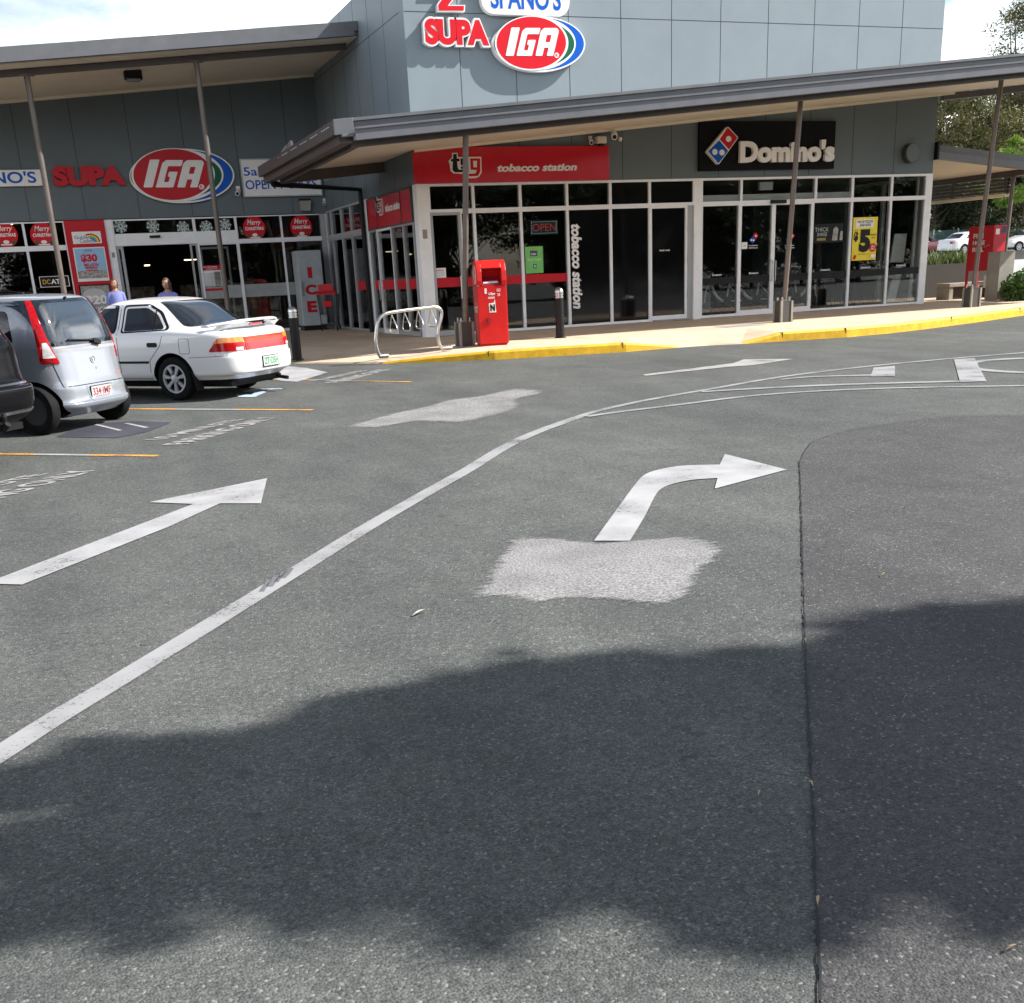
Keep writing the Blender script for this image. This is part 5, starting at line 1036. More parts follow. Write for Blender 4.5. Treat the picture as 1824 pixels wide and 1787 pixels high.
# ------------------------------------------------------------------ cars
def car_matrix(x, y, heading, s=1.0, z=None):
    up = Vector((0, -SLOPE, 1)).normalized(); f = Vector((math.cos(heading), math.sin(heading), 0)); f = (f-up*f.dot(up)).normalized(); l = up.cross(f)
    m = Matrix((f, l, up)).transposed().to_4x4(); m = m @ Matrix.Scale(s, 4); m.translation = (x, y, SLOPE*y if z is None else z); return m
def crom(tab, n):
    """Catmull-Rom through the rows of a table (monotone in the first column)"""
    T = np.array(tab, float); k = len(T); out = []
    for i in range(k-1):
        p0, p1, p2, p3 = T[max(0, i-1)], T[i], T[i+1], T[min(k-1, i+2)]
        for j in range(n):
            t = j/n
            m1 = (p2-p0)*.5; m2 = (p3-p1)*.5
            for m_ in (m1, m2): pass
            d = p2-p1; lim = 2.2*np.abs(d); m1 = np.where(m1*d <= 0, 0, np.clip(m1, -lim, lim)); m2 = np.where(m2*d <= 0, 0, np.clip(m2, -lim, lim))
            h00, h10, h01, h11 = 2*t**3-3*t*t+1, t**3-2*t*t+t, -2*t**3+3*t*t, t**3-t*t
            out.append(h00*p1+h10*m1+h01*p2+h11*m2)
    return np.array(out+[T[-1]])
def outline(xr, xf, w, n, N=112):
    a = (xf-xr)/2; c = (xf+xr)/2; pts = []
    for i in range(N):
        t = 2*math.pi*i/N; ct, st_ = math.cos(t), math.sin(t)
        pts.append((c+a*math.copysign(abs(ct)**(2/n), ct), w*math.copysign(abs(st_)**(2/n), st_)))
    return pts
class Car:
    def __init__(s, name, label, M, levels, mats, arch, wheel_r, wheelbase, group=None, zdark=None):
        s.root = thing(name, label, 'car', M=M, group=group); s.M = M
        L = crom(levels, 7); vs = []; fs = []; mi = []; N = 112
        for z, xr, xf, w, n in L: vs += [(x, y, z) for x, y in outline(xr, xf, w, n)]
        for k in range(len(L)-1):
            for i in range(N): fs.append((k*N+i, k*N+(i+1) % N, (k+1)*N+(i+1) % N, (k+1)*N+i)); mi.append(1 if zdark and L[k][0] < zdark else 0)
        fs.append(tuple(reversed(range(N)))); mi.append(1); fs.append(tuple((len(L)-1)*N+i for i in range(N))); mi.append(0)
        s.bvh = BVHTree.FromPolygons([Vector(v) for v in vs], fs)
        me = bpy.data.meshes.new('body'); me.from_pydata(vs, [], fs)
        for m in mats: me.materials.append(m)
        me.polygons.foreach_set('material_index', mi)
        ob = bpy.data.objects.new('body', me); COL.objects.link(ob)
        cut = MB(); 
        for x, r, w in arch:
            for sg in (1, -1): cut.tube([(x, sg*(w-.26), wheel_r), (x, sg*(w+.2), wheel_r)], r, 40)
        cme = bpy.data.meshes.new('cut'); cme.from_pydata([tuple(v) for v in cut.v], [], cut.f); cme.materials.append(mats[1]); co = bpy.data.objects.new('cut', cme); COL.objects.link(co)
        cme.update(); bmx = bmesh.new(); bmx.from_mesh(cme); bmesh.ops.recalc_face_normals(bmx, faces=bmx.faces); bmx.to_mesh(cme); bmx.free()
        md = ob.modifiers.new('arch', 'BOOLEAN'); md.operation = 'DIFFERENCE'; md.object = co; md.solver = 'EXACT'; md.material_mode = 'TRANSFER'
        dg = bpy.context.evaluated_depsgraph_get(); nm = bpy.data.meshes.new_from_object(ob.evaluated_get(dg)); ob.modifiers.clear(); ob.data = nm; bpy.data.objects.remove(co)
        nm.polygons.foreach_set('use_smooth', [True]*len(nm.polygons))
        try: nm.set_sharp_from_angle(angle=rad(38))
        except Exception: pass
        ob.parent = s.root; s.body = ob
    def decal(s, mb, poly, frame, off=.004, thick=.008, step=.05, mi=0, bulge=0.0):
        bm = bmesh.new(); vs = [bm.verts.new((x, y, 0)) for x, y in poly]; bm.faces.new(vs)
        xs = [p[0] for p in poly]; ys = [p[1] for p in poly]
        for ax, lo, hi in ((0, min(xs), max(xs)), (1, min(ys), max(ys))):
            c = math.ceil(lo/step)*step
            while c < hi:
                no = (1, 0, 0) if ax == 0 else (0, 1, 0); co = (c, 0, 0) if ax == 0 else (0, c, 0)
                bmesh.ops.bisect_plane(bm, geom=bm.verts[:]+bm.edges[:]+bm.faces[:], plane_co=co, plane_no=no); c += step
        bmesh.ops.triangulate(bm, faces=bm.faces[:]); bm.verts.ensure_lookup_table()
        D = (frame.to_3x3() @ Vector((0, 0, -1))).normalized(); P = []; Q = []
        bound = set(v.index for e in bm.edges if len(e.link_faces) == 1 for v in e.verts)
        for v in bm.verts:
            o = frame @ Vector((v.co.x, v.co.y, 6)); h = s.bvh.ray_cast(o, D)
            if h[0] is None: h = s.bvh.find_nearest(frame @ Vector((v.co.x, v.co.y, 0)))
            nn = h[1] if h[1].dot(D) < 0 else -h[1]; nn = (nn*.6-D*.4).normalized()
            P.append(h[0]+nn*(off+(bulge if v.index not in bound else 0))); Q.append(h[0]-nn*thick)
        n = len(P); fs = []
        for f in bm.faces:
            idx = [v.index for v in f.verts]; a, b, c = [P[i] for i in idx]
            if (b-a).cross(c-a).dot(D) > 0: idx.reverse()
            fs.append(idx)
        for e in bm.edges:
            if len(e.link_faces) == 1: a, b = e.verts[0].index, e.verts[1].index; fs.append((a, b, n+b, n+a))
        bm.free(); mb.add(P+Q, fs, mi); return mb
    def surf(s, frame, u, v, off=.0, flat=False):
        """frame lying on the body where a line of sight (u, v) of the given view meets it"""
        D = (frame.to_3x3() @ Vector((0, 0, -1))).normalized(); h = s.bvh.ray_cast(frame @ Vector((u, v, 6)), D); n = h[1] if h[1].dot(D) < 0 else -h[1]
        if flat: n = -D
        up = frame.to_3x3() @ Vector((0, 1, 0)); up = (up-n*up.dot(n)).normalized(); m = Matrix((up.cross(n), up, n)).transposed().to_4x4(); m.translation = h[0]+n*off; return m
    def line(s, mb, pts, frame, w=.007, mi=0, closed=False):
        pts = [Vector(p) for p in pts]; 
        if closed: pts = pts+[pts[0]]
        for a, b in zip(pts, pts[1:]):
            t = (b-a).normalized(); nn = Vector((-t.y, t.x))*w/2; k = max(1, int((b-a).length/.06))
            for i in range(k):
                p, q = a.lerp(b, i/k), a.lerp(b, (i+1)/k); s.decal(mb, [tuple(p-nn), tuple(q-nn), tuple(q+nn), tuple(p+nn)], frame, .0015, .003, 9, mi)
    def wheel(s, x, y, r, wd, rim_fn, label=None):
        sg = 1 if y > 0 else -1; Mx = Matrix(((1, 0, 0, x), (0, 0, sg, y), (0, -sg if False else 1, 0, r), (0, 0, 0, 1)))
        Mx = Matrix(((1, 0, 0, x), (0, 0, sg, y), (0, 1, 0, r), (0, 0, 0, 1)))
        q = MB(); h = wd/2
        q.lathe([(r*.60, -h), (r*.80, -h), (r*.94, -h*.92), (r, -h*.62), (r, h*.62), (r*.95, h*.92), (r*.82, h), (r*.66, h*.94), (r*.62, h*.8), (r*.6, h*.55)], 40, 0, Mx)
        o = q.build('wheel', [TYRE], s.root, local=True, smooth=45); rim_fn(o, Mx, r, h); return o
TYRE = mat('tyre_rubber', (.011, .011, .012), .8, var=.25, vscale=14, dirt=.3, spec=.15)
TRIM = mat('car_black_plastic', (.009, .009, .010), .55, var=.1, spec=.2); GLASSC = mat('car_glass', (.006, .008, .010), .02, var=0, spec=1.0, coat=1.0, rvar=0)
TINT = mat('car_glass_tinted', (.012, .013, .015), .03, var=0, spec=.7, rvar=0)
REDL = mat('tail_light_red', (.40, .004, .007), .10, var=.3, vscale=30, coat=.5, spec=.3); ORL = mat('tail_light_orange', (.75, .22, .02), .10, var=.15, vscale=30, coat=1.0); CLR = mat('tail_light_clear', (.62, .60, .60), .10, var=.3, vscale=25, coat=1.0)
PLW = mat('plate_white', (.42, .40, .39), .5); PLM = mat('plate_maroon', (.22, .02, .04), .5); PLG = mat('plate_green', (.02, .22, .10), .5); HUB = mat('hubcap_silver', (.50, .51, .53), .32, metal=.3, var=.1)
def plain_rim(o, Mx, r, h):
    q = MB(); q.lathe([(.0, h*.35), (r*.25, h*.4), (r*.3, h*.2), (r*.52, h*.2), (r*.60, h*.7), (r*.64, h*.75)], 32, 0, Mx); 
    for i in range(8): a = math.pi*i/4; q.lathe([(.0, h*.35), (.018, h*.33), (.02, h*.18)], 8, 0, Mx @ Matrix.Translation((r*.42*math.cos(a), r*.42*math.sin(a), 0)))
    q.build('rim', [mat('steel_rim_black', (.02, .02, .021), .5)], o, local=True, smooth=40)
def spoke_cap(o, Mx, r, h):
    q = MB(); R_ = r*.66
    q.lathe([(.0, h*.35), (R_*.9, h*.35), (R_*.9, h*.8), (R_, h*.95), (R_, h*.6)], 40, 1, Mx, (0, 0), False)
    q.lathe([(R_*.86, h*.6), (R_*.88, h*.98), (R_*1.0, h*1.0), (R_*1.02, h*.8)], 40, 0, Mx, (0, 0), False)
    q.lathe([(.0, h*1.02), (R_*.2, h*1.02), (R_*.27, h*.96), (R_*.28, h*.6)], 24, 0, Mx)
    for i in range(7):
        a = 2*math.pi*i/7+.2; ca, sa = math.cos(a), math.sin(a); Rt = lambda x, y: (x*ca-y*sa, x*sa+y*ca)
        q.prism([Rt(R_*.2, -R_*.09), Rt(R_*.55, -R_*.10), Rt(R_*.92, -R_*.15), Rt(R_*.92, R_*.15), Rt(R_*.55, R_*.10), Rt(R_*.2, R_*.09)], h*.6, h*.97, 0, Mx)
    for i in range(5): a = 2*math.pi*i/5; q.lathe([(.0, h*1.03), (.011, h*1.03), (.012, h*.9)], 6, 1, Mx @ Matrix.Translation((R_*.36*math.cos(a), R_*.36*math.sin(a), 0)))
    q.build('hubcap', [HUB, TRIM], o, local=True, smooth=35)
REAR = Matrix(((0, 0, -1, 0), (-1, 0, 0, 0), (0, 1, 0, 0), (0, 0, 0, 1)))       # u = -y, v = z
LEFT = Matrix(((-1, 0, 0, 0), (0, 0, 1, 0), (0, 1, 0, 0), (0, 0, 0, 1)))        # u = -x, v = z
RIGHT = Matrix(((1, 0, 0, 0), (0, 0, -1, 0), (0, 1, 0, 0), (0, 0, 0, 1)))
def skew(a):     # seen from behind, turned a radians towards the left flank
    w = Vector((-math.cos(a), math.sin(a), 0)); v = Vector((0, 0, 1)); u = v.cross(w); return Matrix((u, v, w)).transposed().to_4x4()
def uv(fr, p): q = fr.inverted() @ Vector(p); return (q.x, q.y)
def plate(car, z, u0, words, ink, x, w=.372, h=.134, sub=None, bg=None):
    q = MB(); F = car.surf(REAR, u0, z, .012, True); q.prism(rect(-w/2-.008, -h/2-.008, w/2+.008, h/2+.008, .012), -.012, .0, 1, F); q.prism(rect(-w/2, -h/2, w/2, h/2, .01), 0, .004, 0, F)
    q.text(words, -w*.44, -h*.27 if sub else -h*.33, w*.44, h*.36, .004, .002, .012, 0, 2, 0, F)
    if sub: q.text(sub, -w*.36, -h*.44, w*.36, -h*.33, .004, .002, 0, 0, 2, 0, F)
    q.build('number_plate', [bg or PLW, TRIM, ink], car.root, local=True)
# ---- silver hatchback
SIL = mat('silver_paint', (.32, .345, .385), .3, metal=.5, var=.0, coat=.8, rvar=0)
lv = [(.18, -.30, 2.70, .62, 5), (.24, -.40, 2.80, .69, 5), (.29, -.455, 2.84, .725, 5), (.33, -.463, 2.85, .735, 5), (.37, -.425, 2.85, .736, 5.2), (.50, -.415, 2.84, .737, 5.2), (.60, -.395, 2.78, .738, 5), (.80, -.365, 2.66, .735, 5), (.90, -.35, 2.40, .73, 5), (.97, -.335, 2.05, .722, 5), (1.06, -.31, 1.82, .705, 5), (1.23, -.25, 1.55, .665, 5), (1.41, -.165, 1.28, .61, 4.6), (1.485, -.115, 1.15, .575, 4.2), (1.52, -.05, 1.05, .53, 3.8), (1.545, .1, .95, .44, 3.4), (1.56, .35, .8, .25, 3)]
car = Car('hatchback_car', 'silver hatchback with tall red tail lights parked left of the white sedan', car_matrix(.079, 14.114, 2.436, .94), lv, [SIL, TRIM], [(0, .33, .73), (2.36, .33, .73)], .28, 2.36)
q = MB(); car.decal(q, rpoly([(-.59, 1.495), (.59, 1.495), (.63, .985), (-.63, .985)], .05), REAR, .007, .006, .025); q.build('rear_window', GLASSC, car.root, local=True, smooth=60)
q = MB(); car.decal(q, rpoly([(-.47, 1.455), (.47, 1.455), (.55, 1.03), (-.55, 1.03)], .09), REAR, .0105, .001, .025); q.build('heated_glass', mat('car_glass_bright', (.02, .03, .04), .015, var=0, spec=1.0, coat=1.0, rvar=0), car.root, local=True, smooth=60)
for sg, a in ((1, .62), (-1, -.62)):
    F = skew(a); P3 = lambda x, y, z: uv(F, (x, sg*y, z)); q = MB()
    car.decal(q, rpoly([P3(-.11, .54, 1.49), P3(-.09, .605, 1.49), P3(-.22, .70, 1.14), P3(-.27, .735, .80), P3(-.385, .56, .79), P3(-.34, .62, 1.0), P3(-.24, .60, 1.22)], .025), F, .012, .012, .04, 0, .004); o = q.build('tail_light', REDL, car.root, local=True, smooth=60)
    q = MB(); car.decal(q, rpoly([P3(-.335, .655, 1.03), P3(-.30, .69, 1.03), P3(-.31, .72, .86), P3(-.375, .60, .86)], .015), F, .019, .006, .04); q.build('clear_lens', CLR, o, local=True, smooth=60)
q = MB(); car.line(q, [(-.60, .96), (-.545, .53), (.545, .53), (.60, .96)], REAR, .009); car.line(q, [(-.70, .545), (-.56, .545)], REAR, .004); car.line(q, [(-.665, .955), (.665, .955)], REAR, .005)
F = LEFT; car.line(q, rpoly([(-.55, .84), (-.38, .84), (-.38, .68), (-.55, .68)], .03, 3), LEFT, .007, 0, True); car.line(q, [(-.95, .30), (-.86, .95), (-.75, 1.4)], LEFT, .007); q.build('panel_gap', TRIM, car.root, local=True)
q = MB(); car.decal(q, rpoly([(-1.55, .99), (-.98, .99), (-.98, 1.39), (-1.35, 1.39)], .05), LEFT, .003); car.decal(q, rpoly([(-.85, .99), (-.20, 1.0), (-.14, 1.06), (-.22, 1.39), (-.85, 1.41)], .06), LEFT, .003)
car.decal(q, rpoly([(.20, 1.0), (.85, .99), (.85, 1.41), (.22, 1.39), (.14, 1.06)], .06), RIGHT, .003); car.decal(q, rpoly([(.98, .99), (1.55, .99), (1.35, 1.34), (.98, 1.34)], .05), RIGHT, .003); q.build('side_window', TINT, car.root, local=True, smooth=60)
q = MB(); car.decal(q, rect(-.63, .955, .63, .915), REAR, .0025, .001); q.build('garnish', mat('garnish_grey', (.28, .28, .29), .4), car.root, local=True)
q = MB(); car.decal(q, rpoly([(-.21, .335), (.21, .335), (.25, .52), (-.25, .52)], .02), REAR, .004, .01); q.build('plate_recess', SIL, car.root, local=True, smooth=40)
plate(car, .43, -.01, '334·IMF', PLM, -.455, sub='QUEENSLAND')
q = MB(); F = car.surf(REAR, .12, 1.0, .008); q.prism(rpoly([(-.06, -.02), (.06, -.05), (.07, .0), (-.03, .03)], .01), 0, .04, 0, F); q.prism(rpoly([(-.02, .015), (.0, -.0), (-.46, .035), (-.47, .05)], .01), .01, .028, 0, F); q.build('wiper', TRIM, car.root, local=True)
q = MB(); F = car.surf(REAR, 0, .80, .001); q.prism(arc(0, 0, .034, .045, 0, 2*math.pi, 28), 0, .008, 0, F); q.prism([(-.012, -.02), (.012, -.02), (.022, .0), (.012, .02), (-.012, .02)], 0, .008, 0, F); q.lathe([(.014, 0), (.014, .004), (.0, .006)], 12, 0, car.surf(REAR, .02, .70)); q.build('badge', CHROME, car.root, local=True)
q = MB(); car.decal(q, rect(.36, .605, .50, .62), REAR, .002, .001); q.build('name_badge', mat('badge_red', (.4, .12, .1), .4), car.root, local=True)
q = MB(); q.tube([(-.1, 0, 1.505), (-.13, 0, 1.51)], .012, 8); q.build('washer_jet', TRIM, car.root, local=True)
q = MB(); q.box(-.22, 2.2, -.5, .5, .17, .23); q.build('underbody', TRIM, car.root, local=True)
for x in (0, 2.36):
    for y in (.655, -.655): car.wheel(x, y, .28, .155, plain_rim)
# ---- white sedan
WHT = mat('white_car_paint', (.80, .80, .80), .3, var=.0, coat=.8, rvar=0)
lv = [(.20, -.86, 3.10, .70, 5), (.26, -.90, 3.16, .77, 5), (.31, -.97, 3.24, .81, 5), (.36, -1.04, 3.27, .832, 6), (.45, -1.055, 3.29, .84, 6), (.57, -1.05, 3.27, .845, 6), (.60, -1.03, 3.25, .846, 6), (.63, -1.02, 3.2, .847, 6), (.78, -1.0, 2.98, .842, 6), (.86, -.975, 2.6, .832, 6), (.905, -.935, 2.35, .82, 5.4), (.935, -.80, 2.22, .805, 4.6), (.955, -.60, 2.14, .79, 4.4), (.985, -.36, 2.06, .765, 4.6), (1.03, -.26, 1.94, .74, 4.8), (1.15, -.07, 1.68, .685, 4.8), (1.27, .12, 1.42, .63, 4.6), (1.32, .24, 1.28, .59, 4.2), (1.35, .40, 1.15, .53, 3.8), (1.37, .60, 1.0, .40, 3.2), (1.38, .75, .9, .22, 3)]
car = Car('sedan_car', 'white sedan with orange and red tail lights and a boot spoiler beside the silver hatchback', car_matrix(1.95, 16.67, 2.354, .955), lv, [WHT, TRIM], [(0, .355, .84), (2.465, .355, .84)], .30, 2.465, zdark=.275)
q = MB(); car.decal(q, rpoly([(-.53, 1.325), (.53, 1.325), (.66, .985), (-.66, .985)], .05), REAR, .007, .005, .03); q.build('rear_window', GLASSC, car.root, local=True, smooth=60)
for F, sg in ((LEFT, -1), (RIGHT, 1)):
    q = MB(); G2 = lambda pts: [(sg*a, b) for a, b in pts]
    car.decal(q, rpoly(G2([(.02, .955), (.88, .925), (.88, 1.30), (.42, 1.305), (.20, 1.20)]), .06), F, .002, .004, .05, 0)
    car.decal(q, rpoly(G2([(.97, .925), (1.90, .925), (1.40, 1.30), (.97, 1.30)]), .04), F, .002, .004, .05, 0); q.build('window_seal', TRIM, car.root, local=True, smooth=60)
    q = MB(); car.decal(q, rpoly(G2([(.07, .965), (.85, .945), (.85, 1.275), (.44, 1.28), (.24, 1.18)]), .05), F, .0045, .002, .05); q.build('door_frame', WHT, car.root, local=True, smooth=60)
    q = MB(); car.decal(q, rpoly(G2([(.11, .968), (.82, .948), (.82, 1.25), (.45, 1.255), (.26, 1.16)]), .045), F, .007, .002, .05); car.decal(q, rpoly(G2([(1.0, .945), (1.84, .945), (1.38, 1.26), (1.0, 1.26)]), .03), F, .0055, .002, .05); q.build('side_window', TINT, car.root, local=True, smooth=60)
    q = MB(); car.decal(q, G2([(.29, .96), (.305, .96), (.305, 1.235), (.29, 1.22)]), F, .009, .002, .05); car.line(q, G2([(.10, .94), (.17, .75), (.38, .55), (.40, .32)]), F, .008); car.line(q, G2([(.93, 1.3), (.93, .34)]), F, .008); car.line(q, G2([(.40, .30), (2.0, .30)]), F, .008)
    car.line(q, rpoly(G2([(-.33, .84), (-.16, .84), (-.16, .64), (-.33, .64)]), .03, 3), F, .006, 0, True); car.line(q, G2([(-.30, .585), (-.99, .60)]), F, .006); q.build('panel_gap', TRIM, car.root, local=True)
    q = MB(); car.decal(q, rpoly(G2([(.22, .795), (.39, .795), (.39, .735), (.22, .735)]), .028), F, .012, .01, .04); q.build('door_handle', TRIM, car.root, local=True, smooth=50)
    q = MB(); car.decal(q, rpoly(G2([(.40, .545), (.92, .545), (.92, .515), (.40, .515)]), .008), F, .010, .01, .1); car.decal(q, rpoly(G2([(.94, .545), (1.95, .545), (1.95, .515), (.94, .515)]), .008), F, .010, .01, .1); q.build('side_moulding', TRIM, car.root, local=True)
a = .30
for sg in (1, -1):
    F = skew(sg*a); P3 = lambda x, y, z: uv(F, (x, sg*y, z)); q = MB()
    car.decal(q, rpoly([P3(-.955, .46, .765), P3(-.87, .825, .765), P3(-.80, .845, .68), P3(-.80, .85, .655), P3(-.97, .46, .655)], .012), F, .010, .01, .05, 0); o = q.build('tail_light', REDL, car.root, local=True, smooth=60)
    q = MB(); car.decal(q, rpoly([P3(-.945, .46, .84), P3(-.90, .79, .835), P3(-.85, .83, .768), P3(-.955, .46, .768)], .012), F, .010, .01, .05, 0); q.build('orange_lens', ORL, o, local=True, smooth=60)
    q = MB(); car.decal(q, rect(*P3(-.97, .62, .66), *P3(-.97, .50, .705)), F, .013, .004, .05); q.build('clear_lens', CLR, o, local=True)
q = MB(); car.decal(q, rect(-.455, .655, .455, .752), REAR, .009, .008, .05); car.decal(q, rect(-.455, .756, .455, .83), REAR, .009, .008, .05, 1); q.build('rear_panel_lens', [REDL, mat('lens_orange_red', (.48, .035, .005), .12, coat=.4, spec=.3, var=.15)], car.root, local=True)
q = MB(); car.line(q, [(-.456, .83), (-.456, .63), (.456, .63), (.456, .83)], REAR, .008); car.line(q, [(-.78, .60), (.78, .60)], REAR, .008); q.build('panel_gap', TRIM, car.root, local=True)
plate(car, .475, .02, 'ZT·DSH', PLG, -1.05, bg=mat('plate_pale_green', (.42, .47, .42), .5))
q = MB(); car.decal(q, rpoly([(-.27, .385), (.29, .385), (.29, .56), (-.27, .56)], .015), REAR, .0015, .002); q.build('plate_recess', mat('recess_grey', (.45, .45, .46), .4), car.root, local=True)
q = MB(); F = car.surf(REAR, 0, .885, .001); q.prism(ell(0, 0, .034, .022, 24), .0, .006, 0, F); q.prism(ell(0, 0, .026, .016, 24), .006, .007, 1, F); q.prism(ell(0, .002, .010, .018, 16), .007, .009, 0, F); q.box(.30, .37, -.015, -.005, .01, .018, 0, F); q.build('badge', [CHROME, WHT], car.root, local=True)
sp = MB(); N = 15; secs = []
for i in range(N+1):
    u = -1+2*i/N; y = u*.74; arch_ = (1-abs(u)**4); lift = .045+.055*arch_; xx = -.80-.08*arch_+.22*(abs(u)**6)
    secs.append([(xx-.055, y, .935+lift+.010), (xx-.02, y, .935+lift+.026), (xx+.08, y, .935+lift+.012), (xx+.08, y, .935+lift-.006), (xx-.02, y, .935+lift-.010), (xx-.05, y, .935+lift-.005)])
vs = [p for s_ in secs for p in s_]; sp.add(vs, [(i*6+k, i*6+(k+1) % 6, (i+1)*6+(k+1) % 6, (i+1)*6+k) for i in range(N) for k in range(6)]+[tuple(range(6)), tuple(reversed(range(N*6, N*6+6)))])
for sg in (-1, 1): sp.hexa([(-.72, sg*.60-.07, .92), (-.60, sg*.60-.07, .93), (-.60, sg*.60+.07, .92), (-.72, sg*.60+.07, .91), (-.86, sg*.56-.05, 1.0), (-.74, sg*.56-.05, 1.015), (-.74, sg*.56+.05, 1.01), (-.86, sg*.56+.05, .995)])
o = sp.build('spoiler', WHT, car.root, local=True, smooth=50); q = MB(); q.hexa([(-.885, -.16, .968), (-.87, -.16, .968), (-.87, .16, .968), (-.885, .16, .968), (-.90, -.14, .995), (-.885, -.14, .997), (-.885, .14, .997), (-.90, .14, .995)]); q.build('brake_light', REDL, o, local=True)
for sg in (-1, 1):
    q = MB(); q.hexa([(-.40, sg*.70, .14), (-.385, sg*.70, .14), (-.385, sg*.845, .14), (-.40, sg*.845, .14), (-.33, sg*.68, .40), (-.315, sg*.68, .40), (-.315, sg*.845, .40), (-.33, sg*.845, .40)]); q.build('mud_flap', TRIM, car.root, local=True)
q = MB(); q.tube([(-.5, -.42, .22), (-.85, -.44, .21), (-1.03, -.44, .19)], .026, 12); q.tube([(-.45, -.42, .23), (-.75, -.42, .22)], .07, 12); q.box(-.8, 2.8, -.6, .6, .17, .24); q.build('exhaust', TRIM, car.root, local=True, smooth=40)
for x in (0, 2.465):
    for y in (.745, -.745): car.wheel(x, y, .30, .185, spoke_cap)
# ---- black four wheel drive, only its right rear corner is in the picture
BLK = mat('black_car_paint', (.006, .006, .007), .16, var=0, coat=.0, rvar=0, spec=.1)
lv = [(.34, -.86, 3.5, .84, 6), (.40, -.97, 3.55, .90, 6), (.50, -1.04, 3.6, .925, 6), (.62, -1.06, 3.62, .93, 6), (.68, -1.05, 3.62, .93, 6), (.72, -.96, 3.6, .925, 6), (1.0, -.92, 3.4, .92, 6), (1.06, -.90, 3.2, .905, 6), (1.10, -.87, 2.5, .88, 6), (1.35, -.74, 2.05, .80, 5.5), (1.60, -.58, 1.65, .72, 5), (1.68, -.48, 1.5, .68, 4.5), (1.72, -.3, 1.3, .60, 4), (1.74, .1, 1.0, .4, 3.5)]
car = Car('four_wheel_drive_car', 'shiny black four wheel drive cut off by the left edge of the photo', car_matrix(-1.49, 12.08, 2.43), lv, [BLK, TRIM], [(0, .42, .93), (2.84, .42, .93)], .36, 2.84, zdark=.42)
q = MB(); car.decal(q, rpoly([(-.66, 1.62), (.66, 1.62), (.80, 1.14), (-.80, 1.14)], .05), REAR, .003, .005, .06); q.build('rear_window', GLASSC, car.root, local=True, smooth=60)
for sg in (1, -1):
    F = skew(sg*.7); P3 = lambda x, y, z: uv(F, (x, sg*y, z)); q = MB(); car.decal(q, rpoly([P3(-.76, .83, 1.26), P3(-.70, .86, 1.26), P3(-.74, .92, .95), P3(-.80, .925, .76), P3(-.90, .87, .76), P3(-.85, .86, 1.05)], .02), F, .008, .01, .05); q.build('tail_light', REDL, car.root, local=True, smooth=60)
q = MB(); car.decal(q, rect(-.93, .66, .93, .71), REAR, .006, .01, .08); car.decal(q, rect(-.80, .44, .80, .465), REAR, .012, .01, .08); q.build('bumper_strip', mat('bumper_chrome', (.35, .36, .38), .2, metal=.9), car.root, local=True)
q = MB(); car.decal(q, rpoly([(-.28, .82), (.28, .82), (.28, 1.0), (-.28, 1.0)], .03), REAR, .008, .01); q.build('number_plate', CHROME, car.root, local=True)
for sg, F in ((1, RIGHT), (-1, LEFT)):
    q = MB(); car.decal(q, rpoly([(sg*-.3, 1.14), (sg*.7, 1.12), (sg*.7, 1.55), (sg*-.12, 1.55)], .05), F, .003, .006, .06); q.build('side_window', TINT, car.root, local=True, smooth=60)
q = MB(); q.tube([(-.9, 0, .36), (-1.2, 0, .36)], .035, 8); q.tube([(-1.2, 0, .35), (-1.26, 0, .40)], .03, 8); q.lathe([(.0, .5), (.02, .49), (.027, .46), (.02, .42), (.015, .38)], 12, 0, Matrix.Translation((-1.23, 0, 0))); q.box(-1.15, -.85, -.3, .3, .32, .38); q.build('tow_bar', TRIM, car.root, local=True)
for x in (0, 2.84):
    for y in (.80, -.80): car.wheel(x, y, .36, .23, spoke_cap)
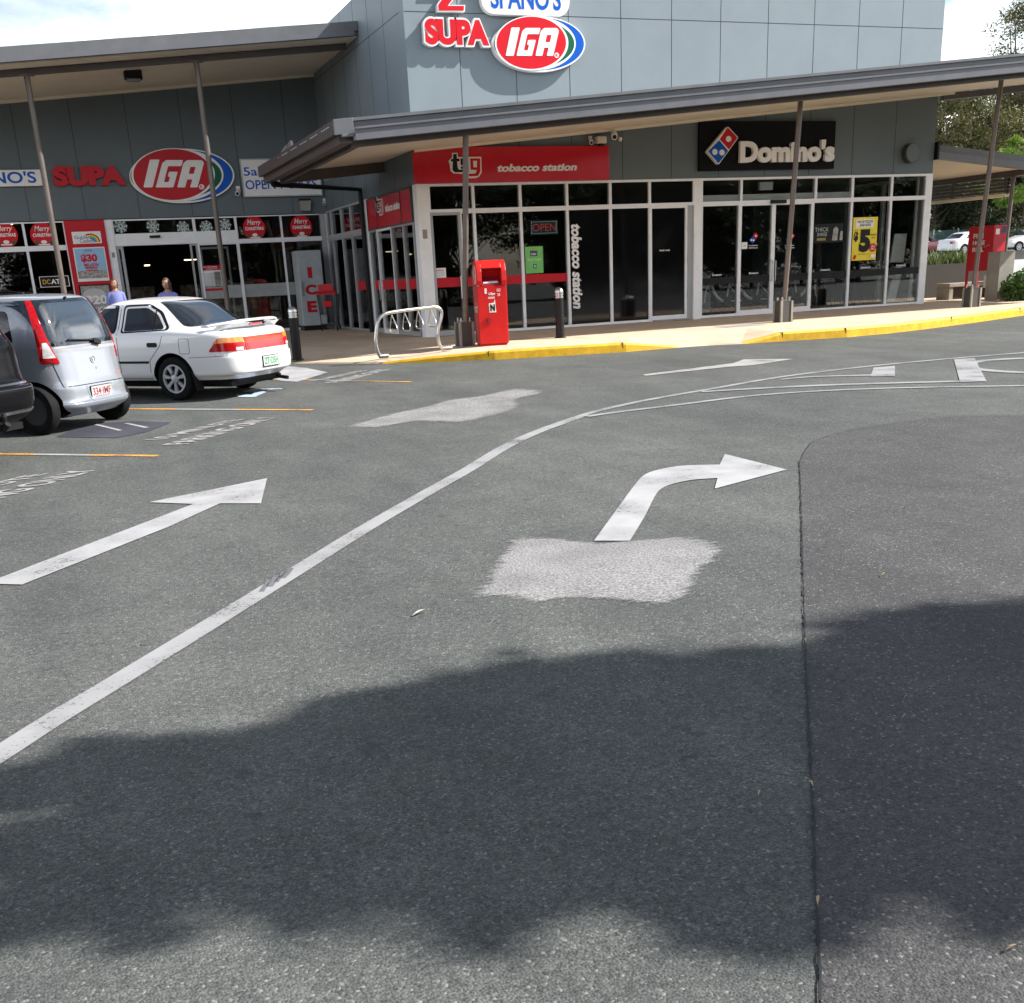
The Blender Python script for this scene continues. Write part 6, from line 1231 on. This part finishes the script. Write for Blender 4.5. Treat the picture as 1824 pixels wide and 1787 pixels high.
# ---- far cars on the upper car park
def far_car(name, label, x, y, hd, z, paint_, hatch=False):
    if hatch: lv = [(.2, -.7, 3.1, .70, 5), (.35, -.82, 3.25, .83, 5), (.6, -.80, 3.2, .85, 5), (.85, -.72, 2.7, .84, 5), (.95, -.65, 2.2, .80, 5), (1.1, -.40, 1.8, .72, 5), (1.3, .05, 1.4, .62, 4.5), (1.38, .4, 1.1, .5, 4), (1.41, .7, .9, .25, 3)]
    else: lv = [(.2, -.9, 3.2, .72, 5), (.35, -1.05, 3.35, .84, 5), (.6, -1.02, 3.3, .86, 5), (.85, -.97, 2.7, .85, 5), (.96, -.88, 2.2, .82, 5), (1.0, -.45, 2.0, .79, 5), (1.15, -.15, 1.7, .70, 5), (1.33, .15, 1.3, .60, 4.5), (1.39, .45, 1.05, .45, 4), (1.42, .7, .9, .25, 3)]
    c = Car(name, label, car_matrix(x, y, hd, 1.0, z), lv, [paint_, TRIM], [(0, .37, .85), (2.5, .37, .85)], .31, 2.5, 'far parked cars', zdark=.28)
    for F, sg in ((LEFT, -1), (RIGHT, 1)):
        q = MB(); c.decal(q, rpoly([(sg*.1, .98), (sg*.88, .96), (sg*.88, 1.28), (sg*.45, 1.28)], .05), F, .004, .006, .08); c.decal(q, rpoly([(sg*.96, .96), (sg*1.85, .96), (sg*1.35, 1.28), (sg*.96, 1.28)], .05), F, .004, .006, .08); q.build('side_window', TINT, c.root, local=True, smooth=60)
    q = MB(); c.decal(q, rpoly([(-.52, 1.3), (.52, 1.3), (.62, 1.02), (-.62, 1.02)], .05), REAR, .004, .006, .08); c.decal(q, rpoly([(-.52, 1.3), (.52, 1.3), (.62, 1.05), (-.62, 1.05)], .05), Matrix(((0, 0, 1, 0), (1, 0, 0, 0), (0, 1, 0, 0), (0, 0, 0, 1))), .004, .006, .08); q.build('window', TINT, c.root, local=True, smooth=60)
    q = MB(); c.decal(q, rect(.50, .7, .72, .85), REAR, .006, .01, .08); c.decal(q, rect(-.72, .7, -.50, .85), REAR, .006, .01, .08); q.build('tail_light', REDL, c.root, local=True)
    q = MB(); FR = Matrix(((0, 0, 1, 0), (1, 0, 0, 0), (0, 1, 0, 0), (0, 0, 0, 1))); c.decal(q, rect(.45, .62, .70, .75), FR, .006, .01, .08); c.decal(q, rect(-.70, .62, -.45, .75), FR, .006, .01, .08); q.build('headlight', CLR, c.root, local=True)
    for x_ in (0, 2.5):
        for y_ in (.76, -.76): c.wheel(x_, y_, .31, .19, spoke_cap)
    return c
RP = mat('red_car_paint', (.25, .012, .03), .25, coat=.8, var=.02)
p = PY(1662, 455, 66); far_car('sedan_car', 'dark red car parked far behind at the pizza shop corner', p.x-1.2, 67, .1, 1.44, RP, True)
p = PY(1690, 455, 62); far_car('sedan_car', 'white sedan parked far behind left of the red cabinet', p.x+.9, 62.5, .05, 1.40, WHT)
p = PY(1800, 450, 64); far_car('sedan_car', 'pale car parked far behind right of the red cabinet', p.x+3.2, 64.5, math.pi-.1, 1.42, WHT)
# ------------------------------------------------------------------ people
SKIN = mat('skin', (.37, .19, .125), .55, var=.06, vscale=8); SCRUB = mat('scrubs_lilac', (.17, .20, .46), .8, var=.08, vscale=12, bump=.2, bscale=40); HAIR = mat('hair_brown', (.055, .028, .016), .6, var=.3, vscale=40); HAIR2 = mat('hair_fair', (.075, .042, .022), .6, var=.3, vscale=40)
SHOE = mat('shoe_dark', (.03, .03, .035), .6); EYE = mat('eye_dark', (.03, .02, .015), .4); LIP = mat('lip', (.36, .12, .10), .5)
def skin_mesh(verts, edges, radii, root=0, sub=2):
    me = bpy.data.meshes.new('sk'); me.from_pydata(verts, edges, []); ob = bpy.data.objects.new('sk', me); COL.objects.link(ob)
    md = ob.modifiers.new('skin', 'SKIN'); md.use_smooth_shade = True
    sv = me.skin_vertices[0].data
    for i, r in enumerate(radii): sv[i].radius = r if isinstance(r, tuple) else (r, r); sv[i].use_root = (i == root)
    sd = ob.modifiers.new('sub', 'SUBSURF'); sd.levels = sub; sd.render_levels = sub
    dg = bpy.context.evaluated_depsgraph_get(); nm = bpy.data.meshes.new_from_object(ob.evaluated_get(dg)); bpy.data.objects.remove(ob)
    vs = [v.co.copy() for v in nm.vertices]; fs = [list(p.vertices) for p in nm.polygons]; return vs, fs
def person(label, M, hair, turn, h=1.64, pony=False):
    k = h/1.64; t = thing('person', label, 'person', M=M @ Matrix.Scale(k, 4), group='women in lilac scrubs walking by the supermarket doors')
    V = [(0, 0, .92), (0, 0, 1.05), (0, .0, 1.2), (0, .0, 1.33), (0, .0, 1.40), (0, -.012, 1.47)]; E_ = [(0, 1), (1, 2), (2, 3), (3, 4), (4, 5)]; R_ = [(.15, .11), (.13, .10), (.13, .09), (.095, .07), (.048, .048), (.047, .047)]
    def chain(start, pts, rr):
        i = start
        for p, r in zip(pts, rr): V.append(p); R_.append(r); E_.append((i, len(V)-1)); i = len(V)-1
        return i
    for s_ in (-1, 1):
        chain(3, [(s_*.14, 0, 1.335), (s_*.172, .02, 1.08), (s_*.195, -.06, .86), (s_*.205, -.085, .79)], [.040, .036, .032, .026])
        hnd = len(V)-1
        for j, dx in enumerate((-.028, -.009, .01, .028)): chain(hnd, [(s_*.22+dx*.5, -.09+dx*.3, .745), (s_*.22+dx, -.10+dx*.6, .70-.008*abs(j-1.5)), (s_*.22+dx, -.085+dx*.6, .672)], [.010, .009, .007])
        chain(hnd, [(s_*.19, -.12, .76), (s_*.185, -.13, .73)], [.011, .009])
        chain(0, [(s_*.09, -.0, .86), (s_*.095, -.03*s_-.01, .48), (s_*.095, .05*s_, .10), (s_*.10, -.12+.05*s_, .035)], [.09, .058, .04, .035])
    vs, fs = skin_mesh(V, E_, R_)
    q = MB(); q.add(vs, fs, 0)
    # head: an egg with brow, nose, lips and chin pushed out of one surface
    n1, n2 = 28, 22; hv = []; C0 = Vector((0, -.025, 1.555)); Rz = Matrix.Rotation(turn, 3, 'Z')
    for i in range(n2+1):
        ph = math.pi*i/n2; z = math.cos(ph)
        for j in range(n1):
            th = 2*math.pi*j/n1; x, y = math.sin(ph)*math.cos(th), math.sin(ph)*math.sin(th)
            wx = .072*(1-.18*max(0, -z)); p = Vector((x*wx, y*.092, z*.112)); fr_ = max(0, -y)
            if fr_ > .5 and abs(p.x) < .016: p.y -= .020*math.exp(-((p.z+.022)/.022)**2)*(1-abs(p.x)/.018)
            if fr_ > .4: p.y += .007*math.exp(-((p.z-.008)/.012)**2)*math.exp(-((abs(p.x)-.03)/.014)**2); p.y -= .006*math.exp(-((p.z+.058)/.012)**2)*math.exp(-(p.x/.025)**2); p.y -= .006*math.exp(-((p.z+.095)/.018)**2)*math.exp(-(p.x/.03)**2)
            hv.append(C0+Rz @ p)
    q.add(hv, [(i*n1+j, (i+1)*n1+j, (i+1)*n1+(j+1) % n1, i*n1+(j+1) % n1) for i in range(n2) for j in range(n1)], 0)
    HM = Matrix.Translation(C0) @ Rz.to_4x4()
    for s_ in (-1, 1):
        q.lathe([(.0, .006), (.010, .004), (.013, 0), (.010, -.004), (.0, -.006)], 12, 0, HM @ Matrix.Translation((s_*.074, .008, -.012)) @ Matrix.Scale(1.9, 4, (0, 0, 1)))
        q.prism(ell(s_*.029, .006, .012, .0055, 14), .0, .004, 1, HM @ Matrix(((1, 0, 0, 0), (0, 0, -1, -.076), (0, 1, 0, 0), (0, 0, 0, 1)))); q.prism(ell(s_*.030, .024, .017, .003, 12), .0, .004, 2, HM @ Matrix(((1, 0, 0, 0), (0, 0, -1, -.078), (0, 1, 0, 0), (0, 0, 0, 1))))
    q.prism(ell(0, -.058, .020, .007, 16), 0, .004, 3, HM @ Matrix(((1, 0, 0, 0), (0, 0, -1, -.086), (0, 1, 0, 0), (0, 0, 0, 1))))
    q.build('body', [SKIN, EYE, hair, LIP], t, local=True, smooth=60)
    hm = MB(); hv = []; fs = []
    for i in range(n2+1):
        ph = math.pi*i/n2; z = math.cos(ph)
        for j in range(n1):
            th = 2*math.pi*j/n1; x, y = math.sin(ph)*math.cos(th), math.sin(ph)*math.sin(th); hv.append(C0+Rz @ Vector((x*.077, y*.098+.006, z*.117+.003)))
    for i in range(n2):
        for j in range(n1):
            th = 2*math.pi*(j+.5)/n1; z = math.cos(math.pi*(i+.5)/n2); front = -math.sin(th)
            if z > .58 or (front < .4 and z > -.45) or (front < -.2 and z > -.75): fs.append((i*n1+j, (i+1)*n1+j, (i+1)*n1+(j+1) % n1, i*n1+(j+1) % n1))
    hm.add(hv, fs)
    b = C0+Rz @ Vector((0, .11, .03)); hm.tube(smooth_path([b, b+Vector((0, .05, -.01)), b+Vector((0.01, .06, -.09)), b+Vector((.02, .03, -.2 if pony else -.1))], 4), [.03]*4+[.034]*4+[.03]*4+[.01], 10)
    o = hm.build('hair', hair, t, local=True, smooth=60)
    # scrubs: tunic with short sleeves and trousers
    q = MB(); n = 24
    rows = [(.80, .185, .145, 0), (.92, .178, .14, 0), (1.05, .160, .13, 0), (1.2, .155, .125, 0), (1.30, .152, .118, 0), (1.355, .135, .098, 0), (1.39, .088, .08, 0), (1.415, .075, .07, -.005)]
    for z, a, b_, oy in rows:
        for j in range(n): th = 2*math.pi*j/n; q.v.append(Vector((a*math.cos(th), b_*math.sin(th)+oy, z-(.05 if z > 1.38 and math.sin(th) < -.8 else 0))))
    for i in range(len(rows)-1):
        for j in range(n): q.f.append([i*n+j, i*n+(j+1) % n, (i+1)*n+(j+1) % n, (i+1)*n+j]); q.m.append(0)
    for s_ in (-1, 1): q.tube([(s_*.09, 0, 1.345), (s_*.142, 0, 1.322), (s_*.168, .01, 1.2), (s_*.178, .018, 1.12)], [.060, .060, .055, .058], 14, cap=False)
    q.build('scrub_top', SCRUB, t, local=True, smooth=60)
    q = MB()
    for s_ in (-1, 1): q.tube([(s_*.07, 0, .95), (s_*.09, -.0, .84), (s_*.095, -.02*s_, .48), (s_*.097, .05*s_, .09)], [.11, .105, .085, .08], 16)
    q.build('scrub_trousers', SCRUB, t, local=True, smooth=60)
    for s_ in (-1, 1): q = MB(); q.prism(rpoly([(s_*.10-.045, -.2+.05*s_), (s_*.10+.045, -.2+.05*s_), (s_*.10+.04, .09+.05*s_), (s_*.10-.04, .09+.05*s_)], .035), .0, .085); q.build('shoe', SHOE, t, local=True, bevel=.015)
    return t
def stand(px, py, Y, hz, turn, *a, **k):
    p = PY(px, py, Y); gz = SLOPE*Y if Y < 24 else PAVE; h = (p.z-gz)/(1.56/1.64); return Matrix.Translation((p.x, Y, gz)) @ Matrix.Rotation(turn, 4, 'Z'), h
M, h = stand(203, 505, 25.6, 0, .15); person('fair haired woman in lilac scrubs in front of the red panel', M, HAIR2, -.5, h)
M, h = stand(296, 505, 23.4, 0, -.25); person('dark haired woman in lilac scrubs in front of the open supermarket doorway', M, HAIR, -.35, h, True)
# ------------------------------------------------------------------ trees and plants
def foliage_mat(name, c1, c2, c3):
    if name in MATS: return MATS[name]
    m = bpy.data.materials.new(name); m.use_nodes = True; nt = m.node_tree; b = nt.nodes['Principled BSDF']; N = nt.nodes.new; L = nt.links.new
    at = N('ShaderNodeAttribute'); at.attribute_name = 'shade'; r = N('ShaderNodeValToRGB'); r.color_ramp.elements[0].color = (*c1, 1); r.color_ramp.elements[1].color = (*c3, 1); e = r.color_ramp.elements.new(.5); e.color = (*c2, 1)
    L(at.outputs['Fac'], r.inputs['Fac']); L(r.outputs['Color'], b.inputs['Base Color']); b.inputs['Roughness'].default_value = .6
    tr_ = N('ShaderNodeBsdfTranslucent'); L(r.outputs['Color'], tr_.inputs['Color']); mx = N('ShaderNodeMixShader'); mx.inputs[0].default_value = .3
    L(b.outputs[0], mx.inputs[1]); L(tr_.outputs[0], mx.inputs[2]); L(mx.outputs[0], nt.nodes['Material Output'].inputs['Surface']); MATS[name] = m; return m
GUM = foliage_mat('gum_leaves', (.045, .055, .016), (.12, .12, .035), (.26, .22, .085)); DARKF = foliage_mat('dark_leaves', (.016, .026, .010), (.035, .05, .016), (.075, .085, .03)); BRIGHT = foliage_mat('bright_leaves', (.09, .17, .02), (.16, .27, .03), (.26, .36, .06)); STRAP = foliage_mat('strappy_leaves', (.05, .09, .02), (.12, .17, .05), (.24, .28, .12))
BARK = mat('gum_bark', (.24, .19, .145), .85, var=.35, vscale=6, bump=.4, bscale=12); BARKD = mat('dark_bark', (.07, .055, .042), .9, var=.3, vscale=5)
def cards(rng, C, size, asp=.35, droop=.5, mesh_name='crown', shade=None):
    """one leaf card per centre in C: bent quads, hanging more or less"""
    n = len(C); d = rng.normal(size=(n, 3)); d[:, 2] = d[:, 2]*.6-droop; d /= np.linalg.norm(d, axis=1)[:, None]
    r = rng.normal(size=(n, 3)); s_ = np.cross(d, r); s_ /= np.linalg.norm(s_, axis=1)[:, None]+1e-9
    L = size*rng.uniform(.6, 1.35, (n, 1)); w = L*asp*.5
    v = np.empty((n, 4, 3)); v[:, 0] = C-d*L*.5; v[:, 1] = C+s_*w; v[:, 2] = C+d*L*.5; v[:, 3] = C-s_*w
    me = bpy.data.meshes.new(mesh_name); me.vertices.add(4*n); me.vertices.foreach_set('co', v.reshape(-1).astype(np.float32)); me.loops.add(4*n); me.loops.foreach_set('vertex_index', np.arange(4*n, dtype=np.int32)); me.polygons.add(n); me.polygons.foreach_set('loop_start', np.arange(0, 4*n, 4, dtype=np.int32)); me.polygons.foreach_set('loop_total', np.full(n, 4, np.int32)); me.update(); me.validate()
    sh = rng.uniform(0, 1, n) if shade is None else shade
    a = me.attributes.new('shade', 'FLOAT', 'FACE'); a.data.foreach_set('value', sh.astype(np.float32)); return me
def gum_tree(seed, H, spread, nleaf, leaf, mt, bark, low=.35, clumps=26):
    rng = np.random.default_rng(seed); rnd = random.Random(seed); tb = MB(); top = Vector((rnd.uniform(-.1, .1)*H, rnd.uniform(-.1, .1)*H, H*.78))
    trunk = smooth_path([Vector((0, 0, -.3)), Vector((rnd.uniform(-.3, .3), rnd.uniform(-.3, .3), H*.2)), Vector((top.x*.5+rnd.uniform(-.5, .5), top.y*.5, H*.48)), top], 5); k = len(trunk)
    tb.tube(trunk, [H*.020*(1-.8*i/(k-1)) for i in range(k)], 9); C = []; S = []
    for c in range(clumps):
        f = low+(1-low)*rnd.random()**.8; th = rnd.random()*6.283; rr = spread*(.25+.75*rnd.random())*(1.15-.65*abs(f-.6)); p = Vector((math.cos(th)*rr, math.sin(th)*rr, H*f)); base = trunk[min(k-1, int(k*min(.95, max(.25, f-.22))))]
        mid = base.lerp(p, .5)+Vector((rnd.uniform(-.4, .4), rnd.uniform(-.4, .4), rnd.uniform(0, .6)))
        tb.tube(smooth_path([base, mid, p], 4), [H*.007*(1-.85*i/8) for i in range(9)], 6)
        cr = spread*rnd.uniform(.22, .42); m = int(nleaf/clumps*rnd.uniform(.6, 1.4)); sub = 5
        for _ in range(sub):
            o = np.array(p)+rng.normal(size=3)*cr*.55*np.array([1, 1, .7]); mm = m//sub; q = rng.normal(size=(mm, 3)); q /= np.linalg.norm(q, axis=1)[:, None]; q *= (rng.uniform(0, 1, (mm, 1))**.45)*cr*.62; q[:, 2] *= .75
            C.append(o+q); S.append(np.clip(rng.normal(.45, .16)+rng.normal(0, .13, mm), 0, 1))
    return cards(rng, np.concatenate(C), leaf, .36, .55, shade=np.concatenate(S)), tb
_trees = {}
def plant_tree(key, label, x, y, z, s, rot, group, cat='tree', name='gum_tree'):
    """first use builds the tree of that kind, later ones copy it with its trunk and crown"""
    M = Matrix.Translation((x, y, z)) @ Matrix.Rotation(rot, 4, 'Z') @ Matrix.Scale(s, 4)
    if key in _trees: return dup(_trees[key], M, label, group)
    seed, H, sp_, nl, lf_, mt, bk, low, cl = KINDS[key]; me, tb = gum_tree(seed, H, sp_, nl, lf_, mt, bk, low, cl); t = thing(name, label, cat, M=M, group=group)
    tb.build('trunk', bk, t, local=True, smooth=60); me.materials.append(mt); o = bpy.data.objects.new('crown', me); COL.objects.link(o); o.parent = t; _trees[key] = t; return t
KINDS = {'tall': (11, 20, 4.8, 14000, .26, GUM, BARK, .42, 24), 'broad': (23, 12, 5.2, 40000, .25, GUM, BARK, .12, 40), 'dark': (31, 9, 4.6, 24000, .32, DARKF, BARKD, .05, 34), 'bush': (47, 3.6, 1.7, 9000, .18, BRIGHT, BARKD, .15, 22)}
def at_px(px, Y): p = PY(px, 455, Y); return p.x
TG = 'trees behind the far parked cars'
for key, px, Y, s, r, lab, nm in (('tall', 1795, 84, 1.0, .3, 'tall thin crowned gum tree rising above the canopy at the right edge', 'gum_tree'), ('tall', 1870, 80, 1.06, 2.1, 'second tall gum tree cut by the right edge of the photo', 'gum_tree'), ('broad', 1735, 82, 1.0, .0, 'broad olive gum tree seen under the canopy left of the post', 'gum_tree'), ('broad', 1672, 90, 1.12, 1.9, 'broad olive gum tree half hidden by the pizza shop wall', 'gum_tree'), ('broad', 1800, 88, .98, 4.0, 'broad olive gum tree under the canopy right of the post', 'gum_tree'), ('broad', 1880, 84, 1.1, 5.2, 'broad gum tree beyond the right edge behind the post', 'gum_tree'), ('dark', 1665, 80, .85, 0, 'low dark tree behind the red car', 'dark_tree'), ('dark', 1730, 80.5, .82, 1.5, 'low dark tree behind the white sedan and the red cabinet', 'dark_tree'), ('dark', 1795, 81, .8, 3.0, 'low dark tree behind the green fence', 'dark_tree'), ('dark', 1870, 82, .9, 4.4, 'low dark tree at the right edge behind the fence', 'dark_tree'), ('bush', 1812, 64, 1.0, 0, 'bright green leafy bush above the walkway roof', 'leafy_bush')):
    x = at_px(px, Y); z = 1.5
    if key == 'bush': x, z, s = at_px(1815, 64), 5.0, 1.0
    plant_tree(key, lab, x, Y, 1.5 if key != 'bush' else 3.6, s if key != 'bush' else 1.35, r, TG, name=nm)
plant_tree('tall', 'slim gum tree beside the tall pale wall', at_px(1690, 105), 105, 1.6, .80, 3.3, TG)
# trees behind the photographer: they throw the shade on the near asphalt and stand in the shop glass
for i, (key, x, y, s, r) in enumerate(tuple(('dark', -14+7.2*k+(k%3)*1.3, -33-(k*5)%7, .82+.07*((k*3)%5), k*1.3) for k in range(15))+tuple(('dark', -10+9.5*k+(k%2)*2.1, -41-(k*3)%5, 1.0+.08*((k*2)%4), k*2.1) for k in range(12))+(('broad', 22, -40, .85, 1), ('broad', 40, -43, .95, 2), ('tall', 31, -45, .7, 0), ('broad', 55, -42, .9, 3))):
    plant_tree(key, 'tree behind the photographer mirrored in the shop windows', x, y, -.4, s, r, 'trees behind the photographer')
def shade_tree():
    rng = np.random.default_rng(5)
    px = [(-60, 1395), (120, 1362), (300, 1322), (500, 1290), (700, 1238), (912, 1196), (1060, 1184), (1200, 1168), (1330, 1166), (1430, 1172), (1500, 1120), (1600, 1096), (1824, 1090), (2300, 1060), (2700, 1200), (2500, 1500), (1900, 1560), (1824, 1585), (1650, 1620), (1580, 1610), (1450, 1660), (1330, 1670), (1260, 1620), (1180, 1570), (1000, 1610), (800, 1625), (600, 1635), (420, 1665), (200, 1670), (-60, 1650), (-80, 1520), (60, 1503), (230, 1478), (60, 1448), (-60, 1438)]
    P2 = np.array([(G(*p).x, G(*p).y) for p in px])
    def inside(q):
        x, y = q[:, 0], q[:, 1]; c = np.zeros(len(q), bool); j = len(P2)-1
        for i in range(len(P2)):
            xi_, yi_, xj, yj = *P2[i], *P2[j]; c ^= ((yi_ > y) != (yj > y)) & (x < (xj-xi_)*(y-yi_)/(yj-yi_+1e-12)+xi_); j = i
        return c
    lo, hi = P2.min(0), P2.max(0); c_ = rng.uniform(lo, hi, (9000, 2)); c_ = c_[inside(c_)]; c_ = c_[rng.uniform(0, 1, len(c_)) < np.clip(.55+.34*(c_[:, 0]-.1), .5, 1)][:950]; q = np.repeat(c_, 30, axis=0); rad_ = rng.uniform(.03, .11, len(c_))
    hc_ = rng.uniform(6.4, 9.6, len(c_)); h = np.repeat(hc_, 30)+rng.normal(0, .18, len(q)); q = q+rng.normal(0, 1, q.shape)*np.repeat(rad_, 30)[:, None]; s_ = np.array(SUN); C = np.empty((len(q), 3)); C[:, 0] = q[:, 0]-s_[0]/-s_[2]*h; C[:, 1] = q[:, 1]-s_[1]/-s_[2]*h; C[:, 2] = h+q[:, 1]*SLOPE
    t = thing('gum_tree', 'gum tree beside the photographer whose crown shades the near asphalt', 'tree', (12.5, -3.0, -.03)); c0 = Vector(C.mean(0)); base = Vector((12.5, -3.0, -.3)); tb = MB()
    tr0 = smooth_path([base, Vector((12.4, -2.6, 3)), Vector((11.8, -1.6, 6)), c0+Vector((.6, -.3, -.3))], 5); tb.tube(tr0, [.2*(1-.8*i/(len(tr0)-1)) for i in range(len(tr0))], 9)
    for i in range(24): e_ = Vector(C[rng.integers(len(C))]); b_ = tr0[rng.integers(8, len(tr0))]; tb.tube([b_, b_.lerp(e_, .5)+Vector((0, 0, .3)), e_], [.04, .025, .008], 6)
    tb.build('trunk', BARK, t, smooth=60); C -= np.array((12.5, -3.0, -.03)); me = cards(rng, C, .19, .5, .3); me.materials.append(GUM); o = bpy.data.objects.new('crown', me); COL.objects.link(o); o.parent = t
shade_tree()
def blades(rng, n, x0, x1, y0, y1, z, hmin, hmax, lean, w):
    q = MB()
    for _ in range(n):
        x, y = rng.uniform(x0, x1), rng.uniform(y0, y1); h = rng.uniform(hmin, hmax); th = rng.uniform(0, 6.28); d = Vector((math.cos(th), math.sin(th), 0)); l = rng.uniform(.2, 1)*lean; s_ = Vector((-d.y, d.x, 0))*w; b = Vector((x, y, z))
        p = [b, b+d*l*.3*h+Vector((0, 0, h*.6)), b+d*l*h+Vector((0, 0, h))]; q.add([p[0]-s_, p[0]+s_, p[1]-s_*.8, p[1]+s_*.8, p[2]], [(0, 1, 3, 2), (2, 3, 4)])
    return q
rng = np.random.default_rng(9)
def with_shade(o): a = o.data.attributes.new('shade', 'FLOAT', 'FACE'); a.data.foreach_set('value', rng.uniform(0, 1, len(o.data.polygons)).astype(np.float32)); return o
tag(with_shade(blades(rng, 900, 20.95, 25.6, 27.46, 28.3, 1.2, .25, .55, .6, .02).build('grass', STRAP)), 'strappy green grass growing along the top of the planter wall', 'grass', kind='stuff')
sc_ = PY(1806, 545, 22.6); C = rng.normal(size=(2600, 3)); C /= np.linalg.norm(C, axis=1)[:, None]; C *= rng.uniform(0, 1, (2600, 1))**.4*np.array([.75, .45, .42]); C += np.array([sc_.x+.45, 22.7, PAVE+.30]); C = C[C[:, 2] > PAVE+.01]
C2 = rng.normal(size=(1600, 3)); C2 /= np.linalg.norm(C2, axis=1)[:, None]; C2 *= rng.uniform(0, 1, (1600, 1))**.4*np.array([.9, .4, .55]); C2 += np.array([sc_.x+1.2, 22.9, PAVE+.45]); C2 = C2[C2[:, 2] > PAVE]
base = Vector((sc_.x+.6, 22.75, PAVE)); t = thing('low_shrub', 'low dark green shrub at the foot of the white wall', 'shrub', base); q = MB()
for i in range(9): th = i*.7; q.tube([base, base+Vector((.3*math.cos(th), .2*math.sin(th), .3)), base+Vector((.6*math.cos(th), .35*math.sin(th), .5))], [.014, .01, .004], 5)
q.build('stem', BARKD, t); cc_ = np.concatenate([C, C2])-np.array(base); me = cards(rng, cc_, .10, .55, .1); me.materials.append(foliage_mat('shrub_leaves', (.03, .07, .015), (.06, .13, .025), (.13, .21, .05))); o = bpy.data.objects.new('foliage', me); COL.objects.link(o); o.parent = t
